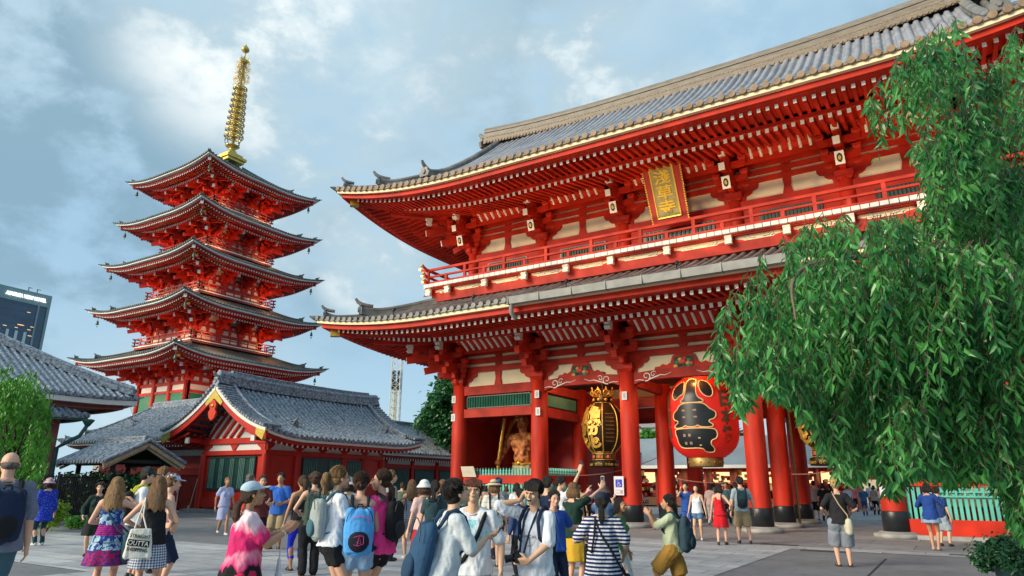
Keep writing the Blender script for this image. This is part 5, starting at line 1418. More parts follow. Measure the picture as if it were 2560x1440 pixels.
    # face details
    if dist < 16 and abs(((face+heady+180) % 360)-180) > 30:
        eb = MB(); ey = MB()
        for s in (-1, 1):
            ew = mat('eye_white', (.40,.36,.34), .3, 0); 
            ey.m = 0; M = Matrix.Translation(Hd(s*.0185,.0480,.0035)) @ Bh.to_4x4() @ Matrix.Diagonal((.0080*S,.004*S,.0034*S,1)); ey.lathe([(.01,-1),(.7,-.7),(1,0),(.7,.7),(.01,1)], n=10, M=M)
            ey.m = 1; M = Matrix.Translation(Hd(s*.0185,.0508,.0035)) @ Bh.to_4x4() @ Matrix.Diagonal((.0046*S,.0022*S,.0036*S,1)); ey.lathe([(.01,-1),(.7,-.7),(1,0),(.7,.7),(.01,1)], n=8, M=M)
            eb.tube([Hd(s*.0085,.0535,.0165), Hd(s*.0185,.0535,.0195), Hd(s*.028,.0475,.0165)], [.0018*S,.0022*S,.0012*S], 6)
        eb.tube([Hd(-.018-.009,.0465,.0055), Hd(-.0185,.0515,.0085), Hd(-.0095,.0510,.0055)], .0012*S, 5); eb.tube([Hd(.018+.009,.0465,.0055), Hd(.0185,.0515,.0085), Hd(.0095,.0510,.0055)], .0012*S, 5)
        ey.build('eyes', [ew, mat('iris', (.02,.012,.008), .2, 0)], g); eb.build('eyebrows', hm if hc in ('black','brown') else HAIR['brown'], g)
        mo = MB()
        if mouth == 'laugh':
            M = Matrix.Translation(Hd(0,.0540,-.0305)) @ Bh.to_4x4() @ Matrix.Diagonal((.0155*S,.004*S,.0095*S,1)); mo.lathe([(.01,-1),(.75,-.7),(1,.0),(.95,.55),(.5,.8),(.01,.8)], n=12, M=M)
            mo.m = 1; M = Matrix.Translation(Hd(0,.0568,-.0262)) @ Bh.to_4x4() @ Matrix.Diagonal((.0125*S,.003*S,.0034*S,1)); mo.lathe([(.01,-1),(.8,-.7),(1,0),(.8,.7),(.01,1)], n=10, M=M)
        else:
            sm = .0025 if mouth == 'smile' else 0
            mo.tube([Hd(-.0135,.0510,-.0295+sm), Hd(0,.0572,-.0305), Hd(.0135,.0510,-.0295+sm)], [.0012*S,.0026*S,.0012*S], 6)
        mo.build('mouth', [mat('mouth_dark', (.10,.015,.015), .5, 0) if mouth == 'laugh' else mat('lips', (.42,.14,.11), .45, 0), mat('teeth', (.75,.72,.66), .3, 0)], g)
    if glasses:
        m = MB()
        for s in (-1, 1): m.tube([Hd(s*.0185+.0115*cos(a), .0575, .0025+.0095*sin(a)) for a in [i*pi/6 for i in range(13)]], .0011*S, 5, False); m.tube([Hd(s*.030,.057,.004), Hd(s*.047,.0,.004)], .001*S, 5)
        m.build('glasses', BLACK, g)
    if hat:
        P = Prims(); hm_ = hatm
        if hat == 'cap':
            P.ell(Hd(0,-.008,.036), [q*S for q in (.0545,.0600,.0420)], Bh, 16); P.frus([(Hd(0,-.006,.024), .0555*S, .0610*S, Bh), (Hd(0,-.006,.044), .0545*S, .0600*S, Bh)], 20)
            for i in range(9):
                a = radians(35+110*i/8); P.cap(Hd(.040*cos(a), .028+.012*sin(a), .032), .0045*S, Hd(.050*cos(a)*.95, .050+.046*sin(a), .020+.010*sin(a)), .0035*S, 6)
            meld(P, 'cap', hm_, g, min(v, .009), 1)
        else:
            P.ell(Hd(0,-.008,.044), [q*S for q in (.054,.059,.042)], Bh, 16); P.frus([(Hd(0,-.006,.026), .056*S, .061*S, Bh), (Hd(0,-.006,.058), .053*S, .057*S, Bh)], 20)
            w = .030 if hat == 'bucket' else .050; dz = -.022 if hat == 'bucket' else -.008
            P.frus([(Hd(0,-.006,.022+dz), (.058+w)*S, (.062+w)*S, Bh, .01), (Hd(0,-.006,.028+dz), (.058+w)*S, (.062+w)*S, Bh, .01), (Hd(0,-.006,.040), .056*S, .060*S, Bh)], 24)
            meld(P, 'hat', hm_, g, min(v*1.1, .010), 1)
            if hat == 'straw':
                m = MB(); M = Matrix.Translation(Hd(0,-.006,.038)) @ Bh.to_4x4(); m.lathe([(.058*S,0),(.058*S,.016*S),(.050*S,.018*S),(.05*S,-.001)], n=20, M=Matrix.Translation(Hd(0,-.006,.036)) @ Bh.to_4x4() @ Matrix.Diagonal((1,1.08,1,1))); m.build('hat_band', BLACK, g)
    g['_'] = 0; del g['_']
    info = dict(g=g, S=S, T=T, Hd=Hd, arms=arms, M=Matrix.Translation(pos) @ Matrix.Rotation(rz, 4, 'Z'), v=v, pos=pos, rz=rz, sw=sw, B=B, Bt=Bt, near=near, hipc=hipc, lg=lg)
    if extra: extra(info)
    return info
# ---- carried things (all top level, placed in the carrier's frame)
def carried(I, name, label, cat, group=None): return thing(name, label, cat, I['pos'], I['rz'], group)
def backpack(I, label, m1, m2=None, h=.27, w=.17, d=.085, cz=.17, logo=None, side=0., name='backpack'):
    T, S, sw, B = I['T'], I['S'], I['sw'], I['B']; g = carried(I, name, label, 'backpack'); m2 = m2 or m1; v = max(I['v']*1.1, .008)
    yb = -.062*B-.012
    P = Prims(); 
    for a in (-1, 1):
        for z in (-1, 1): P.cap(T(side+a*(w/2-.035), yb-d*.45, cz+z*(h/2-.04)), .036*S, T(side+a*(w/2-.035), yb-d*.45, cz), .044*S)
    P.ell(T(side, yb-d*.5, cz-.01), [w*.52*S, d*.62*S, h*.50*S], I['Bt'], 16)
    P.frus([(T(side, yb-d*.42, cz-h*.42), w*.5*S, d*.55*S, I['Bt']), (T(side, yb-d*.40, cz+h*.38), w*.44*S, d*.42*S, I['Bt'])], 20)
    meld(P, 'main_bag', m1, g, v, 2, .008, .09)
    P = Prims(); P.ell(T(side, yb-d*1.0, cz-h*.2), [w*.38*S, d*.30*S, h*.22*S], I['Bt'], 14); meld(P, 'front_pocket', m2, g, v, 2)
    m = MB()
    for s in (-1, 1):
        u = s*sw*.62; r = .013*S
        m.tube([T(side*.3+u*.9, yb-.01, cz+h*.40), T(u, -.050, .325), T(u, -.012, .345), T(u, .040, .318), T(u*1.06, .066*B+.01, .26), T(u*1.15, .060*B+.008, .17), T(u*1.45, .01, .10), T(u*1.0, yb, cz-h*.34)], [r*.7,r,r,r,r,r*.9,r*.5,r*.5], 6)
    m.tube([T(side-.02, yb-.02, cz+h*.46), T(side-.015, yb-.025, cz+h*.54), T(side+.015, yb-.025, cz+h*.54), T(side+.02, yb-.02, cz+h*.46)], .005*S, 6)
    m.build('straps', m2, g)
    z0 = MB(); z0.tube([T(side+w*.46*cos(a), yb-d*.98-.004-.02*(1-abs(cos(a))), cz+.06+h*.36*sin(a)*.9) for a in [i*pi/10 for i in range(11)]], .003*S, 5)
    z0.build('zip', BLACK if m1 is not BLACK else WHITE, g)
    if logo: logo(I, g, yb-d*1.30, cz, side)
    return g
def shoulder_bag(I, label, m1, side=1, z=-.06, w=.09, h=.10, d=.035, strap=None, cross=True, cat='bag', y=0.02, name='shoulder_bag', out=.125):
    T, S = I['T'], I['S']; g = carried(I, name, label, cat); P = Prims()
    c = (side*out, y, z)
    for a in (-1, 1):
        for b in (-1, 1): P.cap(T(c[0], c[1]+a*(w/2-.012), c[2]+b*(h/2-.012)), d*.5*S, T(c[0], c[1]+a*(w/2-.012), c[2]), d*.55*S)
    P.ell(T(*c), [d*.62*S, w*.52*S, h*.50*S], I['Bt']); P.frus([(T(c[0],c[1],c[2]-h*.48), d*.5*S, w*.5*S, I['Bt']), (T(c[0],c[1],c[2]+h*.45), d*.4*S, w*.45*S, I['Bt'])])
    meld(P, 'bag_body', m1, g, max(I['v'], .008), 2, .006, .06)
    m = MB(); s2 = -side if cross else side; q = I['sw']*.55*s2
    m.tube([T(c[0],c[1]+w*.4,c[2]+h*.4), T(side*.07 if cross else q*1.5,.078*I['B'],.10), T(0 if cross else q*1.2,.080*I['B'],.21), T(q,.040,.322), T(q,-.004,.345), T(q*.9,-.055,.31), T(0 if cross else q,-.078*I['B'],.20), T(side*.08 if cross else q*1.4,-.072*I['B'],.08), T(c[0],c[1]-w*.4,c[2]+h*.4)], .0075*S, 6)
    m.build('strap', strap or m1, g); return g
def phone(I, label, w, n, up, m=None, name='phone', size=(.036,.075,.004), cat='phone'):
    "w: position (fractions); n: screen normal; up: long axis"
    S = I['S']; g = carried(I, name, label, cat); n = Vector(n).normalized(); up = Vector(up); up = (up-n*up.dot(n)).normalized(); sd = up.cross(n)
    o = Vector(w)*S; b = MB(); a, b2, c = [q*1.7 for q in size]
    M = Matrix((sd, up, n)).transposed().to_4x4(); M.translation = o
    def bx(mb, x, y, z0, z1):
        vs = [(i*x/2, j*y/2, k) for k in (z0, z1) for i, j in ((-1,-1),(1,-1),(1,1),(-1,1))]; mb.merge(vs, [(0,3,2,1),(4,5,6,7),(0,1,5,4),(1,2,6,5),(2,3,7,6),(3,0,4,7)], M)
    bx(b, a, b2, -c/2, c/2); b.build('case', m or BLACK, g)
    b = MB(); bx(b, a*.9, b2*.9, c/2, c/2+.0015); b.build('screen', mat('phone_screen', (.03,.04,.05), .1, 0), g)
    return g
def camera_thing(I, label, w, n, up, sc=1.):
    S = I['S']; g = carried(I, 'camera', label, 'camera'); n = Vector(n).normalized(); up = Vector(up); up = (up-n*up.dot(n)).normalized(); sd = up.cross(n)
    M = Matrix((sd, up, n)).transposed().to_4x4(); M.translation = Vector(w)*S
    M = M @ Matrix.Scale(sc, 4)
    b = MB()
    def bx(x0, x1, y0, y1, z0, z1): b.merge([(x, y, z) for z in (z0, z1) for x, y in ((x0,y0),(x1,y0),(x1,y1),(x0,y1))], [(0,3,2,1),(4,5,6,7),(0,1,5,4),(1,2,6,5),(2,3,7,6),(3,0,4,7)], M)
    bx(-.065,.065,-.045,.035,-.03,.03); bx(-.025,.025,.035,.06,-.025,.03); bx(-.065,-.04,-.045,.035,.03,.045)
    b.build('camera_body', BLACK, g); b = MB(); b.lathe([(.036,.03),(.036,.05),(.034,.055),(.034,.095),(.038,.10),(.038,.115),(.030,.115),(.028,.105)], n=20, M=M); b.build('lens', mat('lens_black', (.01,.01,.012), .25, 0), g)
    return g
# ------------------------------------------------------------------ the crowd
W_TEE = cloth('white_tee', (.66,.69,.74)); BLKC = cloth('black_cloth', (.014,.015,.018)); NAVY = cloth('navy_cloth', (.014,.025,.06)); DENIM = cloth('denim', (.075,.16,.28)); LDENIM = cloth('light_denim', (.25,.40,.60)); KHAKI = cloth('khaki', (.32,.25,.15)); GREYC = cloth('grey_cloth', (.22,.23,.25)); WSHOE = mat('white_shoe', (.6,.6,.6), .6); BSHOE = mat('dark_shoe', (.03,.03,.035), .5)
HOLD_R = ((.35,.8,.5), (-.5,.1,.8), (-.6,.3,.6)); HOLD_L = ((-.35,.8,.5), (.5,.1,.8), (.6,.3,.6))
def TWO(z=.70, y=.22, x=.045): return dict(lw=(-x,y,z), rw=(x,y,z), lh=HOLD_L, rh=HOLD_R, lpole=(-.5,-.3,-1), rpole=(.5,-.3,-1))
def bag_print(I):
    # white tote bag with its printing
    S = I['S']; T = I['T']; g = carried(I, 'tote_bag', 'white cotton tote bag with black printed words on the shoulder of the woman in gingham', 'tote bag')
    c = Vector((-.06,-.150,-.005)); w, h = .19, .22
    P = Prims(); cc = T(*c); 
    for a in (-1, 1): P.cap(T(c.x+a*(w/2-.018), c.y, c.z-h/2+.02), .026*S, T(c.x+a*(w/2-.035), c.y, c.z+h/2-.02), .012*S)
    P.frus([(T(c.x,c.y,c.z-h/2), w*.5*S, .026*S, I['Bt']), (T(c.x,c.y,c.z), w*.49*S, .026*S, I['Bt']), (T(c.x,c.y,c.z+h/2), w*.40*S, .010*S, I['Bt'])], 24)
    meld(P, 'bag_body', cloth('cotton_white', (.66,.66,.60)), g, .007, 2, .006, .08)
    m = MB(); M = Matrix.Translation(T(c.x, c.y-.0262, c.z)) @ Matrix.Rotation(pi/2, 4, 'X') @ Matrix.Rotation(-.12, 4, 'Z')
    for txt, y, hh, inv in (('STRAIGHT', .055, .032, 0), ('OUTTA', .004, .042, 1), ('SHOPPING', -.044, .032, 0)):
        vs, fs = fit_text(txt, .145*S, hh*S*.8, .003, .01)
        m.m = 1 if inv else 0
        m.merge([(v[0], v[1]+y*S, v[2]+(.006 if inv else .003)) for v in vs], fs, M)
        if inv:
            m.m = 0; x2, y2 = .078*S, hh*S*.56; m.merge([(a*x2, b*y2+y*S, k) for k in (.0, .005) for a, b in ((-1,-1),(1,-1),(1,1),(-1,1))], [(0,3,2,1),(4,5,6,7),(0,1,5,4),(1,2,6,5),(2,3,7,6),(3,0,4,7)], M)
    m.build('printed_words', [BLKC, MATS['cotton_white']], g)
    m = MB()
    for x in (-.05, .045): m.tube([T(c.x+x, c.y, c.z+h/2-.02), T(c.x+x*.3-.02, -.10, .20), T(-.075, -.05, .32), T(-.085, -.0, .335), T(-.08, .045, .28)], .006*S, 6)
    m.build('handles', MATS['cotton_white'], g)
def cast():
    # ---------- left foreground
    person('bald man in slate blue T-shirt at the left edge, seen from behind', 14, 1130, k=7.2, face=8, build=1.18, skin='fair', hair='bald', hc='grey', shirt=cloth('slate_tee', (.15,.17,.24)), shirtr=1.4, sleeve=.85, pants=cloth('teal_jeans', (.05,.12,.16)), hem=-.05,
           extra=lambda I: backpack(I, 'navy backpack on the back of the bald man', NAVY, BLKC, h=.30, w=.19, d=.09, cz=.15))
    person('woman in a flowered headscarf and bright blue tunic beside the bald man', 95, 1197, feet=1364, face=25, sex='f', build=1.15, hair='bob', hc='black', hat='bucket', hatm=pattern('scarf_flowers','floral',(.5,.1,.2),(.12,.3,.35),40,(.6,.5,.5)), shirt=pattern('blue_dotted','dots',(.015,.04,.40),(.2,.3,.6),26), hem=-.14, pants=cloth('dark_teal', (.015,.05,.06)), sleeve=1.7, **{'shoes': WSHOE})
    person('woman in a dark green jacket and black skirt near the iron fence', 222, 1207, feet=1391, face=175, sex='f', hair='curly', hc='black', skin='asian', shirt=cloth('dark_green_top', (.015,.035,.03)), sleeve=1.8, skirt=cloth('black_green_skirt', (.012,.02,.018)), sklen=.22, lf=(-.05,.02), rf=(.05,.0), lw=(-.08,.16,.55), rw=(.15,.1,.55), shoes=BSHOE,
           extra=lambda I: shoulder_bag(I, 'black shoulder bag of the woman in the dark green jacket', BLKC, side=-1, z=.02))
    person('girl with long blond hair in a blue and magenta patterned dress, back to the camera', 292, 1194, k=9.2, face=-15, sex='f', skin='fair', hair='long', hc='dblond', shirt=pattern('dress_top','dress',(.02,),(.02,),(.1)) if 0 else pattern('dress_print','dress',(-.42+.42*2, .66), None), tank=True, skirt=MATS['dress_print'], sklen=.20, skflare=1.6, rw=(.13,.10,.80), rpole=(1,-.2,-.6), lw=(-.10,.16,.62),
           extra=lambda I: shoulder_bag(I, 'large teal crossbody bag at the hip of the girl in the patterned dress', cloth('teal_bag', (.03,.09,.12)), side=1, z=-.06, w=.16, h=.20, d=.07, out=.16))
    person('man in a dark cap and white T-shirt looking right behind the long-haired girls', 358, 1171, k=11.5, face=-80, skin='fair', hat='cap', hatm=cloth('dark_teal_cap', (.02,.05,.07)), shirt=W_TEE, pants=cloth('dark_shorts', (.03,.05,.06)), plen=.5, headp=12,
           extra=lambda I: backpack(I, 'black backpack with yellow trim worn by the man in the dark cap', BLKC, cloth('lime_trim', (.5,.5,.03)), h=.25))
    person('fair-haired man in glasses looking up beside the man in the dark cap', 400, 1170, k=12.3, face=-95, skin='fair', hc='lbrown', glasses=True, shirt=GREYC, pants=NAVY, headp=8)
    person('person in a pale blue cap and pink tank top, hand on hip', 425, 1187, k=10.2, face=-75, skin='fair', hair='short', hc='lbrown', hat='cap', hatm=cloth('pale_blue_cap', (.45,.52,.72)), shirt=cloth('pink_tank', (.55,.42,.42)), tank=True, pants=NAVY, plen=.5, rw=(.14,.03,.56), rpole=(1,-.5,0), lw=(-.14,.04,.56), lpole=(-1,-.4,0), headp=8)
    person('girl with long brown hair in black top and blue gingham skirt, back to the camera', 397, 1192, k=8.9, face=-8, sex='f', skin='fair', hair='long', hc='lbrown', shirt=BLKC, tank=True, skirt=pattern('gingham','gingham',(.55,.60,.66),(.015,.03,.12),200), sklen=.20, skflare=1.3, lw=(-.12,.10,.60), lpole=(-1,-.6,-.3), rw=(.12,.12,.62), extra=bag_print)
    def plastic(I):
        S = I['S']; g = carried(I, 'plastic_bag', 'white plastic carrier bag hanging from the arm of the woman in the pink shirt', 'bag'); P = Prims(); c = Vector((.03,.20,.40))*S
        P.frus([(c+Vector((0,0,-.10*S)), .055*S, .03*S, Matrix.Identity(3), .06), (c, .062*S, .032*S, Matrix.Identity(3), .05), (c+Vector((0,0,.10*S)), .035*S, .012*S, Matrix.Identity(3), .03), (c+Vector((0,0,.17*S)), .012*S, .008*S, Matrix.Identity(3))], 20)
        meld(P, 'bag_body', mat('white_plastic', (.62,.64,.68), .4), g, .007, 1, .01, .05)
        m = MB(); m.tube([c+Vector((0,0,.15*S)), c+Vector((.0,.0,.245*S))], .004*S, 6); m.build('handle', MATS['white_plastic'], g)
    def ex9(I):
        phone(I, 'dark phone held by the woman in the white cap', (.03,.262,.745), (-.2,-.75,.65), (.1,.6,.6), size=(.045,.085,.005)); plastic(I)
        m = MB(); H = I['Hd']; m.tube([H(s_*0+.047, -.002+.012*cos(a), -.032+.013*sin(a)) for s_ in (1,) for a in [i*pi/8 for i in range(17)]], .0018, 5, False); m.build('earring', GOLD, I['g'])
        m = MB(); T = I['T']
        for k in range(4):
            z = .285-.022*k; m.tube([T(.096,.028,z), T(.122,.0,z-.02)], .003, 5); m.tube([T(.122,.028,z-.0), T(.098,.0,z-.02)], .003, 5)
        m.build('shoulder_lacing', MATS['white_plastic'] if 'white_plastic' in MATS else WHITE, I['g'])
        m = MB(); el, wr = I['arms'][1][1:]; S = I['S']; q = wr*.92+el*.08; m.tube([q*S-(wr-el).normalized()*.006, q*S+(wr-el).normalized()*.006], .0185*S, 12); m.build('wristband', WHITE, I['g'])
    person('woman in a pale blue cap and pink tie-dyed shirt looking at her phone', 628, 1207, k=6.2, face=-78, sex='f', build=1.30, skin='tan', hair='lowpony', hc='brown', hat='cap', hatm=cloth('pale_cap', (.42,.56,.66)), shirt=pattern('pink_tiedye','tiedye',(.66,),None,9), hem=-.075, sleeve=.7, pants=cloth('crimson_trousers', (.5,.02,.08)), headp=-10, extra=ex9, **TWO(.715,.215,.035))
    # ---------- left middle distance
    person('young woman in a pale lavender dress walking past the small hall', 552, 1194, feet=1338, face=200, sex='f', skin='tan', hair='bun', hc='dblond', shirt=cloth('lavender', (.42,.46,.68)), skirt=MATS['lavender'], sklen=.24, skflare=1.05, lf=(-.03,.13), rf=(.03,-.10,.03), shoes=WSHOE, lw=(-.15,.08,.48), rw=(.14,-.06,.49))
    person('man with grey hair in a red shirt in front of the small hall', 622, 1187, k=16., face=-60, hc='grey', skin='fair', shirt=cloth('red_shirt', (.45,.03,.03)), pants=GREYC)
    person('young man in dark checked shirt holding a white bag near the small hall', 655, 1190, k=15.2, face=190, hc='brown', skin='fair', shirt=cloth('maroon', (.12,.03,.03)), pants=BLKC, **TWO(.66,.16,.05))
    person('bearded man in a blue polo shirt and khaki shorts near the small hall', 686, 1184, feet=1372, face=165, hc='black', skin='tan', build=1.1, shirt=cloth('royal_blue', (.03,.13,.50)), pants=KHAKI, plen=.5, shoes='sandal', lw=(-.08,.14,.60), rw=(.07,.16,.62), hem=-.05)
    person('woman with dark ponytail and bright blue shorts half hidden by the green backpack', 738, 1190, feet=1426, face=15, sex='f', skin='tan', hair='pony', hc='brown', shirt=BLKC, tank=True, pants=cloth('electric_blue', (.02,.04,.62)), plen=.8, shoes='sandal')
    person('woman with short curly hair, dark green backpack and wide black trousers', 768, 1183, feet=1440, face=4, sex='f', skin='fair', hair='curly', hc='brown', shirt=cloth('olive_top', (.05,.07,.05)), tank=True, pants=BLKC, pr_=1.35, shoes='sandal', lw=(-.13,.12,.60), rw=(.13,.12,.6),
           extra=lambda I: backpack(I, 'dark green backpack of the curly-haired woman', cloth('bag_green', (.035,.07,.06)), cloth('bag_green_dark', (.02,.04,.035)), h=.27, w=.15))
    person('girl with a long fair ponytail, glasses, white ringer T-shirt and black shorts', 843, 1170, k=7.9, face=-72, sex='f', skin='fair', hair='pony', hc='dblond', glasses=True, shirt=W_TEE, sleeve=.6, hem=.0, pants=BLKC, plen=.18, **TWO(.70,.19,.04),
           extra=lambda I: backpack(I, 'pale grey and teal backpack of the girl with the fair ponytail', cloth('grey_pack', (.30,.34,.34)), cloth('teal_pack', (.05,.13,.17)), h=.27, w=.15))
    def logo16(I, g, y, cz, side):
        m = MB(); T = I['T']; P_ = lambda x, z: T(side+x, y-.006, cz-.055+z)
        m.tube([P_(-.035,.02), P_(.0,.03), P_(.03,.028), P_(.033,-.02), P_(-.005,-.035), P_(-.033,-.026)], .0028, 5); m.tube([P_(-.01,-.035), P_(.002,.028), P_(.016,-.02), P_(-.014,-.012)], .0028, 5); m.build('pink_emblem', mat('hot_pink', (.75,.06,.28), .5, 0), g)
        m = MB(); m.tube([T(side-.05,y+.03,cz+.085), T(side,y+.012,cz+.10), T(side+.05,y+.03,cz+.085)], .004, 5); m.tube([T(side+.055,y+.035,cz+.09), T(side+.07,y+.045,cz+.0), T(side+.07,y+.04,cz-.09)], .004, 5); m.build('pink_piping', MATS['hot_pink'], g)
    person('girl with pinned-up brown hair, blue backpack and pale denim shorts, back to the camera', 903, 1184, k=7.9, face=2, heady=-12, sex='f', skin='fair', hair='bun', hc='brown', shirt=NAVY, tank=True, pants=LDENIM, plen=.20, pr_=1.15, lw=(-.13,.12,.58), rw=(.155,.05,.47),
           extra=lambda I: backpack(I, 'bright blue and black backpack with pink outline emblem', cloth('sky_blue_pack', (.08,.33,.72)), cloth('black_pack', (.015,.018,.03)), h=.32, w=.19, d=.10, cz=.12, logo=logo16))
    person('girl in a hot pink T-shirt and black shorts with pulled-back dark hair facing left', 957, 1178, k=8.1, face=55, heady=30, sex='f', skin='fair', hair='lowpony', hc='brown', build=1.06, shirt=cloth('hot_pink_tee', (.85,.05,.24)), hem=-.05, pants=BLKC, plen=.2, lw=(-.13,.08,.50), rw=(.15,.06,.48),
           extra=lambda I: backpack(I, 'black backpack on the girl in the hot pink T-shirt', BLKC, cloth('charcoal', (.03,.03,.035)), h=.27, w=.15))
    person('person in a white sun hat behind the fair ponytail girl', 872, 1196, k=13., face=30, sex='f', hat='bucket', hatm=cloth('white_hat', (.6,.64,.7)), shirt=W_TEE, pants=GREYC, hair='bob')
    person('tall fair-haired boy seen over the girl in pink', 975, 1178, k=14.5, face=-60, skin='fair', hc='lbrown', shirt=GREYC, pants=NAVY)
    person('girl with long wavy hair in a striped grey tank top with a small backpack', 1022, 1200, feet=1398, face=12, sex='f', skin='fair', hair='long', hc='lbrown', shirt=pattern('grey_stripes','stripe',(.40,.42,.48),(.20,.22,.28),150), tank=True, skirt=cloth('grey_skirt', (.25,.25,.28)), sklen=.16, shoes=WSHOE,
           extra=lambda I: shoulder_bag(I, 'small black bag of the girl in the striped tank top', BLKC, side=1, z=-.02))
    person('woman in a white sun hat and pale pink blouse facing away', 1062, 1203, k=12.2, face=20, sex='f', hat='bucket', hatm=cloth('white_hat2', (.66,.66,.66)), hair='bob', hc='brown', shirt=cloth('pale_pink', (.60,.42,.40)), skirt=cloth('red_skirt', (.4,.02,.03)), lf=(-.04,0))
    person('person with black hair and a dark backpack next to the white sun hat', 1088, 1202, k=11.6, face=-10, shirt=cloth('dark_teal_vest', (.03,.06,.07)), hair='lowpony', sex='f', pants=BLKC, extra=lambda I: backpack(I, 'dark teal backpack beside the white sun hat', cloth('dk_teal_pack', (.02,.05,.06)), None, h=.24, w=.15))
    person('woman with light brown hair left of the youth reading his phone', 1108, 1200, k=13.5, face=40, sex='f', skin='fair', hair='bob', hc='lbrown', shirt=cloth('cream_top', (.5,.45,.38)), pants=GREYC)
    # ---------- centre foreground
    def ex24(I):
        backpack(I, 'faded navy backpack on the youth bending over his phone', cloth('faded_navy', (.025,.07,.14)), cloth('faded_navy2', (.02,.05,.10)), h=.34, w=.18, d=.10, cz=.10)
        phone(I, 'black phone in the hand of the youth in the loose white T-shirt', (.035,.300,.735), (-.1,-.55,.85), (.1,.8,.55))
    person('youth in a loose grey-white T-shirt bending over his phone', 1106, 1200, k=5.6, face=-72, hair='short', hc='black', shirt=cloth('off_white_tee', (.52,.58,.62)), shirtr=1.7, sleeve=.85, hem=-.07, lean=12, headp=-24, rw=(.02,.245,.70), rh=((.2,.8,.35),(-.3,-.1,.9),(-.8,.3,.3)), rpole=(.5,-.3,-1), lw=(-.10,.10,.50), lpole=(-.6,-.6,-.6), pants=BLKC, extra=ex24)
    def ex25(I):
        S = I['S']; T = I['T']; g = carried(I, 'cross_strap', 'black camera strap slung across the youth with reddish hair', 'strap'); m = MB(); 
        m.tube([T(-.085,-.02,.325), T(-.075,.040,.30), T(-.04,.078,.20), T(.03,.082,.08), T(.105,.04,-.02)], .014*S, 6); m.build('webbing', BLKC, g)
        camera_thing(I, 'small black camera in the hand of the youth with reddish hair', (.085,.205,.715), (.2,.9,.1), (0,0,1), .55)
    person('youth with reddish hair and white T-shirt with pale blue print facing the camera', 1186, 1202, k=6.5, face=172, heady=8, headp=-14, hair='fringe', hc='red', lean=6, shirt=pattern('blue_print_tee','print',(.66,.70,.75),(.20,.55,.62),11,(.17,1.06,.16)), shirtr=1.4, sleeve=.8, hem=-.03, pants=LDENIM, rw=(.085,.165,.70), rh=((-.3,.5,.7),(-.5,.4,-.4),(.2,.5,.8)), rpole=(.7,-.3,-1), lw=(-.175,.06,.50), lh=((-.05,.2,-1),(.8,.2,0),(0,1,0)), extra=ex25)
    def ex28(I):
        S = I['S']; camera_thing(I, 'black camera hanging on a strap from the neck of the laughing youth', (.035,.150,.560), (.75,.65,-.15), (0,0,1), 1.0)
        T = I['T']; g = carried(I, 'neck_strap', 'dark camera strap around the neck of the laughing youth', 'strap'); m = MB()
        m.tube([T(.03,.13,.085), T(.045,.088,.18), T(.040,.066,.27), T(.036,.02,.335), T(0,-.035,.345), T(-.036,.02,.335), T(-.030,.066,.27), T(-.005,.088,.18), T(.0,.13,.085)], .0062*S, 6); m.build('webbing', NAVY, g)
        vs, fs = fit_text('TYPICAL', .135*S, .016*S, .002); M = Matrix.Translation(T(0,.0865,.175)) @ Matrix.Rotation(pi, 4, 'Z') @ Matrix.Rotation(pi/2, 4, 'X')
        m = MB(); m.merge(vs, fs, M); m.tube([T(.05*cos(a), .0865-.010*abs(cos(a)), .165+.045*sin(a)) for a in [i*pi/10+pi for i in range(11)]], .0013, 4)
        m.build('chest_print', GREYC, I['g'])
        backpack(I, 'black backpack behind the laughing youth', BLKC, NAVY, h=.27, w=.15)
    person('laughing youth in a white T-shirt with a camera round his neck', 1338, 1204, k=6.7, face=148, heady=8, headr=-8, headp=6, hair='fringe', hc='black', mouth='laugh', shirt=cloth('bright_white_tee', (.68,.72,.79)), shirtr=1.6, sleeve=.9, hem=-.055, pants=cloth('dark_shorts2', (.02,.03,.03)), rw=(.085,.045,.885), rh=((-.55,.1,.8),(-.6,-.3,-.2),(.2,-.3,.8)), rpole=(1,.35,-.4), lw=(-.050,.150,.545), lh=((.95,.3,-.15),(.1,-.7,.5),(0,.2,1)), lpole=(-1,-.3,-.3), extra=ex28)
    person('man in a blue shirt stretching his arm out to the right', 1383, 1229, k=9.2, face=-140, heady=-25, hc='black', build=1.18, skin='fair', shirt=cloth('cobalt', (.03,.09,.40)), shirtr=1.4, pants=NAVY, lw=(-.34,.10,.69), lpole=(-.2,-.6,-.9), mouth=None)
    person('woman in a straw hat and white striped T-shirt, back to the camera', 1232, 1202, feet=1417, face=5, sex='f', skin='fair', hair='bob', hc='lbrown', hat='straw', hatm=cloth('straw', (.55,.47,.32)), shirt=pattern('cream_stripes','stripe',(.66,.66,.66),(.50,.48,.30),70,.8), shirtr=1.3, hem=-.03, pants=BLKC, plen=.30, shoes='sandal',
           extra=lambda I: backpack(I, 'small black drawstring bag low on the back of the woman in the straw hat', BLKC, None, h=.15, w=.10, d=.04, cz=.04))
    person('person in a bright blue cap behind the straw hat', 1246, 1197, k=15., face=20, hat='cap', hatm=cloth('blue_cap', (.03,.12,.42)), shirt=GREYC, pants=NAVY)
    person('man in a white shirt reaching up to photograph the gate with raised phone', 1398, 1194, k=13.4, face=-30, headp=25, heady=-70, skin='asian', shirt=W_TEE, pants=NAVY, rw=(.23,.12,1.10), rpole=(1,0,-.5), rh=((0,.3,1),(0,1,.1),(-1,0,0)),
           extra=lambda I: phone(I, 'phone raised high by the man in the white shirt', (.225,.15,1.16), (0,-1,0), (-.5,0,1), size=(.035,.07,.004)))
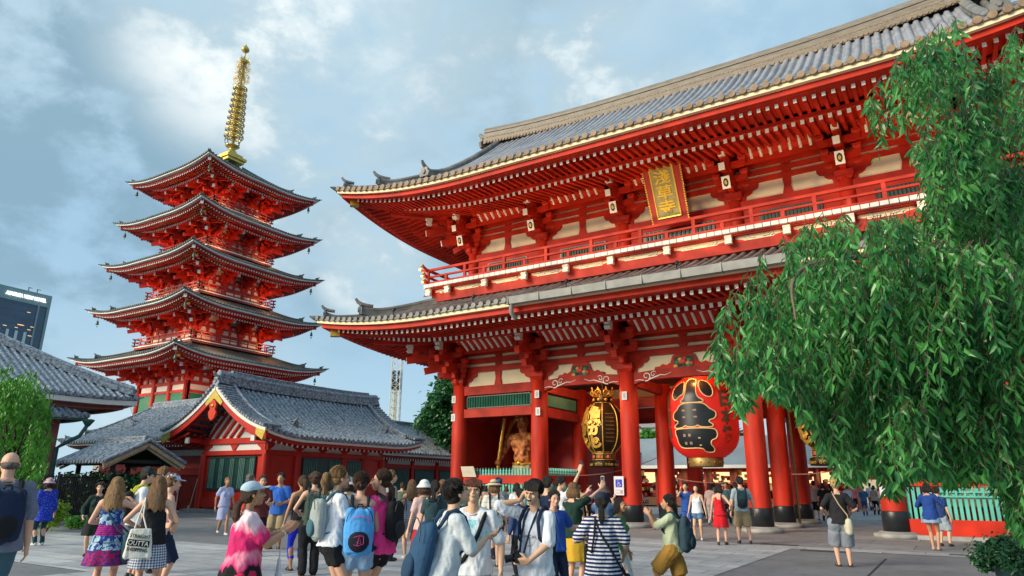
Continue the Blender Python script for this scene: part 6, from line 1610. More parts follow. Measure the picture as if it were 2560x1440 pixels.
    person('woman with brown bobbed hair in dark green raising her phone with both hands', 1432, 1207, k=10.8, face=-35, sex='f', skin='fair', hair='bob', hc='lbrown', shirt=cloth('bottle_green', (.01,.035,.025)), skirt=cloth('mustard_skirt', (.55,.33,.03)), lw=(-.02,.28,.90), rw=(.17,.27,.95), rpole=(1,-.3,-1), lpole=(-1,0,-1), rh=((.1,.5,.9),(-.4,.6,.2),(-.5,0,.5)), lh=((.1,.5,.9),(.4,.6,.2),(.5,0,.5)),
           extra=lambda I: phone(I, 'white phone held up by the woman in dark green', (.155,.315,1.03), (0,-1,0), (0,0,1), m=WHITE))
    person('dark-haired man in navy behind the laughing youth', 1367, 1193, k=12.2, face=-40, hc='black', shirt=NAVY, pants=BLKC)
    person('person in a navy jacket half hidden behind the laughing youth', 1303, 1225, k=12.0, face=40, shirt=cloth('dull_navy', (.03,.06,.16)), sleeve=1.8, pants=BLKC)
    person('person in white with black straps far behind near the picket fence', 1292, 1208, k=19., face=10, sex='f', hair='bob', shirt=W_TEE, pants=NAVY)
    def ex32(I):
        shoulder_bag(I, 'long black sling bag across the back of the woman in stripes', BLKC, side=1, z=-.16, w=.13, h=.16, d=.05, out=.17)
        shoulder_bag(I, 'flat black tote on the left shoulder of the woman in stripes', BLKC, side=-1, z=.0, w=.10, h=.26, d=.03, out=.125, cross=False, name='tote_bag', cat='tote bag')
    person('woman in a navy and white striped shirt and dark cap with a long ponytail', 1503, 1233, k=7.5, face=-4, sex='f', build=1.22, hair='lowpony', hc='black', hat='cap', hatm=cloth('navy_cap', (.02,.03,.06)), shirt=pattern('navy_stripes','stripe',(.62,.64,.68),(.015,.025,.10),165,-.2), shirtr=1.5, sleeve=.8, hem=-.09, pants=cloth('pale_trousers', (.40,.47,.52)), lw=(-.14,.12,.66), rw=(.15,.1,.55), extra=ex32)
    person('person in a grey knitted hat holding a phone up behind the striped woman', 1508, 1217, k=11.5, face=-10, hat='bucket', hatm=cloth('brown_knit', (.12,.08,.07)), hair='bob', shirt=cloth('denim_shirt', (.06,.12,.24)), pants=NAVY, **TWO(.86,.22,.06))
    person('smiling girl with dark hair in a green T-shirt beside the striped woman', 1545, 1247, k=9.6, face=-110, heady=-10, sex='f', skin='tan', hair='bob', hc='black', mouth='smile', shirt=cloth('leaf_green', (.07,.20,.08)), pants=cloth('white_trousers', (.6,.62,.62)))
    person('man in a pale green shirt and mustard shorts photographing to the left', 1672, 1239, k=9.9, face=82, hc='black', skin='tan', build=1.12, shirt=cloth('pale_green_shirt', (.48,.55,.38)), sleeve=.8, hem=-.03, pants=cloth('mustard_shorts', (.38,.21,.045)), plen=.48, pr_=1.25, lf=(-.05,.17,0,0), rf=(.05,-.20,0,0), kneeb=.03, lw=(-.05,.20,.815), rw=(.045,.20,.815), lh=((.3,.6,.6),(.5,.3,.3),(0,-.2,1)), rh=((-.3,.6,.6),(-.5,.3,.3),(0,-.2,1)), lpole=(-.5,0,-1), rpole=(.5,0,-1),
           extra=lambda I: (backpack(I, 'dark blue-grey backpack on the man in the pale green shirt', cloth('steel_pack', (.03,.06,.085)), cloth('steel_pack2', (.02,.035,.05)), h=.34, w=.19, d=.12, cz=.14), camera_thing(I, 'small camera held to the eye of the man in the pale green shirt', (0,.225,.905), (0,1,0), (0,0,1), .6)))
    # ---------- right side
    person('man in a blue shirt taking a selfie with a red phone', 1722, 1207, feet=1349, face=165, shirt=cloth('selfie_blue', (.02,.07,.28)), pants=cloth('selfie_trousers', (.03,.08,.30)), rw=(.03,.24,.86), rpole=(.8,0,-1), rh=((-.1,.7,.7),(-.4,.2,.2),(-.5,0,.5)), shoes=BSHOE,
           extra=lambda I: phone(I, 'red phone held out by the man taking a selfie', (.0,.285,.93), (0,-1,0), (0,0,1), m=cloth('red_case', (.6,.02,.02))))
    person('young woman in a white top and denim shorts smiling beside the selfie taker', 1748, 1212, feet=1351, face=170, sex='f', hair='bob', hc='black', mouth='smile', shirt=W_TEE, tank=True, pants=DENIM, plen=.2, shoes=WSHOE)
    person('woman in a red dress with a black bag, walking away under the red lantern', 1806, 1211, feet=1363, face=-12, sex='f', skin='fair', hair='bob', hc='black', shirt=cloth('red_dress', (.52,.012,.02)), tank=True, skirt=MATS['red_dress'], sklen=.21, skflare=1.25, lf=(-.05,-.05), rf=(.05,.08), rw=(.17,.10,.60), shoes=BSHOE,
           extra=lambda I: shoulder_bag(I, 'black handbag of the woman in the red dress', BLKC, side=1, z=-.01, cross=False))
    person('tall man in a grey T-shirt and khaki shorts with a dark backpack near the pillar', 1862, 1193, feet=1360, face=8, skin='fair', hc='black', shirt=cloth('cool_grey_tee', (.28,.36,.40)), pants=KHAKI, plen=.46, pr_=1.2, lf=(-.07,.02), rf=(.09,-.03), rw=(.19,.04,.49), shoes=BSHOE,
           extra=lambda I: backpack(I, 'dark teal backpack on the tall man by the pillar', cloth('pillar_pack', (.015,.04,.055)), BLKC, h=.28, w=.15))
    person('blond woman in a black T-shirt and grey shorts, seen from behind on the asphalt', 2113, 1197, feet=1416, face=8, sex='f', skin='fair', hair='curly', hc='blond', build=1.1, shirt=cloth('black_tee', (.018,.018,.022)), sleeve=.75, shirtr=1.1, pants=cloth('grey_shorts', (.20,.23,.28)), plen=.55, pr_=1.3, shoes='sandal', lw=(-.15,.10,.60), rw=(.15,.10,.6), lf=(-.06,.02), rf=(.06,0),
           extra=lambda I: shoulder_bag(I, 'cream canvas bag hanging behind the blond woman', cloth('cream_canvas', (.52,.49,.38)), side=1, z=-.05, w=.17, h=.14, d=.08, strap=cloth('tan_strap', (.40,.30,.18)), y=-.075, out=.075))
    person('woman in a navy jacket and bare legs leaning toward the picket fence', 2340, 1208, feet=1376, face=-10, sex='f', skin='tan', hair='bob', hc='black', shirt=cloth('navy_jacket', (.015,.05,.22)), sleeve=1.8, shirtr=1.6, hem=-.05, skirt=cloth('denim_skirt', (.2,.3,.42)), sklen=.10, lf=(-.03,.02), rf=(.04,.03), lw=(-.10,.16,.68), rw=(.12,.16,.70), shoes=mat('nude_shoe', (.5,.3,.2), .6))
    person('man in pale shorts standing close behind the woman in the navy jacket', 2362, 1218, feet=1366, face=-30, shirt=cloth('navy2', (.02,.04,.14)), pants=cloth('stone_shorts', (.35,.42,.48)), plen=.45, pr_=1.2, shoes=BSHOE, lf=(-.05,0), rf=(.08,.04))
    # ---------- crowd through the gate
    rows = [
     (2043,1203,1302,5,'m','short','black',cloth('mauve_tee', (.30,.27,.30)),BLKC,'man in a mauve T-shirt and black shorts seen through the gate'),
     (2066,1208,1303,-10,'f','bob','black',BLKC,BLKC,'person all in black right behind the mauve T-shirt'),
     (2084,1210,1301,20,'f','lowpony','black',BLKC,GREYC,'dark-dressed woman third in the line beyond the gate columns'),
     (2030,1210,1296,30,'f','bob','brown',cloth('lilac', (.45,.38,.52)),NAVY,'woman in lilac at the left end of the line beyond the gate'),
     (2165,1216,1289,0,'m','short','black',cloth('denim_blue', (.05,.15,.30)),cloth('denim_blue2', (.05,.12,.26)),'person in blue denim overalls seen under the weeping tree'),
     (2192,1214,1287,-30,'f','bob','brown',cloth('tan_top', (.45,.32,.24)),BLKC,'woman in a tan top walking right under the weeping tree'),
     (2182,1208,1276,20,'m','short','black',W_TEE,NAVY,'man in white farther off under the weeping tree'),
     (2205,1210,1278,0,'f','long','black',cloth('pale_lilac', (.52,.52,.62)),GREYC,'woman in pale lilac next to the fifth gate column'),
     (1905,1212,1306,10,'m','short','black',BLKC,BLKC,'dark figure behind the fourth gate column'),
     (1848,1208,1322,15,'m','short','black',cloth('dark_navy', (.02,.03,.06)),BLKC,'man in dark clothes left of the tall backpacker'),
     (1780,1210,1312,-20,'f','bob','black',cloth('soft_pink', (.5,.40,.42)),cloth('soft_white', (.55,.55,.55)),'woman in pale pink near the lit shops'),
     (1822,1206,1310,170,'m','short','black',cloth('teal_shirt', (.06,.16,.20)),BLKC,'man in teal facing the court near the lit shops'),
     (1790,1204,1300,0,'f','bob','brown',W_TEE,LDENIM,'woman in white by the lit shops'),
     (1835,1213,1290,40,'m','short','brown',GREYC,NAVY,'distant man in grey before the shops'),
     (1920,1214,1290,-20,'f','bob','black',W_TEE,BLKC,'distant woman in white between the red columns'),
     (2125,1214,1285,10,'m','short','black',cloth('white_b', (.55,.58,.60)),GREYC,'distant man in white beyond the blond woman'),
     (2140,1210,1280,-10,'f','bob','black',cloth('rose', (.5,.12,.14)),BLKC,'distant woman in rose beyond the blond woman'),
     (2098,1214,1288,30,'m','short','black',cloth('aqua', (.30,.45,.50)),NAVY,'distant man in pale aqua beyond the line'),
     (1265,1216,1310,0,'f','bob','brown',cloth('dusty', (.35,.25,.22)),NAVY,'woman in dusty brown near the picket fence'),
     (1320,1212,1302,20,'m','short','black',cloth('sage', (.25,.32,.26)),BLKC,'man in sage green near the picket fence'),
     (1160,1212,1315,-15,'m','short','black',cloth('teal_b', (.05,.14,.15)),BLKC,'man in dark teal behind the reddish-haired youth'),
     (1212,1215,1312,10,'f','bob','black',cloth('peach', (.55,.36,.28)),BLKC,'woman in peach behind the reddish-haired youth'),
     (1130,1214,1312,0,'f','bob','lbrown',cloth('sand', (.45,.38,.28)),GREYC,'woman in sand colour behind the phone reader'),
     (1000,1208,1318,-20,'m','short','brown',cloth('moss', (.10,.13,.08)),NAVY,'man in moss green behind the girl in pink'),
     (1043,1213,1310,15,'f','bob','black',cloth('coral', (.55,.16,.12)),BLKC,'woman in coral behind the wavy-haired girl'),
     (1475,1210,1308,5,'m','short','black',cloth('plum', (.12,.05,.09)),BLKC,'man in plum behind the raised phones'),
     (1600,1218,1300,0,'m','short','black',cloth('grey_b', (.30,.30,.32)),NAVY,'distant man in grey between the third and fourth columns'),
     (810,1196,1322,-30,'f','long','brown',BLKC,GREYC,'long-haired woman in black behind the fair ponytail'),
     (1340,1200,1318,30,'f','bob','black',cloth('cerise', (.4,.03,.1)),BLKC,'woman in cerise directly behind the laughing youth'),
     (1450,1214,1322,-20,'m','short','brown',cloth('ochre', (.4,.26,.08)),GREYC,'man in ochre behind the woman in dark green'),
    ]
    for (x, t, f, fc, sx, hr, hcx, sh, pn, lb) in rows:
        person(lb, x, t, feet=f, face=fc, sex=sx, hair=hr, hc=hcx, skin='asian', shirt=sh, pants=pn, plen=.45 if (x % 3 == 0) else 1., lf=(-.05,.04 if x % 2 else -.03), rf=(.05,-.04 if x % 2 else .05), group='tourists standing in and beyond the gate', sleeve=.7)
cast()

# ------------------------------------------------------------------ lanterns, plaque, statues, signs, things beyond the gate
def subdiv(vs, fs, L):
    bm = bmesh.new(); bv = [bm.verts.new(v) for v in vs]
    for f in fs:
        try: bm.faces.new([bv[i] for i in f])
        except ValueError: pass
    bmesh.ops.triangulate(bm, faces=bm.faces)
    for _ in range(5):
        es = [e for e in bm.edges if e.calc_length() > L]
        if not es: break
        bmesh.ops.subdivide_edges(bm, edges=es, cuts=1)
        bmesh.ops.triangulate(bm, faces=bm.faces)
    bm.verts.index_update(); v2 = [tuple(v.co) for v in bm.verts]; f2 = [tuple(v.index for v in f.verts) for f in bm.faces]; bm.free(); return v2, f2
def text_block(rows, w, h, gaps=.02, offset=0., squash=None):
    "characters stacked top to bottom in a w x h block -> list of (verts, faces)"
    n = len(rows); out = []; hh = (h-gaps*(n-1))/n
    for i, c in enumerate(rows):
        vs, fs = fit_text(c, w if squash is None else w*squash[i], hh, 1., offset, 3); cy = h/2-hh/2-i*(hh+gaps)
        out.append(([(v[0], v[1]+cy, v[2]) for v in vs], fs))
    return out
def wrap(mb, vs, fs, rad, eps, ang0, cx, cy, zc, mi, L=.12):
    v2, f2 = subdiv([(v[0], v[1], 0) for v in vs if True], fs, L); o = []
    for x, y, _ in v2:
        r = rad(zc+y); a = ang0+x/max(.5, r); o.append((cx+(r+eps)*cos(a), cy+(r+eps)*sin(a), zc+y))
    mb.m = mi; mb.add(o, f2)
def front_only(vs, fs):
    zmax = max(v[2] for v in vs); keep = [f for f in fs if all(abs(vs[i][2]-zmax) < 1e-4 for i in f)]; return vs, keep
def build_hung():
    RL = bpy.data.materials.new('red_lantern_paper'); RL.use_nodes = True; b = RL.node_tree.nodes['Principled BSDF']; b.inputs['Base Color'].default_value = (.60,.010,.010,1); b.inputs['Roughness'].default_value = .5; b.inputs['Emission Color'].default_value = (1,.03,.01,1); b.inputs['Emission Strength'].default_value = .10
    cx, cy, z0, z1 = -8.55, 28.55, 2.68, 5.92
    g = thing('red_lantern', 'giant red paper lantern with bold black characters hanging in the central bay', 'lantern', (cx, cy, 0))
    def rad(z):
        t = (z-z0)/(z1-z0); t = max(.0, min(1, t)); return 1.40*(1-abs(2*t-1)**4.6*.50)
    m = MB(); prof = []
    N = 76
    for i in range(N+1):
        z = z0+(z1-z0)*i/N; e = .020 if i % 2 else -.010; prof.append((rad(z)+e, z))
    m.lathe(prof, n=48); m.build('paper_body', RL, g)
    G2 = mat('brass_band', (.34,.23,.08), .5, .25, 6, metal=.7)
    m = MB(); m.lathe([(.66,2.32),(.68,2.35),(.70,2.66),(.66,2.70)], n=32)
    for k in range(16): a = 2*pi*k/16; m.ball((.69*cos(a), .69*sin(a), 2.5), .035, 6)
    m.build('bottom_ring', G2, g)
    m = MB(); m.lathe([(.75,5.86),(.78,5.90),(.78,6.02),(.3,6.06),(.06,6.3)], n=32); m.build('top_ring', mat('brown_lantern_top', (.22,.10,.04), .6), g)
    ch = MB()
    def gl(X, Y): return (X-815)/156*1.40, 5.92-(Y-175)/365*3.25-4.28
    strokes = [
      [(788,188),(832,190),(834,240),(838,268),(848,284),(866,292),(866,303),(764,303),(764,292),(778,284),(784,268),(787,240)],
      [(780,200),(752,206),(728,222),(713,244),(712,268),(722,284),(740,286),(752,274),(764,268),(780,262)],
      [(840,202),(862,200),(886,213),(903,234),(910,258),(904,277),(886,280),(864,266),(848,240)],
      [(776,304),(750,316),(744,330),(726,338),(714,352),(714,368),(724,378),(740,380),(744,390),(730,396),(718,406),(728,414),(768,412),(780,402),(792,410),(826,410),(836,402),(848,412),(896,412),(904,402),(892,394),(884,388),(888,380),(906,376),(918,362),(916,344),(900,336),(888,328),(876,314),(854,304)],
      [(722,420),(740,416),(896,416),(914,426),(918,446),(908,462),(888,468),(882,486),(894,500),(890,516),(868,520),(850,516),(844,500),(764,502),(740,494),(732,476),(730,454),(722,438)]]
    def onr(x, y, e): z = 4.28+y; r = rad(z); a_ = -pi/2+x/max(.5, r); return ((r+e)*cos(a_), (r+e)*sin(a_), z)
    for st in strokes:
        P_ = [gl(*q) for q in st]; n_ = len(P_)
        # corner-cutting for a brushed outline
        for _ in range(2):
            Q_ = []
            for i in range(len(P_)):
                a_, b_ = P_[i], P_[(i+1) % len(P_)]; Q_ += [(a_[0]*.75+b_[0]*.25, a_[1]*.75+b_[1]*.25), (a_[0]*.25+b_[0]*.75, a_[1]*.25+b_[1]*.75)]
            P_ = Q_
        wrap(ch, [(x, y, 0) for x, y in P_], [tuple(range(len(P_)))], rad, .028, -pi/2, 0, 0, 4.28, 0, .10)
        ch.m = 1; ch.tube([onr(x, y, .030) for x, y in P_+P_[:1]], .026, 5, False)
    for (X, Y, w_, h_, mi) in ((772,446,12,12,2),(796,446,12,12,2),(775,480,12,12,2),(799,480,12,12,2),(838,474,9,36,1),(775,336,16,8,2),(826,336,16,8,2),(776,366,14,7,2),(828,366,14,7,2)):
        q = [gl(X+sx*w_/2, Y+sy*h_/2) for sx, sy in ((-1,1),(1,1),(1,-1),(-1,-1))]; ch.m = 3 if mi == 2 else 1; ch.add([onr(x, y, .036) for x, y in q], [(0,1,2,3)])
    for s, txt in ((-1, ['日','本','橋']), (1, ['日','本','橋','小','舟','町'])):
        for vs, fs in text_block(['日','本','橋'] if s > 0 else ['魚','河','岸'], .44, 2.0, .10, .05):
            vs, fs = front_only(vs, fs); wrap(ch, vs, fs, rad, .03, -pi/2+s*.98, 0, 0, 4.25, 2)
    ch.build('characters', [BLACK, mat('glyph_outline', (.78,.50,.22), .6, 0), mat('small_glyphs', (.10,.05,.03), .6, 0), mat('glyph_gap', (.30,.20,.14), .6, 0)], g)
    m = MB(); m.tube([(0,0,6.1),(0,0,6.65)], .05, 8); m.build('hanger', BLACK, g)
    # brass lanterns
    for cx, lab in ((-13.1, 'tall black and gold metal lantern hanging in the bay left of the red lantern'), (-4.0, 'black and gold metal lantern half hidden by the weeping tree')):
        g = thing('brass_lantern', lab, 'lantern', (cx, 28.6, 0), 0, 'black and gold lanterns hanging beside the red one')
        GB = mat('dark_bronze', (.035,.026,.014), .42, .3, 4, metal=.5); GG = mat('bright_gilt', (.62,.37,.07), .42, .25, 9, metal=.4)
        za, zb = 2.98, 5.10
        def rd(z): 
            t = (z-za)/(zb-za); return .90*(1-abs(2*t-1)**2.8*.46)
        m = MB(); m.lathe([(rd(za+(zb-za)*i/24), za+(zb-za)*i/24) for i in range(25)], n=8, M=Matrix.Rotation(pi/8, 4, 'Z')); m.build('drum', GB, g)
        m = MB()
        for k in range(8):
            a = pi/8+pi/4*k; m.tube([((rd(z)+.01)*cos(a), (rd(z)+.01)*sin(a), z) for z in [za+(zb-za)*i/14 for i in range(15)]], .028, 6)
        # gilt swirls on the panels
        rnd = random.Random(5)
        for k in (5, 6, 7, 4):
            a = pi/4*k; nrm = Vector((cos(a), sin(a), 0)); t = Vector((-sin(a), cos(a), 0))
            if k in (5, 7): a0 = 0
            if k == 7 :
                for q in range(8): z = za+.45+q*.17; m.tube([Vector((0,0,z))+nrm*(rd(z)*cos(pi/8)+.01)+t*(-.2), Vector((0,0,z))+nrm*(rd(z)*cos(pi/8)+.01)+t*(.2)], .008, 4)
                continue
            if k in (6, 5, 4):
                M_ = Matrix((t, Vector((0,0,1)), nrm)).transposed().to_4x4()
                for (c_, z, w_, h_) in (('魚', zb-.54, .52, .72), ('が', zb-1.13, .58, .50), ('し', zb-1.68, .40, .50)):
                    vs, fs = fit_text(c_, w_, h_, .02, .06, 2); rr = rd(z)*cos(pi/8)+.015; sl = (rd(z+.2)-rd(z-.2))/.4*cos(pi/8)
                    m.merge([tuple(nrm*(rr+v[2]+sl*v[1]+.02)+t*v[0]+Vector((0,0,z+v[1]))) for v in vs], fs)
                z = zb-1.66; rr = rd(z)*cos(pi/8)+.05
                m.tube([Vector((0,0,z))+nrm*(rr+.01)+t*(.16*(1-j/22)*cos(j*.7))+Vector((0,0,.16*(1-j/22)*sin(j*.7))) for j in range(20)], .030, 5)
        # frame edge of each panel
        m.lathe([(rd(za)*.98,za-.02),(rd(za)+.02,za),(rd(za)*.98,za+.05)], n=8, M=Matrix.Rotation(pi/8, 4, 'Z'))
        m.build('gilt_relief', GG, g)
        m = MB(); m.lathe([(.42,zb-.02),(.44,zb),(.44,zb+.36),(.40,zb+.38)], n=8, M=Matrix.Rotation(pi/8, 4, 'Z')); m.build('top_collar', GB, g); m = MB(); m.lathe([(.50,2.62),(.50,2.96),(.46,2.99)], n=8, M=Matrix.Rotation(pi/8, 4, 'Z')); m.lathe([(.60,2.34),(.62,2.60),(.5,2.64)], n=8, M=Matrix.Rotation(pi/8, 4, 'Z')); m.build('bottom_collar', GB, g)
        m = MB()
        for k in range(8):
            a = pi/8+pi/4*k; a2 = a+pi/8
            for z in (2.66, 2.92, zb+.04, zb+.32):
                r = .52 if z < 4 else .455; r2 = r; m.tube([(r*cos(a), r*sin(a), z), (r*cos(a+pi/4), r*sin(a+pi/4), z)], .016, 4)
            p = Vector((cos(a2), sin(a2), 0)); t = Vector((-sin(a2), cos(a2), 0))
            for dx in (-.13, 0, .13): m.tube([p*.60+t*(dx+.045*cos(j*.8))+Vector((0,0,2.45+.045*sin(j*.8))) for j in range(9)], .012, 4)
            for q in range(3): m.tube([p*.485+t*(-.16)+Vector((0,0,2.73+q*.06)), p*.485+t*.16+Vector((0,0,2.73+q*.06))], .012, 4)
            for s in (-1, 1): m.tube([p*.42+t*(s*.04)+Vector((0,0,zb+.36)), p*.50+t*(s*.15)+Vector((0,0,zb+.45)), p*.52+t*(s*.13)+Vector((0,0,zb+.56)), p*.48+t*(s*.02)+Vector((0,0,zb+.62)), p*.50+Vector((0,0,zb+.74))], .026, 6)
            M_ = Matrix.Translation(p*.50+Vector((0,0,zb+.18))); m.ball(tuple(p*.425+Vector((0,0,zb+.18))), .08, 8)
        m.build('gilt_scrolls', GG, g)
        m = MB()
        for k in (5, 6, 7): a = pi/4*k; p = Vector((cos(a), sin(a), 0))*.475; m.box(p.x-.05, p.x+.05, p.y-.03, p.y+.03, 2.72, 2.86)
        m.build('red_seal', mat('seal_red', (.5,.03,.02), .5), g)
        m = MB(); m.tube([(0,0,zb+.3),(0,0,6.65)], .03, 6); m.build('hanger', BLACK, g)
    # name plaque under the upper eaves
    top = Vector((-8.6, 25.15, 14.60)); bot = Vector((-8.6, 26.25, 12.25))
    up = (top-bot); H = up.length; up.normalize(); ux = Vector((1,0,0)); n = ux.cross(up); n = n if n.y < 0 else -n
    g = thing('name_plaque', 'gold and red framed plaque with three gold characters under the upper eaves', 'plaque', (top+bot)/2)
    w = 1.42
    m = MB(); m.prism([(-w/2-.05,-H/2),(w/2+.05,-H/2),(w/2+.16,H/2),(-w/2-.16,H/2)], (0,0,0), ux, up, n, .14); 
    m.build('frame_board', mat('plaque_red', (.40,.03,.02), .5), g)
    m = MB()
    for s in (-1, 1):
        for i in range(26):
            f = -H/2+H*(i+.5)/26; m.ball(tuple(ux*(s*(w/2+.06+.05*(f/H+.5)))+up*f+n*.12), .052, 6)
        m.bar(ux*(s*(w/2-.22))-up*(H/2-.22)+n*.17, ux*(s*(w/2-.22))+up*(H/2-.24)+n*.17, .05, .05)
    for i in range(12): m.ball(tuple(ux*(-w/2-.1+(w+.2)*(i+.5)/12)+up*(H/2)+n*.12), .075, 6)
    m.bar(-ux*(w/2+.14)+up*(H/2-.02)+n*.15, ux*(w/2+.14)+up*(H/2-.02)+n*.15, .08, .08)
    for f in (-(H/2-.22), H/2-.24): m.bar(-ux*(w/2-.22)+up*f+n*.17, ux*(w/2-.22)+up*f+n*.17, .05, .05)
    m.build('gilt_border', mat('yellow_gilt', (.85,.55,.06), .35, .1, 5, metal=.3), g)
    m = MB(); m.prism([(-w/2+.22,-H/2+.22),(w/2-.22,-H/2+.22),(w/2-.22,H/2-.24),(-w/2+.22,H/2-.24)], n*.14, ux, up, n, .02); m.build('field', mat('plaque_field', (.36,.31,.12), .5, .15, 6), g)
    m = MB(); M = Matrix((ux, up, n)).transposed().to_4x4(); M.translation = n*.17
    for vs, fs in text_block(['淺','草','寺'], .66, 1.78, .08, .02): m.merge([(v[0], v[1], v[2]*.03) for v in vs], fs, M)
    m.build('characters', MATS['yellow_gilt'], g)
    # guardian statues
    for x, s, lab in ((-17.45, 1, 'red guardian statue with a staff inside the left chamber'), (.3, -1, 'red guardian statue inside the right chamber behind the foliage')):
        g = thing('guardian_statue', lab, 'statue', (x, 28.9, .1), 0, 'guardian statues of the gate'); g.scale = (1.12,1.12,1.12)
        sk = mat('statue_red_skin', (.30,.06,.025), .6, .45, 5, .6, 14, hue=(.50,.18,.05)); H_ = 4.55
        P = Prims()
        def q(a, b, c): return (a*s, b, c)
        P.cap(q(-.35,0,.35), .17, q(-.38,-.05,1.1), .22); P.cap(q(.38,.1,.35), .17, q(.30,0,1.1), .22); P.cap(q(-.38,-.05,1.1), .24, q(-.2,0,1.9), .32); P.cap(q(.30,0,1.1), .24, q(.2,0,1.9), .32)
        P.ell(q(0,0,2.05), (.50,.36,.32)); P.ell(q(0,-.05,2.45), (.44,.36,.36)); P.ell(q(0,-.05,2.95), (.56,.38,.45)); P.cap(q(-.52,0,3.25), .24, q(.52,0,3.25), .24)
        for a in (-.22, .22): P.ell(q(a,-.34,3.02), (.24,.13,.18)); P.ell(q(a*.6,-.36,2.60), (.12,.08,.12)); P.ell(q(a*.6,-.34,2.35), (.11,.08,.11))
        P.cap(q(0,-.02,3.3), .19, q(0,-.08,3.65), .19); P.ell(q(0,-.1,3.95), (.26,.30,.34)); P.ell(q(0,-.22,3.78), (.19,.2,.18)); P.ell(q(0,-.38,3.92), (.06,.08,.08)); P.cap(q(-.14,-.34,4.08), .05, q(.14,-.34,4.08), .05); P.ell(q(0,-.05,4.35), (.13,.13,.20))
        P.cap(q(-.66,0,3.25), .20, q(-.95,-.1,2.75), .17); P.cap(q(-.95,-.1,2.75), .17, q(-1.0,-.45,2.28), .12); P.ell(q(-1.0,-.5,2.2), (.15,.15,.13))
        P.cap(q(.66,0,3.25), .20, q(1.0,.0,2.85), .17); P.cap(q(1.0,0,2.85), .17, q(.85,-.4,3.25), .13); P.ell(q(.85,-.45,3.35), (.15,.14,.16))
        meld(P, 'body', sk, g, .035, 1)
        P = Prims(); P.frus([(Vector(q(0,0,2.15)), .50, .40, Matrix.Identity(3), .03), (Vector(q(0,0,1.5)), .60, .46, Matrix.Identity(3), .06), (Vector(q(0,.05,.75)), .78, .5, Matrix.Identity(3), .10)], 30)
        meld(P, 'skirt', mat('statue_green_skirt', (.28,.36,.28), .6, .3, 5, hue=(.40,.30,.12)), g, .035, 1, .05, .3)
        m = MB(); m.tube([q(-1.0,-.5,1.7), q(-.98,-.5,2.3), q(-.78,-.35,4.1)], [.10,.07,.09], 10); m.tube([q(-.7,-.3,3.3), q(-.75,.2,3.9), q(-.2,.35,4.5), q(.4,.35,4.4), q(.8,.15,3.7), q(.9,.0,3.2)], [.05,.10,.12,.12,.10,.05], 8)
        for i in range(9): a = pi+pi*i/8; m.ball(q(.42*cos(a), -.30+.12*abs(cos(a)), 3.35+.18*sin(a)), .06, 8)
        m.ball(q(0,-.38,2.2), .12, 8); m.tube([q(-.5,-.05,2.2), q(-.2,-.38,2.15), q(.2,-.38,2.15), q(.5,-.05,2.2)], .06, 8); m.build('gilt_ornaments', GOLD, g)
        m = MB(); 
        for a in (-.09, .09): m.ball(q(a,-.36,4.0), .045, 8)
        m.build('eyes', WHITE, g); m = MB(); m.lathe([(.9,-.12),(.8,.1),(.6,.34),(.5,.36)], n=10); m.build('rock_base', DARK, g)
    # sagging ropes between columns
    for (a, b, sag, lab) in (((-15.0,27.3,2.05),(-11.2,30.4,2.85),.35,'thin sagging rope left of the third column'),((-11,30.6,2.0),(-6.2,30.6,2.15),.35,'thin sagging rope beneath the red lantern'),((-6.1,30.6,2.1),(-2.0,30.6,2.9),.30,'thin sagging rope right of the fourth column')):
        m = MB(); a = Vector(a); b = Vector(b); m.tube([a.lerp(b, i/12)-Vector((0,0,sag*4*(i/12)*(1-i/12))) for i in range(13)], .018, 5); o = m.build('rope', mat('pale_rope', (.42,.22,.18), .8)); tag(o, lab, 'rope')
    for x, y, lab in ((-5.62, 31.0, 'straight brass rain pole behind the fourth column'), (-4.7, 34.6, 'thin brass pole at the back row of columns')):
        m = MB(); m.tube([(x,y,0),(x,y,5.6)], .055, 8); o = m.build('pole', mat('old_brass_pole', (.40,.28,.12), .5, .2, 3, metal=.4)); tag(o, lab, 'pole')
    # signs
    g = thing('access_sign', 'white sign with a blue wheelchair symbol fixed to the third column', 'sign', (-11.35, 26.10, 1.56), .10)
    m = MB(); m.box(-.20,.20,-.02,.02,-.36,.36); m.build('board', mat('sign_white', (.62,.62,.64), .5, .05), g)
    BLU = mat('sign_blue', (.015,.03,.45), .5, 0); m = MB(); m.box(-.135,.135,-.028,-.021,-.06,.24)
    m.build('blue_square', BLU, g)
    m = MB(); y = -.034
    m.tube([(-.025,y,.19),(-.02,y,.17)], .018, 8); m.tube([(-.02,y,.15),(-.015,y,.07),(.05,y,.065),(.075,y,.0),(.10,y,.005)], .010, 6); m.tube([(-.02,y,.115),(.045,y,.112)], .008, 6)
    m.tube([(-.005+.058*cos(a), y, .035+.058*sin(a)) for a in [radians(115+i*21) for i in range(12)]], .008, 5)
    m.build('wheelchair_symbol', WHITE, g)
    m = MB(); 
    for k in range(4): m.box(-.15,.02+.03*(k % 2),-.024,-.021,-.15-.05*k,-.135-.05*k)
    m.box(.05,.15,-.024,-.021,-.30,-.16); m.build('small_print', mat('print_pink', (.45,.25,.28), .6, 0), g)
    o = MB(); o.box(-.16,.13,-.01,.01,-.22,.20); q = o.build('poster', mat('poster_white', (.6,.62,.64), .5, .1, 10), None, (-2.02, 26.19, 1.52)); tag(q, 'torn white paper notice on the fifth column', 'poster')
    m = MB(); m.tube([(-.05,-.015,.12),(.05,-.015,.05),(-.03,-.015,-.05),(.08,-.015,-.15)], .012, 5); m.build('ink_stroke', BLACK, q)
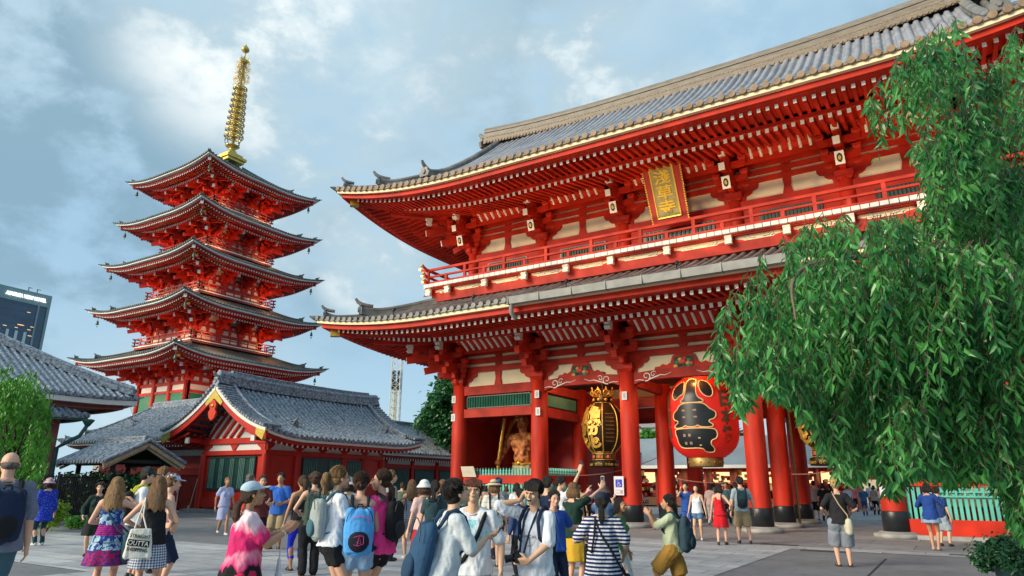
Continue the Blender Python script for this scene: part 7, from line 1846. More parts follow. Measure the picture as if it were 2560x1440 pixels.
    for x, y_, z, lab in ((-11.02,26.20,5.1,'small white paper slip high on the third column'),(-15.15,26.19,5.42,'white slip on the second column just below the tie beam'),(-15.10,26.19,4.66,'lower white slip on the second column'),(-19.75,26.24,5.45,'white slip near the top of the leftmost column'),(-19.75,26.24,4.60,'lower white slip on the leftmost column'),(-6.25,26.20,5.0,'small white slip high on the fourth column')):
        o = MB(); o.box(-.11,.11,-.012,.012,-.17,.17); q = o.build('paper_slip', mat('slip_white', (.62,.62,.60), .7, .08, 8), None, (x, y_, z)); tag(q, lab, 'paper slip', 'white paper slips on the columns')
        m = MB(); m.box(-.05,.05,-.016,-.013,-.11,.11); m.box(-.03,.03,-.019,-.017,-.08,.08); m.build('faint_writing', mat('slip_grey', (.40,.40,.40), .7, 0), q)
    # ---- beyond the gate
    g = thing('shop_row', 'row of small shops with grey roofs and warm lit fronts seen through the gate', 'shops', (-20, 58, 0))
    SR = mat('shop_roof', (.20,.25,.29), .5, .15, .6); WL = mat('shop_light', (1.,.62,.28), .5, 0, emit=1.2)
    m = MB(); m.prism([(-2.6,3.1),(0,5.6),(8.0,5.2),(10.6,3.1)], (-3.5,0,0), (0,1,0), (0,0,1), (1,0,0), 17.0); m.build('roof', SR, g)
    m = MB(); m.box(-3.3,13.3,-2.75,-2.60,3.0,3.25); m.build('eave_board', WPLAS, g)
    m = MB(); m.box(-3.3,13.3,0,8,0,3.2)
    for i in range(9): m.box(-3.3+i*2.05,-3.1+i*2.05,-1.6,0,0,3.05)
    m.build('walls', REDD, g)
    m = MB(); rnd = random.Random(11); cols_ = []
    for i in range(8):
        x = -3.0+i*2.05
        m.m = 0; m.box(x, x+1.75, -.1, -.02, 1.9, 2.75)
        for k in range(16): m.m = rnd.choice((1,2,3,4)); a = x+.05+rnd.random()*1.5; z = .5+rnd.random()*1.4; m.box(a, a+.22, -.5-rnd.random()*.6, -.2, z, z+.25)
        for k in range(9): m.m = rnd.choice((1,2,3,4)); a = x+.05+rnd.random()*1.45; z = 1.75+rnd.random()*.8; m.box(a, a+.12+rnd.random()*.15, -.6-rnd.random()*.8, -.3, z, z+.15+rnd.random()*.3)
        m.m = 4; m.box(x, x+1.75, -1.2, -.1, .1, .75)
    m.build('goods_and_lights', [WL, mat('goods_red', (.5,.06,.04), .6), mat('goods_white', (.6,.58,.5), .6), mat('goods_yellow', (.6,.4,.08), .6), mat('goods_brown', (.2,.09,.04), .6)], g)
    g = thing('side_shrine_hall', 'small dark shuttered hall with curved gable beyond the third column', 'hall', (-29.5, 56, 0))
    m = MB(); m.box(-8, 6, 0, 6, 0, 3.4); m.build('walls', REDD, g)
    m = MB()
    for i in range(5): m.box(-7.6+i*2.7, -5.3+i*2.7, -.06, .02, .9, 2.6)
    m.build('shutters', mat('black_shutter', (.02,.025,.028), .5), g)
    m = MB(); m.prism([(-2,3.3),(-1.6,3.6),(3,5.2),(7.6,3.6),(8,3.3)], (-9,0,0), (0,1,0), (0,0,1), (1,0,0), 16); m.build('roof', TILED, g)
    m = MB(); m.prism([(-2.4,4.0),(-1.2,4.6),(0,5.9),(1.2,4.6),(2.4,4.0),(2.2,4.3),(1.1,4.95),(0,6.3),(-1.1,4.95),(-2.2,4.3)], (1.5,-2.3,0), (1,0,0), (0,0,1), (0,1,0), 5); m.build('gable_roof', TILED, g)
    m = MB(); m.prism([(-2.0,4.0),(0,5.7),(2.0,4.0)], (1.5,-2.0,0), (1,0,0), (0,0,1), (0,1,0), .2); m.m = 1; m.ball((1.5,-2.1,4.6), .42, 10, (1,.3,1)); m.build('gable_front', [REDD, mat('gable_red', (.6,.03,.03), .5)], g)
    m = MB(); m.box(-8.2,6.2,-1.95,-1.8,3.0,3.3)
    for i in range(50): m.box(-8.1+i*.28,-7.98+i*.28,-2.0,-1.9,3.05,3.2)
    m.build('eave', WHITE, g)
    m = MB(); m.box(2.1,2.9,-.2,-.12,2.0,2.75); so = m.build('hiragana_sign', WPLAS, g)
    vs, fs = fit_text('み', .5, .5, .01, .03); m = MB(); m.merge(vs, fs, Matrix.Translation((2.5,-.215,2.37)) @ Matrix.Rotation(pi/2, 4, 'X')); m.build('character', BLACK, so)
    g = thing('main_hall', 'red main hall with broad beige steps far beyond the gate', 'temple hall', (4, 100, 0))
    m = MB(); m.box(-22,24,0,20,0,16); m.build('walls', REDD, g)
    m = MB()
    for i in range(10): m.tube([(-21+i*5,-2.5,2.6),(-21+i*5,-2.5,13)], .5, 14)
    m.build('columns', RED, g)
    m = MB()
    for i in range(9): m.box(-16,18,-8+i*.6,0,.0,.3+i*.29)
    m.build('steps', mat('beige_stone', (.42,.36,.28), .8), g)
    m = MB(); m.prism([(-7,12.6),(8,22),(20,22),(32,12.6)], (-28,0,0), (0,1,0), (0,0,1), (1,0,0), 58); m.build('roof', TILE, g)
    m = MB()
    for i in range(9): m.box(-18+i*5-1.6,-18+i*5+1.6,-.1,.05,2.8,8)
    m.build('doors', DARK, g)
build_hung()
bpy.data.objects.remove(_ntex['f'])
def lamps():
    # floodlights standing on the lower roof, aimed at the upper storey; lantern lamp; lamps under the pagoda eaves
    def spot(name, label, p, t, e, ang, r=.12, group=None, col=(1.,.66,.34), body=True):
        p = Vector(p); t = Vector(t); l = bpy.data.lights.new(name, 'SPOT'); l.energy = e; l.spot_size = radians(ang); l.spot_blend = 1.; l.shadow_soft_size = r; l.color = col
        o = bpy.data.objects.new(name+'_light', l); o.location = p; o.rotation_euler = (t-p).to_track_quat('-Z', 'Y').to_euler(); C.objects.link(o)
        if body:
            g = thing(name, label, 'floodlight', p, 0, group); d = (t-p).normalized(); m = MB(); M = d.to_track_quat('Z', 'Y').to_matrix().to_4x4()
            m.lathe([(.04,-.18),(.06,-.14),(.075,-.04),(.075,-.03)], n=10, M=M); m.tube([(0,0,-.15)-d*0 if 0 else Vector((0,0,0))-d*.2, Vector((0,0,-.28))-d*.1], .02, 6); m.build('housing', BLACK, g)
            m = MB(); m.lathe([(.065,-.028),(.065,-.024)], n=10, M=M); m.build('lens', mat('lamp_glass', (1.,.8,.5), .3, 0, emit=3.), g)
    k = 0; words = ('leftmost', 'second', 'third', 'fourth', 'fifth', 'sixth')
    for i, x in enumerate((-11.5, -7.2, -2.9, 1.4, 5.7, 10.)):
        spot('floodlight', 'small black floodlight on the lower roof edge, %s from the left' % words[i], (GX+x, GY-8.6, 9.05), (GX+x-.3, GY-4.6, 14.6), FLOOD, 88, .3, 'floodlights on the lower roof')
    l = bpy.data.lights.new('lantern_lamp', 'POINT'); l.energy = 80; l.color = (1,.55,.2); l.shadow_soft_size = .15; o = bpy.data.objects.new('lantern_lamp', l); o.location = (-8.55, 27.2, 6.35); C.objects.link(o)
    for x in (-13.1, -4.0):
        l = bpy.data.lights.new('passage_lamp', 'POINT'); l.energy = 90; l.color = (1,.6,.28); l.shadow_soft_size = .15; o = bpy.data.objects.new('passage_lamp', l); o.location = (x, 27.2, 6.1); C.objects.link(o)
    px, py = -58.13, 38.22; ZC = [12.25, 16.75, 21.15, 25.4, 29.75]; B = [3.55, 3.4, 3.15, 2.85, 2.55]
    for t in range(5):
        z = (ZC[t]-2.6) if t else ZC[0]-3.6
        for (dx, dy) in ((-.9,-1),(.9,-1),(1,-.9),(1,.9)):
            q = B[t]; off = 1.5
            x = px+(dx*q if abs(dx) < 1 else dx*(q+off)); y = py+(dy*q if abs(dy) < 1 else dy*(q+off))
            l = bpy.data.lights.new('eave_lamp', 'POINT'); l.energy = PAGL; l.color = (1.,.42,.14); l.shadow_soft_size = .12; o = bpy.data.objects.new('eave_lamp', l); o.location = (x, y, z); C.objects.link(o)
FLOOD = 420; PAGL = 48
lamps()
# ------------------------------------------------------------------ trees and plants
def inside(poly, x, y):
    c = False; n = len(poly); j = n-1
    for i in range(n):
        xi, yi = poly[i]; xj, yj = poly[j]
        if (yi > y) != (yj > y) and x < (xj-xi)*(y-yi)/(yj-yi)+xi: c = not c
        j = i
    return c
def to_px(p):
    d = Vector(p)-EYE; k = d.dot(FW); return 1280+FPX*d.dot(RT)/k, 720-FPX*d.dot(UP)/k
def leafmat(name, c, c2, tr=.35):
    m = bpy.data.materials.new(name); m.use_nodes = True; nt = m.node_tree; b = nt.nodes['Principled BSDF']; L = nt.links
    tc = nt.nodes.new('ShaderNodeTexCoord'); n = nt.nodes.new('ShaderNodeTexNoise'); n.inputs['Scale'].default_value = 3.5; n.inputs['Detail'].default_value = 6; L.new(tc.outputs['Object'], n.inputs['Vector'])
    r = nt.nodes.new('ShaderNodeMapRange'); r.inputs[1].default_value = .38; r.inputs[2].default_value = .62; L.new(n.outputs['Fac'], r.inputs[0])
    mx = nt.nodes.new('ShaderNodeMix'); mx.data_type = 'RGBA'; mx.inputs[6].default_value = c+(1,); mx.inputs[7].default_value = c2+(1,); L.new(r.outputs[0], mx.inputs[0]); L.new(mx.outputs[2], b.inputs['Base Color'])
    b.inputs['Roughness'].default_value = .33; b.inputs['Specular IOR Level'].default_value = .6
    t = nt.nodes.new('ShaderNodeBsdfTranslucent'); L.new(mx.outputs[2], t.inputs['Color']); ms = nt.nodes.new('ShaderNodeMixShader'); ms.inputs[0].default_value = tr
    out = nt.nodes['Material Output']; L.new(b.outputs[0], ms.inputs[1]); L.new(t.outputs[0], ms.inputs[2]); L.new(ms.outputs[0], out.inputs['Surface']); return m
class Leaves:
    def __init__(s): s.v = []; s.f = []
    def leaf(s, p, d, n, L, w, fold=.25, bend=.15):
        "narrow leaf from p along d; n = upper side"
        d = d.normalized(); sd = d.cross(n)
        if sd.length < 1e-5: return
        sd.normalize(); n = sd.cross(d); o = len(s.v)
        a = p; m1 = p+d*(L*.30)+n*(L*.04); m2 = p+d*(L*.66)-n*(L*bend*.25); t = p+d*L-n*(L*bend)
        s.v += [tuple(a), tuple(m1+sd*(w/2)+n*(w*fold)), tuple(m1), tuple(m1-sd*(w/2)+n*(w*fold)), tuple(m2+sd*(w*.40)+n*(w*fold*.8)), tuple(m2), tuple(m2-sd*(w*.40)+n*(w*fold*.8)), tuple(t)]
        s.f += [(o, o+1, o+2), (o, o+2, o+3), (o+1, o+4, o+5, o+2), (o+2, o+5, o+6, o+3), (o+4, o+7, o+5), (o+5, o+7, o+6)]
    def build(s, name, m, parent):
        me = bpy.data.meshes.new(name); me.from_pydata(s.v, [], s.f); me.materials.append(m); me.update(); o = bpy.data.objects.new(name, me); C.objects.link(o); o.parent = parent; return o
def weeping():
    rnd = random.Random(21)
    A = [(2240,120),(2330,60),(2385,30),(2430,90),(2500,120),(2530,60),(2640,40),(2640,560),(2190,560),(2195,500),(2260,480),(2300,440),(2280,380),(2250,300),(2215,340),(2190,400),(2180,330),(2168,240),(2205,180)]
    Bp = [(2210,520),(2080,520),(2000,545),(1950,590),(1900,620),(1860,680),(1825,730),(1800,790),(1770,870),(1790,940),(1815,950),(1845,1030),(1875,1010),(1890,960),(1950,1005),(1990,1010),(2000,1045),(2035,1060),(2050,1110),(2085,1150),(2105,1200),(2140,1200),(2165,1170),(2200,1180),(2225,1245),(2260,1190),(2330,1185),(2375,1215),(2430,1195),(2470,1185),(2510,1240),(2530,1310),(2560,1345),(2680,1345),(2680,500)]
    base = at_depth(2990, 8.6); g = thing('weeping_cherry_tree', 'large weeping tree with glossy green leaves hanging over the right side', 'tree', base)
    off = base
    LV = Leaves(); TW = MB()
    def strand(px, py, k, L, sc=1., polys=(A, Bp)):
        p = EYE+pray(px, py)*k; d = Vector((rnd.uniform(-.35,.1), rnd.uniform(-.2,.2), -.25)).normalized(); step = .042; pts = [p.copy()]; n = int(L/step); ph = rnd.random()*6.28
        wind = Vector((rnd.uniform(-.10,.06), rnd.uniform(-.08,.08), 0))
        for i in range(n):
            d = (d*.86+Vector((wind.x, wind.y, -1))*.14).normalized(); p = p+d*step
            x, y = to_px(p)
            if not any(inside(q, x, y) for q in polys): break
            pts.append(p.copy())
            for s in (1,):
                a = ph+i*2.4; o = Vector((cos(a), sin(a), 0)); ld = (o*rnd.uniform(.5,1.0)+Vector((0,0,-rnd.uniform(.55,1.3)))).normalized()
                nn = (o*-.5+Vector((rnd.uniform(-.5,.5), rnd.uniform(-.5,.5), 1.0))).normalized()
                Lf = rnd.uniform(.085,.15)*sc; LV.leaf(p-off, ld, nn, Lf, Lf*rnd.uniform(.24,.32), rnd.uniform(.1,.4), rnd.uniform(.05,.3))
        if len(pts) > 3: TW.tube([q-off for q in pts[::3]], [.004]*len(pts[::3]), 3, False)
    def samp(poly, n, kr, Lr, dens=None, sc=1.):
        xs = [q[0] for q in poly]; ys = [q[1] for q in poly]; c = 0; tr = 0
        while c < n and tr < n*30:
            tr += 1; x = rnd.uniform(min(xs), max(xs)); y = rnd.uniform(min(ys), max(ys))
            if not inside(poly, x, y): continue
            if dens and rnd.random() > dens(x, y): continue
            k = rnd.uniform(*kr); m_ = rnd.randint(9, 16)
            for _ in range(m_):
                xx = x+rnd.gauss(0, 26); yy = y+abs(rnd.gauss(0, 16))+abs(xx-x)*.35
                if inside(poly, xx, yy): strand(xx, yy, k+rnd.gauss(0, .10), rnd.uniform(*Lr), sc); c += 1
    samp(A, 560, (6.2, 9.2), (.3, .9), lambda x, y: .12 if x < 2300 else (.9 if y > 400 and x < 2360 else 1.))
    samp(Bp, 2300, (5.6, 9.6), (.35, 1.1), lambda x, y: 1.0 if x > 1850 else .8)
    # outline strands so that the crown hangs in fringes
    for x, y0, L in ((1800,790,.8),(1815,760,.9),(1840,715,1.1),(1870,670,1.2),(1905,625,1.2),(1960,585,1.1),(2010,545,1.),(2060,530,.9),(2110,525,.9),(1790,830,.6),(2175,250,.5),(2180,240,.7),(2205,190,.8),(2235,140,.9),(2260,115,1.),(2300,80,.9),(2345,50,1.),(2385,35,1.),(2540,60,1.2)):
        for j in range(3): strand(x+rnd.uniform(-6,10), y0+rnd.uniform(0,14), rnd.uniform(5.8,7.4), L)
    fo = LV.build('foliage', leafmat('weeping_leaf', (.022,.155,.04), (.10,.38,.08), .40), g); TW.build('twigs', mat('twig_bark', (.10,.07,.045), .7), g)
    T = MB(); T.tube([(0,0,0),(.05,.05,1.2),(-.05,.1,2.4),(-.1,.0,3.4),(-.3,-.1,4.4)], [.30,.24,.21,.18,.13], 14); T.build('trunk', mat('dark_bark', (.055,.042,.032), .8, .3, 6, .6, 20), g)
    def limb(pts, r0):
        m = MB(); P = [Vector((-.1,0,3.0))]+[EYE+pray(x, y)*k-off for x, y, k in pts]; sm = []
        for i in range(len(P)-1):
            for j in range(4): sm.append(P[i].lerp(P[i+1], j/4))
        sm.append(P[-1]); 
        for _ in range(2): sm = [sm[0]]+[(sm[i-1]+sm[i]*2+sm[i+1])/4 for i in range(1, len(sm)-1)]+[sm[-1]]
        m.tube(sm, [r0*(1-.85*i/(len(sm)-1)) for i in range(len(sm))], 8); m.build('limb', mat('pale_limb', (.16,.12,.09), .75, .25, 6), g)
    limb([(2500,700,8.4),(2300,660,8.0),(2120,640,7.2),(2010,665,6.2),(1975,710,5.7),(1990,800,5.6)], .05)
    limb([(2540,330,8.6),(2440,220,8.2),(2370,160,7.6),(2330,200,7.4),(2320,330,7.2)], .04)
    limb([(2600,700,8.2),(2400,640,7.6),(2200,680,8.0),(2100,740,7.6),(2080,860,7.5)], .05)
    limb([(2560,800,7.6),(2420,780,7.0),(2300,860,6.8),(2270,1000,6.7)], .04)
weeping()
def blobtree(name, label, cat, poly, kr, n, leaf, m, trunk=None, droop=.0, seed=1, group=None, clump=.0, twig=None):
    rnd = random.Random(seed); xs = [q[0] for q in poly]; ys = [q[1] for q in poly]; kc = (kr[0]+kr[1])/2
    base = at_depth((min(xs)+max(xs))/2, kc) if trunk is None else at_depth(trunk, kc)
    g = thing(name, label, cat, base, 0, group); LV = Leaves(); c = 0; cl = []
    nc = max(8, n//60)
    while len(cl) < nc:
        x = rnd.uniform(min(xs), max(xs)); y = rnd.uniform(min(ys), max(ys))
        if inside(poly, x, y): cl.append((x, y, rnd.uniform(*kr)))
    m2px = FPX/kc
    for (x, y, k) in cl:
        r = clump*rnd.uniform(.5, 1.); q0 = EYE+pray(x, y)*k
        for j in range(60):
            d = Vector((rnd.gauss(0,1), rnd.gauss(0,1), rnd.gauss(0,.7))); d = d.normalized()*r*rnd.random()**.4
            if droop: d.z -= rnd.random()*droop; d.x *= .5; d.y *= .5
            p = q0+d; X, Y = to_px(p)
            if not inside(poly, X, Y) and rnd.random() < .85: continue
            ld = Vector((rnd.uniform(-1,1), rnd.uniform(-1,1), rnd.uniform(-.8,.3)-droop*1.2)); nn = (d.normalized()+Vector((rnd.uniform(-.6,.6), rnd.uniform(-.6,.6), .8)))
            L = leaf*rnd.uniform(.7,1.3); LV.leaf(p-base, ld, nn, L, L*(.55 if not droop else .32))
    LV.build('crown', m, g)
    T = MB(); top = EYE+pray((min(xs)+max(xs))/2, (min(ys)+max(ys))/2)*kc-base; r0 = twig or max(.02, top.z*.03)
    T.tube([(0,0,0), (top.x*.2,top.y*.2,top.z*.4), (top.x*.7,top.y*.7,top.z*.8), tuple(top)], [r0, r0*.8, r0*.5, r0*.2], 10)
    for j in range(6):
        x, y, k = cl[j*len(cl)//6]; q = EYE+pray(x, y)*k-base; T.tube([tuple(top*.55), tuple((top*.55+q)/2+Vector((0,0,.1*top.z))), tuple(q)], [r0*.45, r0*.3, r0*.1], 6)
    T.build('trunk' if cat == 'tree' else 'stems', MATS['dark_bark'], g); return g
LG = leafmat('bright_leaf', (.045,.20,.015), (.10,.34,.03), .4); DG = leafmat('deep_leaf', (.012,.07,.025), (.03,.13,.05), .25); YG = leafmat('yellow_green_leaf', (.14,.30,.02), (.28,.42,.03), .4); SG_ = leafmat('shrub_leaf', (.01,.05,.02), (.03,.10,.04), .2)
blobtree('willow_tree', 'bright green drooping tree at the left edge before the big grey roof', 'tree', [(-60,930),(10,915),(60,908),(95,930),(125,985),(132,1060),(136,1095),(118,1130),(110,1185),(70,1200),(20,1200),(-60,1200)], (19.5,22.5), 9000, .17, LG, trunk=35, droop=.9, seed=4, clump=.5)
blobtree('evergreen_tree', 'dark feathery evergreen beside the leftmost gate column', 'tree', [(1090,955),(1125,935),(1175,945),(1175,1120),(1110,1115),(1085,1085),(1036,1064),(1040,1046),(1062,1036),(1058,1018),(1080,1008),(1072,985),(1092,975)], (50,58), 15000, .36, leafmat('mid_leaf', (.02,.11,.035), (.05,.20,.06), .3), trunk=1150, seed=5, clump=.8)
blobtree('broadleaf_tree', 'green tree top beyond the shrine hall between the columns', 'tree', [(1590,1085),(1625,1075),(1660,1085),(1660,1125),(1590,1130)], (92,98), 1500, .8, LG, seed=6, clump=1.6)
blobtree('broadleaf_tree', 'green tree beyond the shops right of the red lantern', 'tree', [(1820,1090),(1850,1080),(1885,1095),(1885,1150),(1820,1150)], (88,94), 1500, .8, DG, seed=7, clump=1.6)
blobtree('round_shrub', 'yellow-green shrub in the kerbed bed by the iron fence', 'shrub', [(115,1265),(140,1252),(165,1262),(165,1290),(150,1312),(115,1314),(108,1290)], (21.5,22.6), 1700, .12, YG, seed=8, clump=.3, twig=.03)
blobtree('low_shrub', 'low green shrub at the right end of the kerbed bed', 'shrub', [(165,1296),(200,1288),(225,1300),(220,1316),(165,1316)], (23,24), 900, .11, LG, seed=9, clump=.25, twig=.03)
for i, (x, y, w, lb) in enumerate(((170,1200,60,'dark hedge bush behind the fence left of the pavilion'),(265,1192,75,'dark hedge bush behind the fence under the pavilion roof'),(350,1190,60,'green bush seen through the open pavilion'))):
    blobtree('hedge_bush', lb, 'bush', [(x-w,y),(x,y-18),(x+w,y),(x+w,1290),(x-w,1290)], (31,34), 3000, .2, SG_ if i != 2 else LG, seed=10+i, group='bushes behind the iron fence', clump=.6, twig=.04)
def pots():
    for i, (x, y, k, w, lb) in enumerate(((2490,1400,11.2,60,'leafy potted plant at the bottom right corner beside the larger pot'),(2560,1385,10.6,70,'larger leafy potted plant cut off by the right edge'))):
        g = blobtree('potted_plant', lb, 'plant', [(x-w,1395),(x-w*.7,1362),(x-10,1345),(x+w*.8,1340),(x+w,1390),(x+w*.7,1425),(x-w*.6,1425)], (k-.5,k+.5), 3600, .075, DG, seed=30+i, group='potted plants at the lower right', clump=.22, twig=.015)
        m = MB(); m.lathe([(.19,0),(.24,.36),(.26,.40),(.22,.41),(.20,.36)], n=20); m.build('pot', mat('dark_teal_pot', (.03,.08,.09), .4), g)
        m = MB(); m.tube([(.1,-.2,.9),(.16,-.27,.4),(.2,-.3,.05)], .008, 5); m.build('tie_string', WHITE, g)
pots()
# ------------------------------------------------------------------ ground, light, sky, camera
def ground_mat(name, c1, c2, sc, brick=None, mortar=(.1,.1,.1)):
    m = bpy.data.materials.new(name); m.use_nodes = True; nt = m.node_tree; b = nt.nodes['Principled BSDF']
    tc = nt.nodes.new('ShaderNodeTexCoord')
    n = nt.nodes.new('ShaderNodeTexNoise'); n.inputs['Scale'].default_value = sc; n.inputs['Detail'].default_value = 8; n.inputs['Roughness'].default_value = .65
    nt.links.new(tc.outputs['Object'], n.inputs['Vector'])
    r = nt.nodes.new('ShaderNodeMapRange'); r.inputs[1].default_value = .3; r.inputs[2].default_value = .7; nt.links.new(n.outputs['Fac'], r.inputs[0])
    mx = nt.nodes.new('ShaderNodeMix'); mx.data_type = 'RGBA'; mx.inputs[6].default_value = c1+(1,); mx.inputs[7].default_value = c2+(1,)
    nt.links.new(r.outputs[0], mx.inputs[0]); out = mx.outputs[2]
    if brick:
        bt = nt.nodes.new('ShaderNodeTexBrick'); bt.inputs['Scale'].default_value = 1; bt.inputs['Brick Width'].default_value = brick[0]; bt.inputs['Row Height'].default_value = brick[1]
        bt.inputs['Mortar Size'].default_value = .012; bt.inputs['Mortar'].default_value = mortar+(1,); bt.offset = .5
        mp = nt.nodes.new('ShaderNodeMapping'); mp.inputs['Rotation'].default_value = (0,0,brick[2] if len(brick) > 2 else 0); nt.links.new(tc.outputs['Object'], mp.inputs['Vector'])
        nt.links.new(mp.outputs[0], bt.inputs['Vector']); bt.inputs['Color1'].default_value = (.74,.75,.76,1); bt.inputs['Color2'].default_value = (1.16,1.15,1.13,1)
        bt.inputs['Mortar'].default_value = (.32,.32,.33,1)
        ml = nt.nodes.new('ShaderNodeMix'); ml.data_type = 'RGBA'; ml.blend_type = 'MULTIPLY'; ml.inputs[0].default_value = 1
        nt.links.new(out, ml.inputs[6]); nt.links.new(bt.outputs['Color'], ml.inputs[7]); out = ml.outputs[2]
    st = nt.nodes.new('ShaderNodeTexNoise'); st.inputs['Scale'].default_value = 3.2; st.inputs['Detail'].default_value = 9; st.inputs['Roughness'].default_value = .75; nt.links.new(tc.outputs['Object'], st.inputs['Vector'])
    sr = nt.nodes.new('ShaderNodeMapRange'); sr.inputs[1].default_value = .50; sr.inputs[2].default_value = .72; sr.inputs[3].default_value = 1.06; sr.inputs[4].default_value = .62; nt.links.new(st.outputs['Fac'], sr.inputs[0])
    sm = nt.nodes.new('ShaderNodeVectorMath'); sm.operation = 'SCALE'; nt.links.new(out, sm.inputs[0]); nt.links.new(sr.outputs[0], sm.inputs['Scale']); out = sm.outputs[0]
    nt.links.new(out, b.inputs['Base Color']); b.inputs['Roughness'].default_value = .7
    n2 = nt.nodes.new('ShaderNodeTexNoise'); n2.inputs['Scale'].default_value = 45; nt.links.new(tc.outputs['Object'], n2.inputs['Vector'])
    bp = nt.nodes.new('ShaderNodeBump'); bp.inputs['Strength'].default_value = .25; bp.inputs['Distance'].default_value = .01
    nt.links.new(n2.outputs['Fac'], bp.inputs['Height']); nt.links.new(bp.outputs[0], b.inputs['Normal'])
    return m
def sheet(name, poly, z, m):
    b = MB(); b.add([(x, y, z) for x, y in poly], [tuple(range(len(poly)))]); o = b.build(name, m); o['kind'] = 'structure'; return o
sheet('ground', [(-2500,-2500),(2500,-2500),(2500,2500),(-2500,2500)], -.008, ground_mat('asphalt', (.13,.137,.145), (.20,.207,.215), .55))
PAVE = ground_mat('stone_paving', (.33,.345,.36), (.45,.465,.48), .9, (1.2,.6))
sheet('gate_forecourt', [(-60,20.0),(60,20.0),(60,120),(-60,120)], -.004, ground_mat('smooth_paving', (.19,.20,.215), (.28,.29,.30), 1.1, (2.4,1.8)))
sheet('forecourt_edge_strip', [(-24,20.0),(40,20.0),(40,20.85),(-24,20.85)], .0, ground_mat('pale_strip', (.32,.33,.34), (.40,.41,.42), 1.5, (1.8,.85)))
sheet('main_path', [(-13.2,-12),(-3.9,-12),(-3.9,19.99),(-13.2,19.99)], .0, PAVE)
sheet('cross_path', [(-45,7.0),(-13.21,7.0),(-13.21,11.9),(-45,11.9)], .0, PAVE)
def slots():
    D = mat('dark_iron', (.03,.035,.04), .6)
    for (x0, x1, y0, y1) in ((-4.9,-3.95,20.95,21.25),(-3.6,-2.5,19.5,19.75),(-.4,.3,20.5,20.7)):
        b = MB(); b.box(x0, x1, y0, y1, -.02, .008); o = b.build('drain_cover', D); o['kind'] = 'structure'
    b = MB(); b.box(-1.62,-1.58,-5,18.5,-.02,-.003); o = b.build('asphalt_joint', D); o['kind'] = 'structure'
slots()
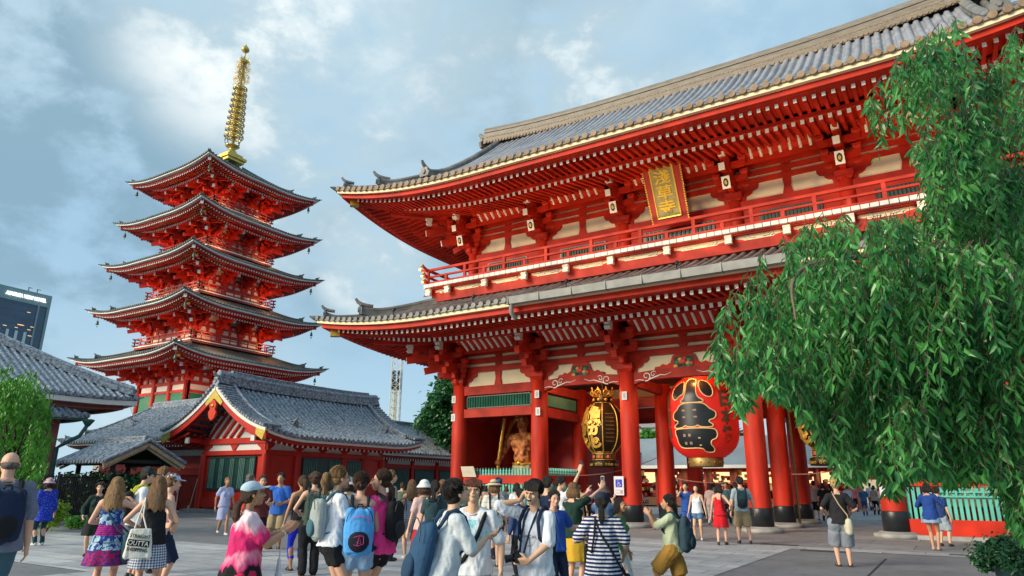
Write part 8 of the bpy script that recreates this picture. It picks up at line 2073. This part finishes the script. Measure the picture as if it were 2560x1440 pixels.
def sky():
    w = bpy.data.worlds.new('World'); bpy.context.scene.world = w; w.use_nodes = True; nt = w.node_tree; L = nt.links
    bg = nt.nodes['Background']; bg.inputs['Strength'].default_value = .1
    sk = nt.nodes.new('ShaderNodeTexSky'); sk.sky_type = 'NISHITA'; sk.sun_disc = False
    sk.sun_elevation = SUN_EL; sk.sun_rotation = SUN_ROT; sk.air_density = 1.0; sk.dust_density = .6; sk.ozone_density = 2.
    tc = nt.nodes.new('ShaderNodeTexCoord')
    def noise(scale, detail, rough, warp=.6, off=(0,0,0), st=(1,1,1.6)):
        mp = nt.nodes.new('ShaderNodeMapping'); mp.inputs['Scale'].default_value = st; mp.inputs['Location'].default_value = off
        L.new(tc.outputs['Generated'], mp.inputs['Vector'])
        n = nt.nodes.new('ShaderNodeTexNoise'); n.inputs['Scale'].default_value = scale; n.inputs['Detail'].default_value = detail; n.inputs['Roughness'].default_value = rough; n.inputs['Distortion'].default_value = warp
        L.new(mp.outputs[0], n.inputs['Vector']); return n.outputs['Fac']
    def mr(src, a, b, c=0., d=1.):
        r = nt.nodes.new('ShaderNodeMapRange'); r.interpolation_type = 'SMOOTHSTEP'; r.inputs[1].default_value = a; r.inputs[2].default_value = b; r.inputs[3].default_value = c; r.inputs[4].default_value = d; L.new(src, r.inputs[0]); return r.outputs[0]
    def mix(f, a, b):
        m = nt.nodes.new('ShaderNodeMix'); m.data_type = 'RGBA'
        if isinstance(f, float): m.inputs[0].default_value = f
        else: L.new(f, m.inputs[0])
        for i, q in ((6, a), (7, b)):
            if isinstance(q, tuple): m.inputs[i].default_value = q+(1,)
            else: L.new(q, m.inputs[i])
        return m.outputs[2]
    def math_(op, a, b):
        m = nt.nodes.new('ShaderNodeMath'); m.operation = op
        for i, q in ((0, a), (1, b)):
            if isinstance(q, (int, float)): m.inputs[i].default_value = q
            else: L.new(q, m.inputs[i])
        return m.outputs[0]
    def blob(px, py, r0, r1):
        d = (FW+RT*((px-1280)/FPX)+UP*((720-py)/FPX)).normalized()
        v = nt.nodes.new('ShaderNodeVectorMath'); v.operation = 'DOT_PRODUCT'; v.inputs[1].default_value = tuple(d); L.new(tc.outputs['Generated'], v.inputs[0])
        return mr(v.outputs['Value'], cos(r1), cos(r0), 0., 1.)
    big = noise(2.1, 4, .5, .15, (.3,.1,.7)); fine = noise(6.5, 8, .60, .10, (1.3,2.1,.2)); veil = noise(1.2, 3, .5, .3, (4.,1.,2.))
    hz = nt.nodes.new('ShaderNodeSeparateXYZ'); L.new(tc.outputs['Generated'], hz.inputs[0])
    base = mix(.90, sk.outputs['Color'], CL_BLUE)                        # thin high overcast over the blue
    c1 = mix(mr(big, .36, .62), base, CL_MID)                            # broad blue-grey layer
    # dark grey-blue parts of the layer
    dk = math_('MULTIPLY', mr(veil, .44, .62), 1.0)
    bl = None
    for q in ((230,330,.10,.42), (900,560,.05,.20), (60,120,.05,.30), (1350,120,.04,.26)):
        bl = blob(*q) if bl is None else math_('MAXIMUM', bl, blob(*q))
    dk = math_('MAXIMUM', math_('MULTIPLY', dk, .5), math_('MULTIPLY', bl, .8))
    c1 = mix(math_('MULTIPLY', dk, mr(fine, .36, .56)), c1, CL_DARK)
    b = None
    for px, py, r0, r1, s in ((640,70,.02,.22,.95),(800,330,.02,.17,.85),(930,650,.01,.11,1.),(1470,170,.01,.15,.85),(1040,60,.02,.22,.6),(300,950,.01,.10,.6),(1750,60,.02,.18,.5),(700,560,.01,.12,.6)):
        t = math_('MULTIPLY', blob(px, py, r0, r1), s); b = t if b is None else math_('MAXIMUM', b, t)
    cm = math_('MULTIPLY', b, mr(fine, .34, .60)); c2 = mix(math_('MULTIPLY', cm, .9), c1, CL_LIGHT)
    core = math_('MULTIPLY', math_('MULTIPLY', b, b), mr(fine, .48, .70)); c3 = mix(core, c2, CL_WHITE)
    c4 = mix(mr(hz.outputs['Z'], .0, .22, .55, 0.), c3, CL_HOR)
    L.new(c4, bg.inputs['Color'])
CL_BLUE = (2.8,4.4,5.7); CL_MID = (3.4,4.7,5.6); CL_DARK = (1.7,2.8,3.6); CL_LIGHT = (4.9,5.9,6.3); CL_WHITE = (7.6,7.8,7.7); CL_HOR = (4.2,5.6,6.2)
SUN_EL = radians(22); SUN_AZ_VEC = Vector((-.50,-.87,0)).normalized()
SUN_ROT = math.atan2(SUN_AZ_VEC.x, SUN_AZ_VEC.y)
sky()
ld = bpy.data.lights.new('sun', 'SUN'); ld.energy = 3.4; ld.angle = radians(28); ld.color = (1., .86, .66)
lo_ = bpy.data.objects.new('sun', ld); C.objects.link(lo_)
sv = Vector((SUN_AZ_VEC.x*cos(SUN_EL), SUN_AZ_VEC.y*cos(SUN_EL), sin(SUN_EL)))
lo_.rotation_euler = (-sv).to_track_quat('-Z', 'Y').to_euler()
build_camera()
sc = bpy.context.scene
sc.view_settings.view_transform = 'Standard'; sc.view_settings.look = 'None'; sc.view_settings.exposure = .55; sc.view_settings.gamma = 1
